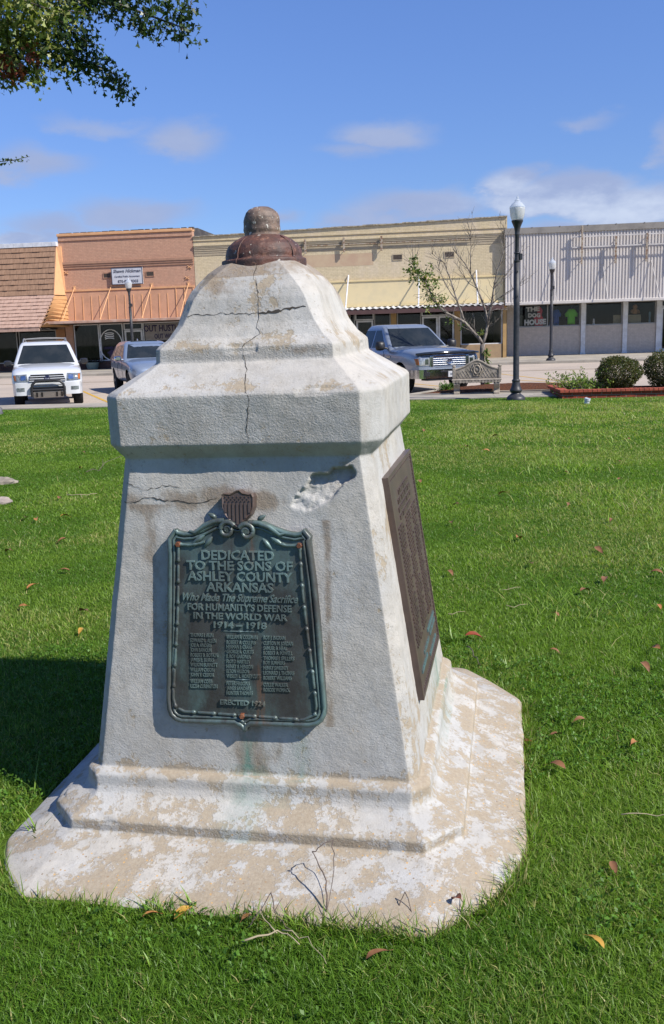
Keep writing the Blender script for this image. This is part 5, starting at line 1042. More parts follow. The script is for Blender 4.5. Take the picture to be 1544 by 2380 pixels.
for k in range(6): b = MB(); y = -.32 + k * .128; b.hexa([(1.002, y, .41), (1.002, y + .05, .41), (.935, y + .05, .29), (.935, y, .29), (1.006, y, .41), (1.006, y + .05, .41), (.94, y + .05, .29), (.94, y, .29)]); b.build('slot', m_bplast, sk) if k != 2 and k != 3 else None
for sg_ in (-1, 1):
    b = MB(); b.tube([(-1.65, sg_ * .60, 1.73), (-1.8, sg_ * .59, 1.83), (-2.6, sg_ * .59, 1.85), (-3.3, sg_ * .58, 1.82), (-3.4, sg_ * .57, 1.74)], .022, 6); b.build('roof_rail', m_alu, su, smooth=60)
b = MB(); b.bar((-2.0, -.58, 1.83), (-2.0, .58, 1.83), .018); b.tube([(-3.0, y, 1.84 + .03 * math.cos(y * 2.6)) for y in np.linspace(-.58, .58, 9)], .018, 6); b.build('roof_crossbars', m_alu, su, smooth=60)
b = MB(); b.add([(-1.70, -.50, 1.772), (-1.70, .50, 1.772), (-2.0, .48, 1.785), (-2.0, -.48, 1.785), (-1.70, -.50, 1.745), (-1.70, .50, 1.745), (-2.0, .48, 1.745), (-2.0, -.48, 1.745)], [(0, 1, 2, 3), (4, 7, 6, 5), (0, 4, 5, 1), (1, 5, 6, 2), (2, 6, 7, 3), (3, 7, 4, 0)]); b.build('sunroof', m_cglass, su)
for y in (-.35, .18): b = MB(); b.tube([(-.655, y, 1.13), (-.72, y + .22, 1.155), (-.76, y + .42, 1.165)], .011, 5); b.build('wiper', m_bplast, su)
b = MB(); b.prism([(.62, 0), (.78, 0), (.78, .022), (.62, .022)], 0, .01); 
b = MB(); b.slab([(-.95, .53, 1.32), (-.95, .62, 1.32), (-1.02, .605, 1.37), (-1.02, .52, 1.37)], .01); b.build('sticker', pmat('teal_sticker', (.05, .3, .28), .6), su)
# --- silver blue pickup
pk = vehicle('pickup_truck', 'silver blue crew cab pickup with chrome grille parked behind the bench', 'pickup truck', .0, 26.15, 28)
m_pp = paint_mat('silver_blue_paint', (.30, .34, .40), .35)
st = [(1.00, .80, .62, .96, 1.00), (.96, .94, .50, 1.02, 1.06), (.84, .99, .46, 1.08, 1.15), (.5, 1.01, .46, 1.13, 1.22), (0, 1.015, .46, 1.16, 1.26), (-.55, 1.015, .46, 1.18, 1.28), (-.95, 1.01, .46, 1.19, 1.25), (-2.95, 1.01, .48, 1.20, 1.22), (-3.1, 1.01, .50, 1.21, 1.22), (-4.5, 1.01, .54, 1.21, 1.22), (-4.72, .99, .60, 1.20, 1.21)]
v_, f_, mi_ = car_hull(st, (0, -3.70), m_pp, .40); lev = [(1.17, -.66, -2.95, .965, .07), (1.26, -.78, -2.95, .95, .08), (1.80, -1.50, -2.72, .765, .09), (1.89, -1.72, -2.62, .70, .09), (1.92, -1.98, -2.50, .58, .07)]
b = MB(); b.add(v_, f_); b.m = mi_; cv, cf = cabin_rings(lev); b.add(cv, cf); b.build('body', [m_pp, m_well], pk, smooth=40); hb = BVHTree.FromPolygons(v_, f_)
frontglass(pk, lev, 0, 1, 1.285, 1.80, .10, 'windshield'); frontglass(pk, lev, 0, 1, 1.3, 1.75, .14, 'rear_window', True)
sidewin(pk, lev, [(-1.08, 1.26), (-1.98, 1.26), (-1.98, 1.76), (-1.64, 1.76)]); sidewin(pk, lev, [(-2.06, 1.26), (-2.80, 1.26), (-2.66, 1.76), (-2.06, 1.76)])
for y in (-.86, .86):
    for x in (0, -3.70): make_wheel(pk, x, y, .40, .275, 5)
b = MB(); b.hexa([(.985, -.50, .74), (.985, .50, .74), (.985, .44, .70), (.985, -.44, .70), (1.035, -.50, .74), (1.035, .50, .74), (1.035, .44, .70), (1.035, -.44, .70)])
b.box(.96, 1.035, -.60, -.50, .72, 1.03); b.box(.96, 1.035, .50, .60, .72, 1.03); b.box(.96, 1.034, -.50, .50, 1.0, 1.035); gr = b.build('grille', m_chrome, pk, bevel=.015)
b = MB(); b.box(.95, .99, -.50, .50, .735, 1.0); b.build('grille_backing', m_bplast, gr)
for k in range(4): b = MB(); b.box(.995, 1.03, -.50, .50, .782 + k * .056, .798 + k * .056); b.build('grille_bar', m_rim, gr, bevel=.004)
emblem(gr, 1.045, .87, .085, m_chrome)
for sg_ in (-1, 1):
    hl = front_patch(pk, hb, [(sg_ * .61, .77), (sg_ * .965, .785), (sg_ * .985, .985), (sg_ * .60, .99)], 'headlight', m_lens, .014)
    front_patch(hl, hb, [(sg_ * .64, .81), (sg_ * .74, .81), (sg_ * .74, .95), (sg_ * .64, .955)], 'lamp_reflector', m_chrome, .02, 5, 3); front_patch(hl, hb, [(sg_ * .90, .80), (sg_ * .96, .80), (sg_ * .975, .965), (sg_ * .92, .97)], 'turn_lamp', m_amber, .019, 4, 3)
    mirror(pk, -.92, sg_ * 1.03, 1.32, m_bplast, .27, .27)
    b = MB(); b.tube([(-1.72, sg_ * 1.02, 1.09), (-1.76, sg_ * 1.06, 1.09), (-1.92, sg_ * 1.06, 1.09), (-1.96, sg_ * 1.02, 1.09)], .016, 6); b.build('door_handle', m_bplast, pk)
    for xx in (-1.05, -2.03):
        b = MB(); b.box(xx - .006, xx + .006, sg_ * 1.012 - .003, sg_ * 1.012 + .003, .55, 1.17); b.build('door_seam', m_well, pk)
b = MB(); b.tube([(.90, -.97, 1.085), (1.02, -.75, 1.095), (1.07, -.4, 1.105), (1.085, 0, 1.11), (1.07, .4, 1.105), (1.02, .75, 1.095), (.90, .97, 1.085)], [.03, .045, .05, .05, .05, .045, .03], 8); b.build('hood_deflector', pmat('smoked_acrylic', (.02, .022, .026), .08, coat=.8), pk, smooth=60)
bp = front_patch(pk, hb, [(-.995, .43), (.995, .43), (.995, .665), (-.995, .665)], 'bumper', m_chrome, .085, 30, 6, .3, .76)
front_patch(pk, hb, [(-.985, .672), (.985, .672), (.985, .745), (-.985, .745)], 'bumper_filler', m_pp, .035, 30, 3, .2, .76)
b = MB(); b.box(.70, 1.06, -.70, .70, .37, .445); b.build('air_dam', m_bplast, pk)
for sg_ in (-1, 1): front_patch(bp, hb, [(sg_ * .64, .50), (sg_ * .80, .50), (sg_ * .80, .61), (sg_ * .64, .61)], 'fog_light', m_bplast, .095, 6, 3, .05, .76)
b = MB(); b.box(1.07, 1.092, -.30, .08, .585, .635); b.build('bumper_slot', m_bplast, bp)
b = MB(); b.box(1.07, 1.10, -.16 + .08, .16 + .08, .45, .61); b.build('number_plate', m_plate, bp, bevel=.006)
b = MB(); b.box(1.101, 1.103, -.10 + .08, .10 + .08, .505, .555); b.build('plate_band', pmat('plate_print', (.20, .22, .26), .6), bp)
for y in (-.40, .15): b = MB(); b.tube([(-.62, y, 1.25), (-.68, y + .25, 1.275), (-.72, y + .46, 1.285)], .012, 5); b.build('wiper', m_bplast, pk)
b = MB(); b.slab([(-.60, -1.018, .98), (-.84, -1.018, .98), (-.84, -1.018, 1.03), (-.60, -1.018, 1.03)], .006); b.build('fender_badge', m_chrome, pk)
# --- gray crossover
gc = vehicle('parked_crossover', 'gray blue crossover half hidden behind the monument', 'car', -8.80, 28.64, 28)
m_gp = paint_mat('gray_blue_paint', (.27, .33, .43), .35)
st = [(.92, .62, .46, .70, .74), (.86, .80, .38, .78, .84), (.66, .90, .34, .87, .95), (.3, .935, .33, .94, 1.02), (-.1, .94, .33, .98, 1.06), (-.6, .94, .33, 1.01, 1.10), (-1.0, .94, .33, 1.03, 1.08), (-2.6, .94, .34, 1.08, 1.10), (-3.3, .93, .40, 1.12, 1.14), (-3.68, .88, .50, 1.10, 1.12), (-3.80, .80, .60, 1.04, 1.06)]
v_, f_, mi_ = car_hull(st, (0, -2.74), m_gp, .36); lev = [(1.0, -.50, -3.72, .915, .08), (1.10, -.66, -3.70, .89, .09), (1.54, -1.45, -3.35, .70, .10), (1.63, -1.72, -3.20, .62, .09), (1.665, -2.0, -3.0, .50, .06)]
b = MB(); b.add(v_, f_); b.m = mi_; cv, cf = cabin_rings(lev); b.add(cv, cf); b.build('body', [m_gp, m_well], gc, smooth=40)
frontglass(gc, lev, 0, 1, 1.12, 1.56, .09, 'windshield'); frontglass(gc, lev, 0, 1, 1.18, 1.5, .14, 'rear_window', True)
sidewin(gc, lev, [(-.98, 1.10), (-1.78, 1.11), (-1.78, 1.53), (-1.55, 1.52)]); sidewin(gc, lev, [(-1.86, 1.11), (-2.62, 1.13), (-2.62, 1.52), (-1.86, 1.53)]); sidewin(gc, lev, [(-2.70, 1.14), (-3.30, 1.18), (-3.05, 1.46), (-2.70, 1.51)])
for y in (-.80, .80):
    for x in (0, -2.74): make_wheel(gc, x, y, .36, .235, 10)
for sg_ in (-1, 1):
    mirror(gc, -.78, sg_ * .95, 1.12, m_chrome, .24, .16)
    b = MB(); P4 = [(.86, sg_ * .45, .66), (.62, sg_ * .895, .74), (.40, sg_ * .925, .86), (.72, sg_ * .46, .80)]; b.hexa([(x + .012, y * 1.006, z) for x, y, z in P4] + [(x - .12, y * .97, z) for x, y, z in P4]); b.build('headlight', m_lens, gc, bevel=.015)
    for xx in (-1.55, -2.45): b = MB(); b.tube([(xx, sg_ * .945, .97), (xx - .04, sg_ * .985, .975), (xx - .20, sg_ * .985, .98), (xx - .24, sg_ * .945, .98)], .015, 6); b.build('door_handle', m_gp, gc)
    for xx in (-.92, -1.82): b = MB(); b.box(xx - .005, xx + .005, sg_ * .940 - .003, sg_ * .940 + .003, .45, 1.06); b.build('door_seam', m_well, gc)
b = MB(); b.box(.85, .925, -.42, .42, .50, .70); gr = b.build('grille', m_bplast, gc, bevel=.02)
b = MB(); b.box(.78, .935, -.55, .55, .36, .48); b.build('bumper', m_gp, gc, bevel=.03)
b = MB(); b.add([(-1.78, -.44, 1.668), (-1.78, .44, 1.668), (-2.5, .42, 1.682), (-2.5, -.42, 1.682), (-1.78, -.44, 1.63), (-1.78, .44, 1.63), (-2.5, .42, 1.64), (-2.5, -.42, 1.64)], [(0, 1, 2, 3), (4, 7, 6, 5), (0, 4, 5, 1), (1, 5, 6, 2), (2, 6, 7, 3), (3, 7, 4, 0)]); b.build('sunroof', m_cglass, gc)
b = MB(); b.hexa([(-2.9, -.02, 1.66), (-2.9, .02, 1.66), (-3.12, .03, 1.65), (-3.12, -.03, 1.65), (-3.05, -.005, 1.74), (-3.05, .005, 1.74), (-3.10, .005, 1.74), (-3.10, -.005, 1.74)]); b.build('roof_antenna', m_gp, gc)

# ------------------------------------------------------------------ street lamps
m_lamp = pmat('black_iron_paint', (.030, .030, .034), .45, col2=(.05, .05, .055), vs=14, bump=(60, .2, .004))
def lamp_globe_mat(name, c, rough, tr):
    m, t, b, out = new_mat(name); b.inputs['Base Color'].default_value = (*c, 1); b.inputs['Roughness'].default_value = rough; b.inputs['Specular IOR Level'].default_value = .6
    tl = N(t, 'ShaderNodeBsdfTranslucent', {'Color': (*c, 1)}); tp = N(t, 'ShaderNodeBsdfTransparent', {'Color': (.9, .93, .95, 1)})
    m1 = N(t, 'ShaderNodeMixShader', {0: .45, 1: b.outputs[0], 2: tl.outputs[0]}); m2 = N(t, 'ShaderNodeMixShader', {0: tr, 1: m1.outputs[0], 2: tp.outputs[0]}); t.links.new(m2.outputs[0], out.inputs[0]); return m
m_globe = lamp_globe_mat('ribbed_globe', (.72, .72, .70), .25, .25); m_lid = lamp_globe_mat('clear_lid', (.70, .74, .80), .08, .45)
def make_lamp(label):
    r_ = empty('street_lamp', label=label, cat='street lamp', group='black street lamps with acorn globes')
    b = MB(); b.lathe([(.215, -.03), (.215, .03), (.205, .06), (.185, .085), (.155, .11), (.125, .135), (.108, .15), (.105, .165), (.13, .19), (.142, .215), (.138, .24), (.115, .28), (.100, .33), (.092, .38), (.088, .41), (.088, .43)], 32); b.build('base', m_lamp, r_, smooth=40)
    b = MB(); b.lathe([(.083, .43), (.083, .45), (.072, .46), (.066, .48), (.064, 2.0), (.062, 3.13)], 64, flute=16, amp=.045); b.build('fluted_shaft', m_lamp, r_, smooth=180)
    b = MB(); b.lathe([(.090, .425), (.094, .44), (.094, .46), (.086, .475)], 28); b.build('collar', m_lamp, r_, smooth=50)
    b = MB(); b.lathe([(.066, 3.12), (.07, 3.13), (.07, 3.16), (.055, 3.17), (.050, 3.22), (.048, 3.70), (.056, 3.72), (.056, 3.74), (.052, 3.76), (.058, 3.82), (.075, 3.89), (.10, 3.95), (.122, 4.0), (.128, 4.01), (.128, 4.035), (.118, 4.04)], 28); b.build('capital', m_lamp, r_, smooth=50)
    b = MB(); b.box(.05, .115, -.05, .05, 3.17, 3.31); b.lathe([(.066, 3.31), (.07, 3.32), (.066, 3.34)], 20); b.build('control_box', m_lamp, r_, bevel=.01)
    b = MB(); b.lathe([(.118, 4.04), (.132, 4.07), (.148, 4.12), (.160, 4.19), (.167, 4.27), (.168, 4.305), (.160, 4.312)], 48, flute=24, amp=.012); b.build('globe', m_globe, r_, smooth=180)
    b = MB(); b.lathe([(.172, 4.306), (.174, 4.325), (.160, 4.345), (.138, 4.37), (.115, 4.40), (.075, 4.43), (.062, 4.445), (.066, 4.46), (.045, 4.485), (.026, 4.50), (.030, 4.52), (.018, 4.545), (.006, 4.575), (.002, 4.60)], 32); b.build('globe_lid', m_lid, r_, smooth=40)
    b = MB(); b.lathe([(.03, 4.05), (.03, 4.12), (.045, 4.16), (.045, 4.24), (.02, 4.28)], 14); b.build('lamp_bulb', m_whitepaint, r_, smooth=50)
    for z, wd_ in ((2.35, .085), (2.9, .08)): b = MB(); b.box(-.02, .02, -wd_, -.06, z, z + .03); b.build('banner_bracket', m_lamp, r_)
    return r_
lp = make_lamp('tall black street lamp at the lawn edge by the bench, nearest of its kind')
p = S(1.92, 21.35); lp.location = p; lp.rotation_euler = (0, 0, SA); lp.scale = (1.0, 1.0, .985)
l2 = copy_tree(lp); p = S(5.40, 42.75, swz(42.75)); l2.location = p; l2.scale = (1, 1, 1); l2['label'] = 'black street lamp in front of the corrugated metal shop'
l3 = copy_tree(lp); p = S(-14.3, 43.05, swz(43.05)); l3.location = p; l3.scale = (1, 1, .97); l3['label'] = 'black street lamp in front of the orange brick shop'
# ------------------------------------------------------------------ concrete garden bench
m_bench = pmat('cast_stone', (.41, .355, .29), .9, col2=(.25, .22, .18), vs=9, vlo=.35, vhi=.65, bump=(55, .6, .01), spec=.2)
bn_ = empty('garden_bench', S(1.12, 23.28, .03), (0, 0, R(-10)), label='cast stone garden bench with arched back and oval medallion under the bare tree', cat='bench')
b = MB(); b.box(-.62, .62, -.24, .24, .345, .375); b.box(-.60, .60, -.22, .22, .295, .345); b.build('seat', m_bench, bn_, bevel=.015)
b = MB()
for k in range(15): b.lathe([(.036, -.245), (.034, -.228), (.02, -.215)], 10, axis='y', c=(-.56 + k * .08, 0, .32))
b.build('seat_frieze', m_bench, bn_, smooth=50)
for sg_ in (-1, 1):
    b = MB(); x0, x1 = sorted((sg_ * .57, sg_ * .42)); pr = [(-.20, -.06), (.20, -.06), (.20, .04), (.14, .07), (.12, .16), (.17, .24), (.21, .295), (-.21, .295), (-.24, .26), (-.20, .20), (-.14, .15), (-.13, .10), (-.20, .05)]
    b.add([(x0, y, z) for y, z in pr] + [(x1, y, z) for y, z in pr], [tuple(range(13)), tuple(range(13, 26))] + [(i, (i + 1) % 13, 13 + (i + 1) % 13, 13 + i) for i in range(13)]); b.build('leg', m_bench, bn_, bevel=.012)
    b = MB(); b.box(sg_ * .575 - .04, sg_ * .575 + .04, .13, .22, .376, .66); b.lathe([(.03, .66), (.05, .675), (.05, .70), (.025, .72)], 12, c=(sg_ * .575, .175, 0)); b.build('back_post', m_bench, bn_, bevel=.012)
top = [(x, .60 + .25 * math.exp(-(x / .27) ** 2) - .02 * math.cos(x * 8)) for x in np.linspace(.535, -.535, 29)]
b = MB(); b.prism([(-.535, .376), (.535, .376)] + top, .15, .20); bk = b.build('backrest', m_bench, bn_, bevel=.01)
b = MB(); b.tube([(x, .165, z - .005) for x, z in top], .03, 8); b.build('top_rail', m_bench, bk, smooth=60)
for half in (-1, 1):
  b = MB()
  for k in range(-9, 10):
    for sg_ in (-1, 1):
        pts = [(k * .08 + sg_ * t_ * .22, .148, .40 + t_ * .36) for t_ in np.linspace(0, 1, 9)]
        pts = [q for q in pts if abs(q[0]) < .51 and q[2] < .57 + .25 * math.exp(-(q[0] / .27) ** 2) - .03 and q[0] * half > .13]
        if len(pts) > 1: b.tube(pts, .006, 4)
  b.build('lattice', m_bench, bk)
b = MB(); b.tube([(.075 * math.cos(t_), .14, .60 + .105 * math.sin(t_)) for t_ in np.linspace(0, 2 * math.pi, 25)], .022, 8); b.tube([(.125 * math.cos(t_) * (1 + .12 * math.cos(6 * t_)), .145, .60 + .155 * math.sin(t_) * (1 + .1 * math.cos(6 * t_))) for t_ in np.linspace(0, 2 * math.pi, 49)], .017, 6); b.lathe([(.06, -.002), (.055, -.012), (.02, -.018)], 16, axis='y', c=(0, .15, .60)); b.build('medallion', m_bench, bk, smooth=60)
# ------------------------------------------------------------------ bare young tree behind the bench
m_bark = pmat('pale_mottled_bark', (.30, .26, .22), .85, col2=(.13, .105, .09), vs=14, vlo=.4, vhi=.62, bump=(40, .5, .01), stretch=(1, 1, .4))
tr = empty('young_tree', (4.29, 25.3, .03), label='nearly bare multi stemmed young tree behind the bench with a few green leaves', cat='tree')
def tp(px, py, dy=0.): x = .0039 * (px - 1262); return Vector((x, dy, .06 + .00386 * (1280 - py) - .0314 * x))
limbs = []
def limb(pts, r0, r1, dy0, dy1):
    n_ = len(pts); pl = [tp(x, y, dy0 + (dy1 - dy0) * i / (n_ - 1)) for i, (x, y) in enumerate(pts)]; limbs.append((pl, [r0 + (r1 - r0) * i / (n_ - 1) for i in range(n_)])); return pl
T0 = limb([(1266, 1296), (1262, 1200), (1256, 1100), (1258, 1010), (1262, 985)], .075, .062, 0, 0)
limb([(1262, 990), (1235, 945), (1180, 890), (1130, 835), (1060, 800), (1000, 770), (945, 725), (905, 680), (875, 600), (840, 545), (790, 500), (765, 440), (770, 400)], .05, .008, 0, -.5)
limb([(1130, 835), (1110, 760), (1085, 690), (1060, 600), (1030, 500), (1000, 420), (950, 380), (915, 350)], .03, .005, -.1, .4)
limb([(1262, 985), (1285, 920), (1300, 850), (1290, 760), (1270, 690), (1235, 600), (1190, 490), (1150, 420), (1110, 370), (1070, 320)], .045, .005, 0, .5)
limb([(1300, 850), (1310, 760), (1325, 680), (1335, 590), (1350, 500), (1380, 410), (1400, 330), (1395, 250), (1390, 190)], .034, .004, .05, -.3)
limb([(1335, 600), (1390, 560), (1440, 500), (1490, 420), (1530, 370)], .018, .004, 0, .4)
limb([(1290, 740), (1340, 690), (1400, 640), (1470, 600), (1535, 570)], .018, .004, 0, -.4)
limb([(1190, 490), (1185, 400), (1190, 310), (1185, 240), (1192, 190)], .014, .004, .3, .2)
limb([(1235, 600), (1180, 560), (1130, 480), (1110, 420)], .012, .003, .2, .7)
limb([(1085, 690), (1040, 640), (990, 560), (950, 470), (935, 420)], .016, .003, 0, -.3)
limb([(945, 725), (900, 640), (880, 620), (860, 640), (880, 700)], .014, .004, -.3, -.4)
limb([(1310, 760), (1370, 740), (1440, 745), (1520, 700)], .014, .003, .1, .3)
rt_ = random.Random(3); tw = []
for pl, rr_ in limbs[1:]:
    for i in range(2, len(pl)):
        for _ in range(4):
            t_ = rt_.random(); q = pl[i - 1].lerp(pl[i], t_); d = (pl[i] - pl[i - 1]).normalized(); d = (d * .7 + Vector((rt_.uniform(-1, 1), rt_.uniform(-1, 1), rt_.uniform(-.2, .9)))).normalized()
            L_ = rt_.uniform(.18, .55); p1 = q + d * L_ * .5; p2 = p1 + (d + Vector((rt_.uniform(-.4, .4), rt_.uniform(-.4, .4), rt_.uniform(0, .5)))).normalized() * L_ * .5
            tw.append(([q, p1, p2], [.007, .005, .003]))
            for _ in range(2): e = p1.lerp(p2, rt_.random()); tw.append(([e, e + (d + Vector((rt_.uniform(-.8, .8), rt_.uniform(-.8, .8), rt_.uniform(-.1, .6)))).normalized() * rt_.uniform(.1, .28)], [.004, .0025]))
b = MB(); b.tube(*T0 and (T0, limbs[0][1]), 12); b.build('trunk', m_bark, tr, smooth=180)
b = MB()
for pl, rr_ in limbs[1:]: b.tube(pl, rr_, 7)
for pl, rr_ in tw: b.tube(pl, rr_, 4)
b.build('branches', m_bark, tr, smooth=180)
def clump(px, py, rad, n_, dy=-.3): return np.array([list(tp(px, py, dy) + Vector((rt_.gauss(0, rad), rt_.gauss(0, rad), rt_.gauss(0, rad)))) for _ in range(n_)])
C_ = np.concatenate([clump(x, y, r_, n_, dy) for x, y, r_, n_, dy in [(768, 410, .06, 34, -.5), (765, 460, .08, 50, -.5), (745, 495, .10, 60, -.48), (785, 520, .10, 70, -.46), (820, 535, .10, 60, -.44), (855, 545, .08, 40, -.42), (880, 500, .07, 36, -.4), (885, 450, .04, 12, -.4), (915, 555, .07, 34, -.35), (860, 585, .05, 16, -.4), (905, 610, .06, 18, -.38), (880, 650, .08, 36, -.4), (910, 690, .08, 34, -.35), (950, 680, .07, 26, -.3), (985, 665, .06, 20, -.25), (875, 740, .06, 24, -.4), (940, 570, .05, 14, -.3), (1020, 820, .07, 18, -.1), (1110, 850, .08, 28, -.05), (1250, 900, .05, 16, 0), (940, 720, .06, 14, -.3)]])
n_ = len(C_); cl_ = np.array([[.09, .14, .03]]) * (.6 + .8 * RNG.random((n_, 1))); cl_[RNG.random(n_) < .2] = (.20, .20, .05)
leaf_cloud('leaves', C_, RNG.normal(size=(n_, 3)), .055 + .05 * RNG.random(n_), cl_, m_leaf, tr, down=.5)
vy = empty('climbing_vine', (4.40, 25.22, .03), label='leafy green vine climbing the right side of the young tree trunk', cat='vine')
n_ = 170; zz = RNG.random(n_) * 1.0 + .05; C_ = np.stack([RNG.normal(size=n_) * .045 + .02 - .04 * zz, RNG.normal(size=n_) * .05, zz], 1)
leaf_cloud('vine_leaves', C_, RNG.normal(size=(n_, 3)), .06 + .05 * RNG.random(n_), np.array([[.11, .16, .03]]) * (.6 + .8 * RNG.random((n_, 1))), m_leaf, vy, down=.6)
b = MB(); b.tube([(.0, 0, 0), (.02, .0, .3), (-.01, -.02, .7), (-.03, 0, 1.05)], [.012, .01, .008, .004], 6); b.build('vine_stem', m_bark, vy)
# ------------------------------------------------------------------ brick planter, shrubs
m_redbrick = brick_mat('red_brick', (.36, .075, .04), (.27, .06, .035), (.30, .20, .15), bstr=.7)
pb = empty('brick_planter', mat=Matrix.Translation(S(2.96, 21.28, 0)) @ Matrix.Rotation(SA + R(1.2), 4, 'Z'), label='low red brick planter box with overhanging brick coping at the lawn edge', cat='planter')
b = MB(); b.box(0, 8, 0, .12, -.2, .14); b.box(0, .12, .12, 1.75, -.2, .14); b.box(0, 8, 1.75, 1.87, -.2, .14); b.build('wall', m_redbrick, pb)
b = MB(); rr = random.Random(2); 
k = 0.
while k < 8: L_ = .104; j = rr.uniform(-.006, .006); b.box(-.06 + k, -.06 + k + L_ - .009, -.05 + j, .15 + j, .142, .205 + j * .4); k += L_
k = .16
while k < 1.9: j = rr.uniform(-.006, .006); b.box(-.06 + j, .15 + j, k, k + .095, .142, .205 + j * .4); k += .104
b.mi = 1; b.box(-.055, 7.99, -.04, .14, .140, .195); b.build('coping', [pmat('coping_brick', (.40, .085, .045), .8, col2=(.26, .06, .035), vs=9, bump=(60, .4, .006)), pmat('mortar', (.28, .17, .12), .95)], pb, bevel=.006)
b = MB(); b.box(.12, 8, .12, 1.75, -.1, .12); b.build('soil', m_mulch, pb)
def shrub(label, X_, Y_, rx, rz, z0, n_, cols, seed, lit=1.):
    r_ = empty('round_shrub', (X_, Y_, z0), label=label, cat='shrub', group='clipped shrubs in the brick planter')
    g = np.random.default_rng(seed); d = g.normal(size=(n_, 3)); d /= np.linalg.norm(d, axis=1)[:, None]; rad = 1 - .42 * g.random(n_) ** 2.2; rad *= (.72 + .56 * fbm(d * 2.6 + seed, 4, seed)) 
    C_ = d * rad[:, None] * np.array([rx, rx, rz]) + np.array([0, 0, rz * .96]); C_ = C_[C_[:, 2] > -.02]; n_ = len(C_)
    c_ = np.array(cols)[g.integers(0, len(cols), n_)] * (.6 + .8 * g.random((n_, 1))); leaf_cloud('foliage', C_, g.normal(size=(n_, 3)), .028 + .025 * g.random(n_), c_, m_leaf, r_)
    b = MB()
    for k in range(16): a_ = g.random() * 6.28; q = Vector((math.cos(a_) * rx * .75, math.sin(a_) * rx * .75, rz * (.5 + g.random()))); b.tube([(0, 0, -.05), tuple(q * .45 + Vector((0, 0, .02))), tuple(q)], [.016, .009, .004], 5)
    b.build('stems', m_bark, r_); return r_
SHC = [(.080, .088, .024), (.060, .080, .024), (.12, .092, .032), (.045, .062, .02)]
shrub('dark round clipped shrub in the brick planter, whole in view', 6.93, 21.75, .53, .40, .13, 9000, SHC, 3)
shrub('dark round clipped shrub cut by the right edge of the photo', 8.12, 21.85, .56, .45, .13, 9000, SHC, 4)
lg = empty('leafy_bush', (6.02, 21.72, .12), label='light green rambling bush spilling over the left end of the brick planter', cat='bush')
b = MB(); CC = []; g = np.random.default_rng(6)
for k in range(80):
    a_ = g.random() * 6.28; L_ = .25 + .45 * g.random(); d = Vector((math.cos(a_) * 1.1, math.sin(a_) * .7, .35 + 1.0 * g.random())).normalized(); p0 = Vector((g.normal() * .25, g.normal() * .15, 0)); p1 = p0 + d * L_ * .6; p2 = p1 + (d + Vector((0, -.1, -.5))).normalized() * L_ * .5
    b.tube([p0, p1, p2], [.006, .004, .002], 4)
    for j in range(26): t_ = g.random(); q = p0.lerp(p1, t_) if g.random() < .4 else p1.lerp(p2, t_); CC.append([q.x + g.normal() * .035, q.y + g.normal() * .035, q.z + g.normal() * .03])
for k in range(160): CC.append([-.12 + g.normal() * .30, -.46 + g.normal() * .04, .05 - g.random() * .12])
b.build('stems', m_bark, lg); CC = np.array(CC); n_ = len(CC); lc = np.array([(.16, .24, .04), (.12, .20, .035), (.24, .27, .06)])[g.integers(0, 3, n_)] * (.6 + .7 * g.random((n_, 1)))
leaf_cloud('leaves', CC, g.normal(size=(n_, 3)) + np.array([0, 0, 1.]), .04 + .035 * g.random(n_), lc, m_leaf, lg)
mg = empty('green_tuft', tuple(S(.35, 24.0, .06)), label='small green weed clump on the mulch left of the bench', cat='weed clump')
n_ = 260; d = RNG.normal(size=(n_, 3)); C_ = d * np.array([.08, .08, .05]) + np.array([0, 0, .09]); leaf_cloud('weed_leaves', C_, RNG.normal(size=(n_, 3)), .07 + .05 * RNG.random(n_), np.array([[.08, .15, .03]]) * (.6 + .8 * RNG.random((n_, 1))), m_leaf, mg, shape='narrow', down=-.6)
# white pipe cap, stones
cp = empty('pipe_cap', (5.45, 19.2, 0), (R(9), R(6), R(20)), label='short white plastic pipe standing in the lawn before the brick planter', cat='pipe')
b = MB(); b.lathe([(.050, -.06), (.052, .07), (.062, .075), (.063, .125), (.055, .13), (.052, .115), (.02, .112)], 24); b.build('pipe_shell', pmat('white_plastic', (.66, .70, .76), .45, col2=(.52, .55, .58), vs=20), cp, smooth=45)
def stone(name, label, cat, X_, Y_, rx, ry, rz, mat, seed, z=0.):
    g = []; fs_ = []; nu, nv = 26, 14
    for i in range(nv + 1):
        for j in range(nu): a_, e_ = 2 * math.pi * j / nu, math.pi * (i / nv - .5); g.append((math.cos(e_) * math.cos(a_), math.cos(e_) * math.sin(a_), math.sin(e_)))
    g = np.array(g); k_ = .72 + .56 * fbm(g * 2.2 + seed, 4, seed); g = g * k_[:, None] * np.array([rx, ry, rz])
    b = MB(); b.add([tuple(q) for q in g], [(i * nu + j, i * nu + (j + 1) % nu, (i + 1) * nu + (j + 1) % nu, (i + 1) * nu + j) for i in range(nv) for j in range(nu)]); o = b.build(name, mat, None, smooth=50); o.location = (X_, Y_, z); return tag(o, label, cat)
m_stone = pmat('pale_stone', (.34, .295, .235), .9, col2=(.20, .175, .145), vs=12, bump=(30, .6, .01)); m_gstone = pmat('dark_gray_stone', (.10, .10, .11), .8, col2=(.16, .16, .17), vs=12, bump=(30, .5, .01))
stone('stone', 'flat pale stone lying in the grass at the left edge, farther one', 'stone', -3.90, 10.55, .20, .13, .06, m_stone, 2, .02)
stone('stone', 'small pinkish white stone in the grass at the left edge, nearer one', 'stone', -3.40, 9.2, .11, .08, .05, pmat('pinkish_stone', (.40, .335, .295), .9, col2=(.27, .225, .20), vs=12), 5, .02)
stone('rock', 'dark gray rounded rock at the far left end of the lawn', 'rock', -7.93, 21.5, .22, .2, .16, m_gstone, 8, .06)
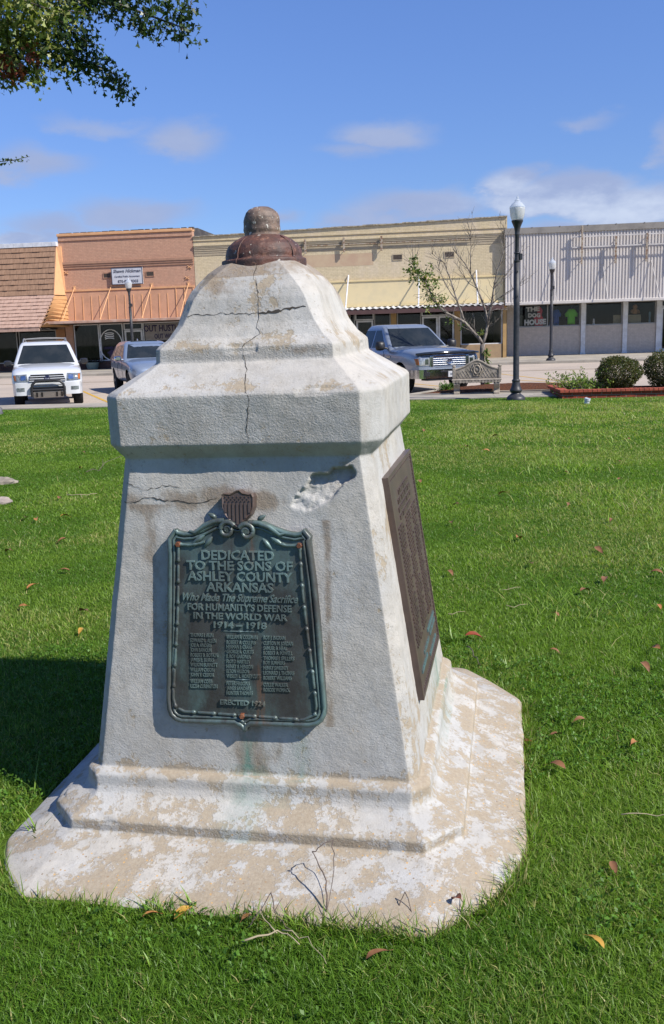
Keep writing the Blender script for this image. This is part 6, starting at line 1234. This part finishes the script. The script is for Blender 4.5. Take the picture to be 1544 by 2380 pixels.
# ------------------------------------------------------------------ oak limbs reaching in from the left
m_oakbark = pmat('oak_bark', (.10, .08, .065), .9, col2=(.055, .045, .038), vs=10, bump=(25, .8, .02), stretch=(1, 1, .3))
oak = empty('oak_tree', (-6.6, 10.6, 0), label='oak tree overhanging the top left corner with lobed leaves, a few turned red', cat='tree')
def ok(x, z, y=9.3): return Vector((x + 6.6, y - 10.6, z))
b = MB(); b.tube([(0, 0, -.3), (0, 0, .1), (.05, -.05, 1.5), (.1, -.1, 3.2), (.2, -.1, 5.2), (.1, .1, 7.5), (0, 0, 9.5)], [.48, .40, .33, .30, .24, .15, .05], 18); b.build('trunk', m_oakbark, oak, smooth=180)
OL = [([(.2, -.1, 4.6), (1.4, -.8, 5.4), tuple(ok(-4.2, 5.35)), tuple(ok(-3.3, 5.1)), tuple(ok(-2.9, 4.98)), tuple(ok(-2.29, 4.79)), tuple(ok(-1.81, 4.70)), tuple(ok(-1.46, 4.57)), tuple(ok(-1.17, 4.46))], [.14, .10, .06, .04, .03, .02, .014, .009, .004]),
      ([tuple(ok(-4.2, 5.35)), tuple(ok(-3.5, 4.85, 9.0)), tuple(ok(-2.98, 4.68, 8.9)), tuple(ok(-2.7, 4.64, 8.8)), tuple(ok(-2.4, 4.53, 8.8)), tuple(ok(-2.05, 4.49, 8.8))], [.05, .035, .02, .014, .009, .004]),
      ([tuple(ok(-3.5, 4.85, 9.0)), tuple(ok(-3.1, 4.55)), tuple(ok(-2.7, 4.42)), tuple(ok(-2.4, 4.36, 9.6)), tuple(ok(-2.06, 4.24, 9.7)), tuple(ok(-1.90, 4.06, 9.7))], [.03, .02, .014, .01, .007, .003]),
      ([tuple(ok(-3.5, 4.85, 9.0)), tuple(ok(-3.2, 4.4, 9.1)), tuple(ok(-2.92, 4.24, 9.1)), tuple(ok(-2.68, 4.2, 9.1)), tuple(ok(-2.6, 4.02, 9.1))], [.025, .016, .012, .008, .003]),
      ([tuple(ok(-3.2, 4.4, 9.1)), tuple(ok(-3.05, 4.15, 9.2)), tuple(ok(-2.93, 4.04, 9.2))], [.012, .007, .003]),
      ([tuple(ok(-2.29, 4.79)), tuple(ok(-1.9, 4.84)), tuple(ok(-1.5, 4.80)), tuple(ok(-1.15, 4.74))], [.016, .01, .007, .003]),
      ([(.1, 0, 3.0), (1.2, -1.0, 3.25), tuple(ok(-4.2, 3.35, 8.6)), tuple(ok(-3.4, 3.22, 8.5)), tuple(ok(-2.87, 3.2, 8.5)), tuple(ok(-2.72, 3.21, 8.5)), tuple(ok(-2.58, 3.235, 8.5))], [.06, .03, .015, .006, .004, .003, .0015]),
      ([tuple(ok(-3.6, 3.25, 8.5)), tuple(ok(-3.3, 3.45, 8.6)), tuple(ok(-3.03, 3.52, 8.6))], [.006, .004, .002])]
for ang, ln, zz in ((30, 3.2, 5.5), (110, 3.4, 5.2), (170, 3., 6), (230, 3.2, 5.6), (290, 2.8, 6.3), (-20, 2.6, 7.2), (80, 2.5, 7.6), (200, 2.4, 7.8)):
    a_ = R(ang); OL.append(([(.1, 0, zz - 1), (math.cos(a_) * ln * .5, math.sin(a_) * ln * .5, zz), (math.cos(a_) * ln, math.sin(a_) * ln, zz + .5)], [.10, .06, .02]))
b = MB()
for pl, rr_ in OL: b.tube(pl, rr_, 8)
LC = []; LD = []; gk = np.random.default_rng(12)
def spray(a, c, n_, sp, size, cols, drop=.05, twigs=2):
    a, c = Vector(a), Vector(c)
    for _ in range(int(n_ * 1.25)):
        q = a.lerp(c, gk.random()) + Vector((gk.normal() * sp, gk.normal() * sp * 1.3, gk.normal() * sp - drop * gk.random())); LC.append([q.x, q.y, q.z, 1.12 * size * (.7 + .6 * gk.random()), *cols[gk.integers(0, len(cols))]])
    for _ in range(twigs):
        q = a.lerp(c, gk.random()); b.tube([q, q + Vector((gk.normal() * sp, gk.normal() * sp, gk.normal() * sp * .7 - .03)), q + Vector((gk.normal() * sp * 1.7, gk.normal() * sp * 1.4, gk.normal() * sp - .09))], [.005, .0035, .002], 4)
G_LIT = [(.20, .23, .05), (.15, .19, .04), (.27, .27, .09), (.11, .16, .035), (.24, .26, .09)]; G_SHADE = [(.040, .070, .022), (.055, .090, .028), (.032, .055, .02)]; RED = [(.22, .05, .035), (.28, .08, .05)]  # sunlit and shaded leaves of one tree, the light put into their colours
def path(idx, i0, i1, n_, sp, cols, size=.062, drop=.06):
    pl = OL[idx][0]
    for i in range(i0, i1): spray(pl[i], pl[i + 1], n_, sp, size, cols, drop, 3)
path(0, 2, 5, 190, .10, G_SHADE + G_LIT[3:4]); path(0, 5, 6, 120, .075, G_SHADE, drop=.10); path(0, 6, 7, 110, .07, G_SHADE, drop=.10); path(0, 7, 8, 80, .055, G_SHADE, drop=.06)
path(1, 1, 4, 330, .12, G_LIT); path(1, 4, 5, 90, .06, G_LIT + G_SHADE)
path(2, 1, 3, 230, .11, G_LIT + G_SHADE); path(2, 3, 4, 170, .07, G_SHADE); path(2, 4, 5, 110, .05, G_SHADE)
path(3, 1, 3, 210, .10, G_LIT + G_SHADE[:1]); path(3, 3, 4, 55, .045, G_LIT)
path(4, 0, 2, 45, .05, G_LIT)
path(5, 0, 2, 120, .06, G_SHADE, drop=.10); path(5, 2, 3, 80, .05, G_SHADE, drop=.12)
for (x, z, y, n_, sp, cl) in [(-2.88, 4.13, 9.0, 60, .035, RED), (-2.80, 4.08, 9.0, 40, .03, RED), (-2.95, 4.20, 8.9, 25, .03, RED), (-2.62, 4.23, 9.0, 26, .035, RED), (-2.35, 4.75, 8.9, 40, .03, RED), (-2.95, 4.4, 9.0, 260, .11, G_LIT), (-2.65, 4.5, 9.1, 260, .12, G_LIT), (-2.45, 4.66, 9.4, 300, .11, G_SHADE), (-2.30, 4.48, 9.6, 160, .08, G_SHADE), (-2.8, 4.9, 9.0, 300, .14, G_LIT), (-2.2, 4.88, 9.4, 130, .08, G_SHADE), (-1.66, 4.56, 9.3, 60, .05, G_SHADE), (-1.88, 4.76, 9.3, 60, .05, G_SHADE), (-1.3, 4.62, 9.3, 70, .06, G_SHADE), (-2.52, 4.38, 9.4, 180, .09, G_SHADE), (-3.1, 4.25, 9.1, 120, .09, G_LIT)]:
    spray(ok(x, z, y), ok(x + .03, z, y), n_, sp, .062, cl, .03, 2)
for i in range(2, 6):
    pl = OL[6][0]; a, c = Vector(pl[i]), Vector(pl[i + 1])
    for k in range(14 if i > 2 else 30): q = a.lerp(c, gk.random()); LC.append([q.x, q.y + gk.normal() * .01, q.z + gk.normal() * .012 - .008, .045 * (.7 + .6 * gk.random()), .07, .10, .03])
for k in range(10): q = Vector(OL[7][0][1]).lerp(Vector(OL[7][0][2]), gk.random()); LC.append([q.x, q.y, q.z, .045, .07, .10, .03])
# the rest of the crown, out of the picture above and to the left
for pl, rr_ in OL[8:]:
    for i in range(2):
        a, c = Vector(pl[i]), Vector(pl[i + 1])
        for _ in range(420): q = a.lerp(c, gk.random()) + Vector((gk.normal() * .6, gk.normal() * .6, gk.normal() * .45 + .4)); LC.append([q.x, q.y, q.z, .11, *G_SHADE[gk.integers(0, 3)]])
for _ in range(1500): q = Vector((2.4 + gk.normal() * .8, -1.4 + gk.normal() * .6, 5.9 + gk.normal() * .28)); LC.append([q.x, q.y, q.z, .10, *G_SHADE[gk.integers(0, 3)]])
b.build('branches', m_oakbark, oak, smooth=180); LC = np.array(LC)
leaf_cloud('crown', LC[:, :3], gk.normal(size=(len(LC), 3)), LC[:, 3], LC[:, 4:] * (.7 + .6 * gk.random((len(LC), 1))), attr_leaf_mat('oak_leaf', .38, .28), oak, shape='lobed', down=.55)

# ------------------------------------------------------------------ lawn grass, weeds, fallen leaves, twigs
GR = np.random.default_rng(5)
Mi = np.array(MONM.inverted()); BP = []
for i in range(8):
    a, c = np.array(base8[i]), np.array(base8[(i + 1) % 8])
    for t_ in ((0, .17, .33, .5, .67, .83) if i in BULGE else (0,)):
        nv_ = np.array([c[1] - a[1], a[0] - c[0]]); nv_ = nv_ / np.linalg.norm(nv_); BP.append(a + (c - a) * t_ + nv_ * BULGE.get(i, 0) * math.sin(math.pi * t_))
BP = np.array(BP)
def in_base(x, y, grow=0.):
    lx = Mi[0, 0] * x + Mi[0, 1] * y + Mi[0, 3]; ly = Mi[1, 0] * x + Mi[1, 1] * y + Mi[1, 3]
    ok_ = np.ones(len(x), bool); c = BP.mean(0)
    for i in range(len(BP)):
        a, b_ = BP[i], BP[(i + 1) % len(BP)]; n_ = np.array([b_[1] - a[1], -(b_[0] - a[0])]); n_ /= np.linalg.norm(n_)
        ok_ &= ((lx - a[0]) * n_[0] + (ly - a[1]) * n_[1]) < grow
    return ok_
def scatter(y0, y1, dens, mg):
    wmax = .40 * y1 + mg; n_ = int((y1 - y0) * 2 * wmax * dens); x = GR.uniform(-wmax, wmax, n_); y = GR.uniform(y0, y1, n_)
    k = np.abs(x) < .40 * y + mg; x, y = x[k], y[k]
    v = -x * math.sin(SA) + y * math.cos(SA); u = x * math.cos(SA) + y * math.sin(SA)
    k = (v < LAWN_V - .02 + .05 * vnoise(np.stack([u * 3, v * 0, v * 0], 1), 2)) & ~((u > 2.85) & (v > 21.2)) & ~in_base(x, y, .016); return x[k], y[k]
def blades(name, X_, Y_, h_, w_, lean, col, mat, z0=None, curl=.6):
    n_ = len(X_); a_ = GR.uniform(0, 2 * math.pi, n_); dx, dy = np.cos(a_), np.sin(a_); fa = a_ + GR.uniform(-.9, .9, n_) + math.pi / 2; sx_, sy_ = np.cos(fa) * w_ / 2, np.sin(fa) * w_ / 2
    z0 = np.zeros(n_) if z0 is None else z0; V = np.empty((n_, 5, 3), np.float32)
    for j, (t_, ww) in enumerate(((0, 1), (0, -1), (.55, .8), (.55, -.8), (1, 0))):
        off = lean * h_ * (t_ ** (1 + curl)); V[:, j, 0] = X_ + dx * off + sx_ * ww; V[:, j, 1] = Y_ + dy * off + sy_ * ww; V[:, j, 2] = z0 - .004 + h_ * t_ * (1 - .22 * lean * t_)
    me = bpy.data.meshes.new(name); me.vertices.add(n_ * 5); me.vertices.foreach_set('co', V.reshape(-1))
    bs = np.arange(n_, dtype=np.int32)[:, None] * 5; lp_ = np.concatenate([bs + 0, bs + 1, bs + 3, bs + 2, bs + 2, bs + 3, bs + 4], 1).reshape(-1)
    me.loops.add(n_ * 7); me.loops.foreach_set('vertex_index', lp_.astype(np.int32)); ls = (np.arange(n_, dtype=np.int32)[:, None] * 7 + np.array([[0, 4]], np.int32)).reshape(-1)
    me.polygons.add(n_ * 2); me.polygons.foreach_set('loop_start', ls); me.update(); me.validate()
    at = me.color_attributes.new('col', 'FLOAT_COLOR', 'POINT'); c4 = np.ones((n_, 5, 4), np.float32); c4[:, :, :3] = col[:, None, :]; c4[:, 0:2, :3] *= np.array([1.05, .95, .9], np.float32); at.data.foreach_set('color', c4.reshape(-1))
    me.materials.append(mat); o = bpy.data.objects.new(name, me); link(o); return o
m_grass = attr_leaf_mat('grass_blade', .45, .42)
GA, GB, GC, GD = np.array([.092, .188, .016]), np.array([.152, .252, .028]), np.array([.29, .33, .09]), np.array([.34, .31, .12])
XS, YS, HS, WS, LS, CS = [], [], [], [], [], []
for (y0, y1, dens, mg, hm, wb) in ((1.35, 2.9, 30000, .5, .038, .0030), (2.9, 4.6, 16000, .5, .038, .0036), (4.6, 8, 8500, .6, .031, .0046), (8, 13, 4200, .8, .031, .0068), (13, 22.8, 1900, 1.2, .034, .0110)):
    x, y = scatter(y0, y1, dens, mg); n_ = len(x); p = np.stack([x, y, np.zeros(n_)], 1)
    patch = fbm(p * 1.1, 4, 71); fine = fbm(p * 6, 3, 72); yel = fbm(p * np.array([.55, .8, 1]) + 9, 4, 73)
    h_ = hm * (.55 + .55 * GR.random(n_)) * (.7 + .6 * patch) * (.75 + .5 * fine); w_ = wb * (.7 + .6 * GR.random(n_)); lean = .2 + 1.5 * GR.random(n_) ** 1.3
    t_ = sstep(patch + .25 * (fine - .5), .36, .64)[:, None]; c = GA * (1 - t_) + GB * t_
    ye = (sstep(yel, .47, .62) * (.25 + .43 * sstep(y, 3, 6.5)) + 1.0 * sstep(y, 11.5, 15.5) * sstep(x - .06 * y, .2, 1.6) * (1 - sstep(y, 18.6, 20.6)) * sstep(fbm(p * 1.6, 3, 75), .36, .54))
    k = (GR.random(n_) < ye * .62)[:, None]; c = np.where(k, GC, c); k2 = (GR.random(n_) < .012 + .02 * sstep(fine, .55, .75) + ye * .10)[:, None]; c = np.where(k2, GD, c)
    h_ = h_ * (1 + .5 * ye * GR.random(n_)); c = c * (.70 + .6 * GR.random((n_, 1)))
    XS.append(x); YS.append(y); HS.append(h_); WS.append(w_); LS.append(lean); CS.append(c)
# loose longer seed-stalk patches
for (tx_, ty_, sp, n_, hh_, wb, dry) in [(1.31, 5.17, .22, 240, .12, .005, .25), (2.74, 10.34, .30, 300, .17, .009, .2), (2.56, 8.41, .45, 420, .14, .008, .45), (2.95, 7.92, .5, 420, .15, .007, .5), (.55, 6.08, .2, 160, .13, .006, .3), (.64, 3.25, .18, 120, .09, .0045, .2), (1.0, 2.8, .18, 120, .08, .004, .15), (1.9, 13.5, .9, 800, .10, .009, .6), (3.4, 14.2, 1.1, 1100, .10, .009, .65), (4.6, 15.5, 1.2, 1200, .10, .010, .65), (3.0, 11.9, .8, 420, .09, .008, .5), (1.5, 6.9, .3, 160, .12, .006, .25), (3.6, 12.6, .6, 350, .15, .011, .5), (2.2, 5.9, .25, 150, .12, .006, .5), (-2.4, 7.4, .3, 120, .10, .007, .35), (-2.6, 9.8, .5, 200, .12, .009, .4), (5.6, 17, 1.2, 700, .15, .014, .6), (1.45, 4.9, .18, 110, .13, .005, .6)]:
    x, y = GR.normal(tx_, sp, n_), GR.normal(ty_, sp, n_); k = ~in_base(x, y, .02) & (y < 20.5); x, y = x[k], y[k]; n_ = len(x)
    XS.append(x); YS.append(y); HS.append(hh_ * .72 * (.4 + .8 * GR.random(n_))); WS.append(np.full(n_, wb * .8)); LS.append(.5 + 1.2 * GR.random(n_))
    CS.append(np.where((GR.random(n_) < dry * .7)[:, None], np.array([.36, .34, .14]), np.array([.22, .34, .05])) * (.7 + .6 * GR.random((n_, 1))))
# longer fringe where the mower does not reach, round the plinth
g_ = []
for i in range(len(BP)):
    a, c = BP[i], BP[(i + 1) % len(BP)]; L_ = np.linalg.norm(c - a); n_ = int(L_ * 950); t_ = GR.random(n_); q = a + (c - a) * t_[:, None] + GR.normal(0, .018, (n_, 2)) + 0.016 * (a + c) / np.linalg.norm(a + c)
    g_.append(q)
g_ = np.concatenate(g_); M4 = np.array(MONM); x = M4[0, 0] * g_[:, 0] + M4[0, 1] * g_[:, 1] + M4[0, 3]; y = M4[1, 0] * g_[:, 0] + M4[1, 1] * g_[:, 1] + M4[1, 3]; n_ = len(x)
den = fbm(np.stack([x, y, x * 0], 1) * 4, 3, 77); k = (GR.random(n_) < sstep(den, .38, .6)) & ~in_base(x, y, -.01); x, y = x[k], y[k]; n_ = len(x)
XS.append(x); YS.append(y); HS.append(.035 + .05 * GR.random(n_)); WS.append(np.full(n_, .0035)); LS.append(.2 + .9 * GR.random(n_)); CS.append(np.where((GR.random(n_) < .25)[:, None], GD * .8, GB) * (.6 + .7 * GR.random((n_, 1))))
tag(blades('lawn_grass', *[np.concatenate(q) for q in (XS, YS, HS, WS, LS, CS)], m_grass), kind='stuff')
# individual coarse grass tufts
def tuft(label, X_, Y_, n_, h_, w_, seed, col=(.13, .24, .02), sp=.012):
    rg = np.random.default_rng(seed); r_ = empty('grass_tuft', (X_, Y_, 0), label=label, cat='grass tuft'); b = MB()
    for k in range(n_):
        a_ = rg.random() * 6.28; d = Vector((math.cos(a_), math.sin(a_), 0)); hh_ = h_ * (.5 + .6 * rg.random()); le = hh_ * (.25 + .7 * rg.random()); s_ = Vector((-d.y, d.x, 0)); p0 = Vector((rg.normal() * sp, rg.normal() * sp, -.01)); vs_ = []
        for t_ in (0, .3, .6, .85, 1): c = p0 + d * le * t_ ** 1.8 + Vector((0, 0, hh_ * t_ * (1 - .15 * t_))); ww = w_ * (1 - t_ ** 2.5) * .5 + .0002; vs_ += [c - s_ * ww, c + Vector((0, 0, -ww * .4)), c + s_ * ww]
        b.add([tuple(q) for q in vs_], [(3 * j + i, 3 * j + i + 1, 3 * j + i + 4, 3 * j + i + 3) for j in range(4) for i in (0, 1)])
    o = b.build('blades', m_tuft, r_, smooth=180); return r_
m_tuft = pmat('coarse_grass_blade', (.15, .25, .025), .4, col2=(.10, .19, .02), vs=20)
tuft('pale green coarse grass tuft by the lower left corner of the plinth', -1.00, 2.72, 9, .15, .007, 1); tuft('tall single blade grass tuft at the shadow edge left of the plinth', -1.07, 2.98, 3, .24, .005, 2)
tuft('coarse light grass tuft in the lawn at the lower left of the photo', -.50, 2.10, 10, .07, .006, 3); tuft('coarse tuft at the foot of the plinth front, left part', -.42, 2.32, 8, .075, .006, 4)
tuft('coarse broad bladed tuft right of the side plaque', .58, 3.30, 10, .085, .008, 5); tuft('coarse grass tuft right of the plinth side, farther along', .80, 4.05, 9, .10, .006, 6); tuft('tall grass tuft behind the right back corner of the plinth', .62, 4.5, 10, .14, .006, 7)
tuft('grass tuft growing from the plinth edge under the middle twig', -.03, 2.245, 14, .05, .004, 8)
# fallen leaves
m_lf = [pmat('dry_leaf_brown', (.25, .115, .05), .6, col2=(.16, .07, .03), vs=40), pmat('dry_leaf_orange', (.42, .19, .06), .6, col2=(.30, .11, .04), vs=40), pmat('dry_leaf_red', (.26, .055, .02), .5, col2=(.18, .04, .02), vs=40), pmat('dry_leaf_yellow', (.46, .27, .04), .6, col2=(.30, .15, .03), vs=40)]
def fallen(X_, Y_, L_, ki, label, grp, seed, rz=None, z=.04, tilt=.35):
    L_ *= LSZ; z *= .75; rr = random.Random(seed); b = MB(); n_ = 9; vs_ = []; cu = rr.uniform(.2, .7)
    for i in range(n_ + 1):
        t_ = i / n_; w_ = L_ * .21 * math.sin(math.pi * t_ ** .8) ** .8 + .0004; x = L_ * (t_ - .5); zc = cu * L_ * .22 * (1 - (2 * t_ - 1) ** 2) * (-1 if rr.random() < .0 else 1)
        vs_ += [(x, -w_, zc + w_ * .55), (x, 0, zc), (x, w_, zc + w_ * .55 + rr.uniform(-.1, .1) * w_)]
    b.add(vs_, [(3 * i + j, 3 * i + j + 1, 3 * i + j + 4, 3 * i + j + 3) for i in range(n_) for j in (0, 1)]); b.tube([(L_ * .5, 0, 0), (L_ * .72, L_ * .04, -.004)], L_ * .012, 4)
    o = b.build('fallen_leaf', m_lf[ki], None, smooth=180); o.location = (X_, Y_, z); o.rotation_euler = (rr.uniform(-tilt, tilt), rr.uniform(-tilt, tilt), rr.uniform(0, 6.28) if rz is None else rz); return tag(o, label, 'leaf', grp)
KL = ['dry brown leaf lying in the lawn', 'dry orange tan leaf lying in the lawn', 'dark red leaf lying in the lawn', 'yellow leaf lying in the lawn']; KG = ['brown fallen leaves', 'orange fallen leaves', 'red fallen leaves', 'yellow fallen leaves']
LSZ = .66
LV = [(-1.91, 5.34, 1), (-2.7, 8.12, 1), (-1.9, 6.21, 0), (-1.41, 4.81, 3), (-2.81, 9.24, 0), (0.77, 5.8, 0), (1.89, 12.45, 0), (2.08, 11.98, 1), (3.01, 12.41, 0), (1.35, 5.98, 0), (1.08, 4.26, 0), (2.08, 5.65, 0), (1.42, 6.76, 1), (1.71, 5.53, 0), (1.84, 4.93, 1), (1.44, 4.01, 0), (0.79, 3.06, 0), (0.85, 3.32, 0), (1.15, 8.21, 0), (1.67, 8.69, 1), (2.14, 8.05, 0), (3.02, 9.34, 0), (3.97, 11.18, 1), (-2.84, 8.24, 0), (-2.52, 6.86, 0), (0.98, 3.45, 0), (1.13, 3.23, 1), (1.53, 14.71, 0), (1.23, 4.85, 0), (1.52, 5.29, 0), (-3.2, 11.5, 1), (-3.6, 13.2, 0), (-2.2, 7.2, 0), (2.6, 9.9, 0), (3.4, 10.6, 0), (1.0, 7.4, 0), (2.9, 7.0, 1), (1.9, 6.3, 0), (-2.0, 5.8, 1), (-1.5, 5.2, 0), (2.3, 7.3, 0), (.95, 9.6, 0), (2.5, 13.6, 0), (4.2, 12.7, 0)]
for i, (x, y, k) in enumerate(LV): fallen(x, y, (.10 if y < 5 else .135) * (.75 + .5 * random.random()), k, KL[k] if k != 3 else 'yellow leaf lying near the tree shadow at the left', KG[k] if k != 3 else None, 100 + i)
fallen(-2.47, 8.23, .15, 3, 'bright yellow leaf lying in the far left lawn', None, 5); fallen(.72, 4.51, .15, 2, 'large dark red leaf lying right of the memorial', None, 6, rz=.1)
fallen(1.58, 4.26, .12, 1, 'curled orange leaf at the right edge of the photo', None, 7); fallen(.08, 2.06, .095, 0, 'curled brown leaf lying in the front lawn centre', None, 8, rz=.3, z=.05)
fallen(.645, 2.08, .085, 3, 'yellow brown leaf standing in the lower right lawn', None, 9, rz=2.2, z=.055, tilt=.5); fallen(-.45, 2.27, .09, 3, 'yellow leaf against the front foot of the plinth', None, 10, rz=.6); fallen(-.54, 2.265, .07, 1, 'orange leaf at the left front foot of the plinth', None, 11)
fallen(.315, 2.275, .09, 2, 'reddish leaf standing at the right front foot of the plinth', None, 12, rz=1.9, z=.055, tilt=.9); fallen(.80, 2.42, .08, 0, 'brown leaf lying right of the plinth corner', None, 13); fallen(-.27, 2.24, .07, 0, 'brown leaf tucked under the plinth lip', None, 14)
for i, (x, y) in enumerate(((.705, 3.52), (.73, 3.30), (.72, 3.68))): fallen(x, y, .09, 2 if i else 0, 'dark brown leaf wedged beside the right plinth edge', 'leaves wedged along the plinth edge', 30 + i, z=.02)
# twigs
m_twig = pmat('gray_twig', (.16, .12, .10), .9, col2=(.09, .07, .06), vs=40); m_straw = pmat('dry_straw', (.42, .35, .22), .9)
def jig(pl):
    o_ = []
    for a, c in zip(pl[:-1], pl[1:]):
        a, c = Vector(a), Vector(c); L_ = (c - a).length
        for k in range(3): o_.append(a.lerp(c, k / 3) + Vector((random.gauss(0, 1), random.gauss(0, 1), random.gauss(0, 1))) * L_ * .045)
    return o_ + [Vector(pl[-1])]
def twig(label, paths, mat=m_twig):
    b = MB(); 
    for pl, r_ in paths: b.tube(jig(pl), [r_ * .7 * (1 - .55 * i / (3 * (len(pl) - 1))) for i in range(3 * (len(pl) - 1) + 1)], 6)
    return tag(b.build('twig', mat, None, smooth=180), label, 'twig')
twig('forked gray twig leaning on the front of the plinth', [([(-.052, 2.262, .01), (-.046, 2.285, .06), (-.058, 2.33, .105), (-.076, 2.36, .125), (-.088, 2.375, .14)], .0042), ([(-.088, 2.375, .14), (-.06, 2.385, .152), (-.030, 2.39, .165)], .003), ([(-.030, 2.39, .165), (-.026, 2.36, .12), (-.036, 2.30, .06), (-.05, 2.262, .02)], .0022)])
twig('thin branching twig standing at the plinth foot, left of centre', [([(-.27, 2.215, .01), (-.235, 2.23, .05), (-.20, 2.25, .10)], .003), ([(-.20, 2.25, .10), (-.195, 2.235, .05), (-.16, 2.21, .02), (-.11, 2.17, .015)], .0028), ([(-.195, 2.235, .05), (-.17, 2.25, .08)], .002)])
twig('short bent twig at the plinth foot, right of centre', [([(.14, 2.262, .0), (.158, 2.27, .045), (.170, 2.275, .07)], .003), ([(.170, 2.275, .07), (.185, 2.24, .03), (.20, 2.21, .01)], .0022)])
twig('pale forked twig lying on the grass before the plinth', [([(-.27, 2.125, .04), (-.21, 2.14, .05), (-.165, 2.15, .05), (-.12, 2.10, .045)], .0045), ([(-.19, 2.145, .05), (-.215, 2.20, .05), (-.235, 2.22, .06)], .003), ([(-.165, 2.15, .05), (-.10, 2.12, .05), (-.05, 2.03, .04)], .0025)], m_straw)
twig('straight pale stick lying at the right edge of the lawn', [([(.905, 2.685, .05), (.98, 2.672, .055), (1.08, 2.655, .05)], .003)], m_straw)
twig('curved gray twig in the grass right of the memorial', [([(.655, 4.34, .04), (.675, 4.25, .055), (.672, 4.15, .05), (.682, 4.08, .04)], .0045)])
twig('thin bare stick in the far left lawn', [([(-3.05, 11.1, .04), (-2.9, 11.5, .06), (-2.75, 11.9, .12)], .007), ([(-2.9, 11.5, .06), (-2.98, 11.8, .1)], .005)])
twig('pale broken stick by the stones at the left', [([(-2.75, 9.3, .05), (-2.6, 9.25, .06), (-2.45, 9.35, .05)], .008), ([(-2.6, 9.25, .06), (-2.55, 9.1, .06)], .006)], m_straw)
for i, (x, y, l_) in enumerate(((.98, 4.95, .12), (.62, 4.85, .11), (1.02, 5.3, .12))): twig(('short pale straw lying in the lawn beyond the red leaf', 'short pale straw close to the right back of the memorial', 'short pale straw lying farther up the right lawn')[i], [([(x, y, .05), (x + l_, y + .03, .055)], .003)], m_straw)

# low clover and broad weeds in the near lawn
x, y = scatter(1.35, 4.6, 1300, .4); n_ = len(x); den = fbm(np.stack([x, y, x * 0], 1) * 2.2, 3, 91); k = den > .52; x, y = x[k], y[k]; n_ = len(x)
C_ = np.stack([np.repeat(x, 3) + GR.normal(0, .004, 3 * n_), np.repeat(y, 3) + GR.normal(0, .004, 3 * n_), np.repeat(.022 + .022 * GR.random(n_), 3)], 1)
cl_o = leaf_cloud('clover_weeds', C_, np.array([0, 0, 1.]) + GR.normal(0, .25, (3 * n_, 3)), np.repeat(.010 + .008 * GR.random(n_), 3), np.array([[.085, .18, .022]]) * (.6 + .8 * GR.random((3 * n_, 1))), m_leaf, down=0.)
tag(cl_o, kind='stuff')
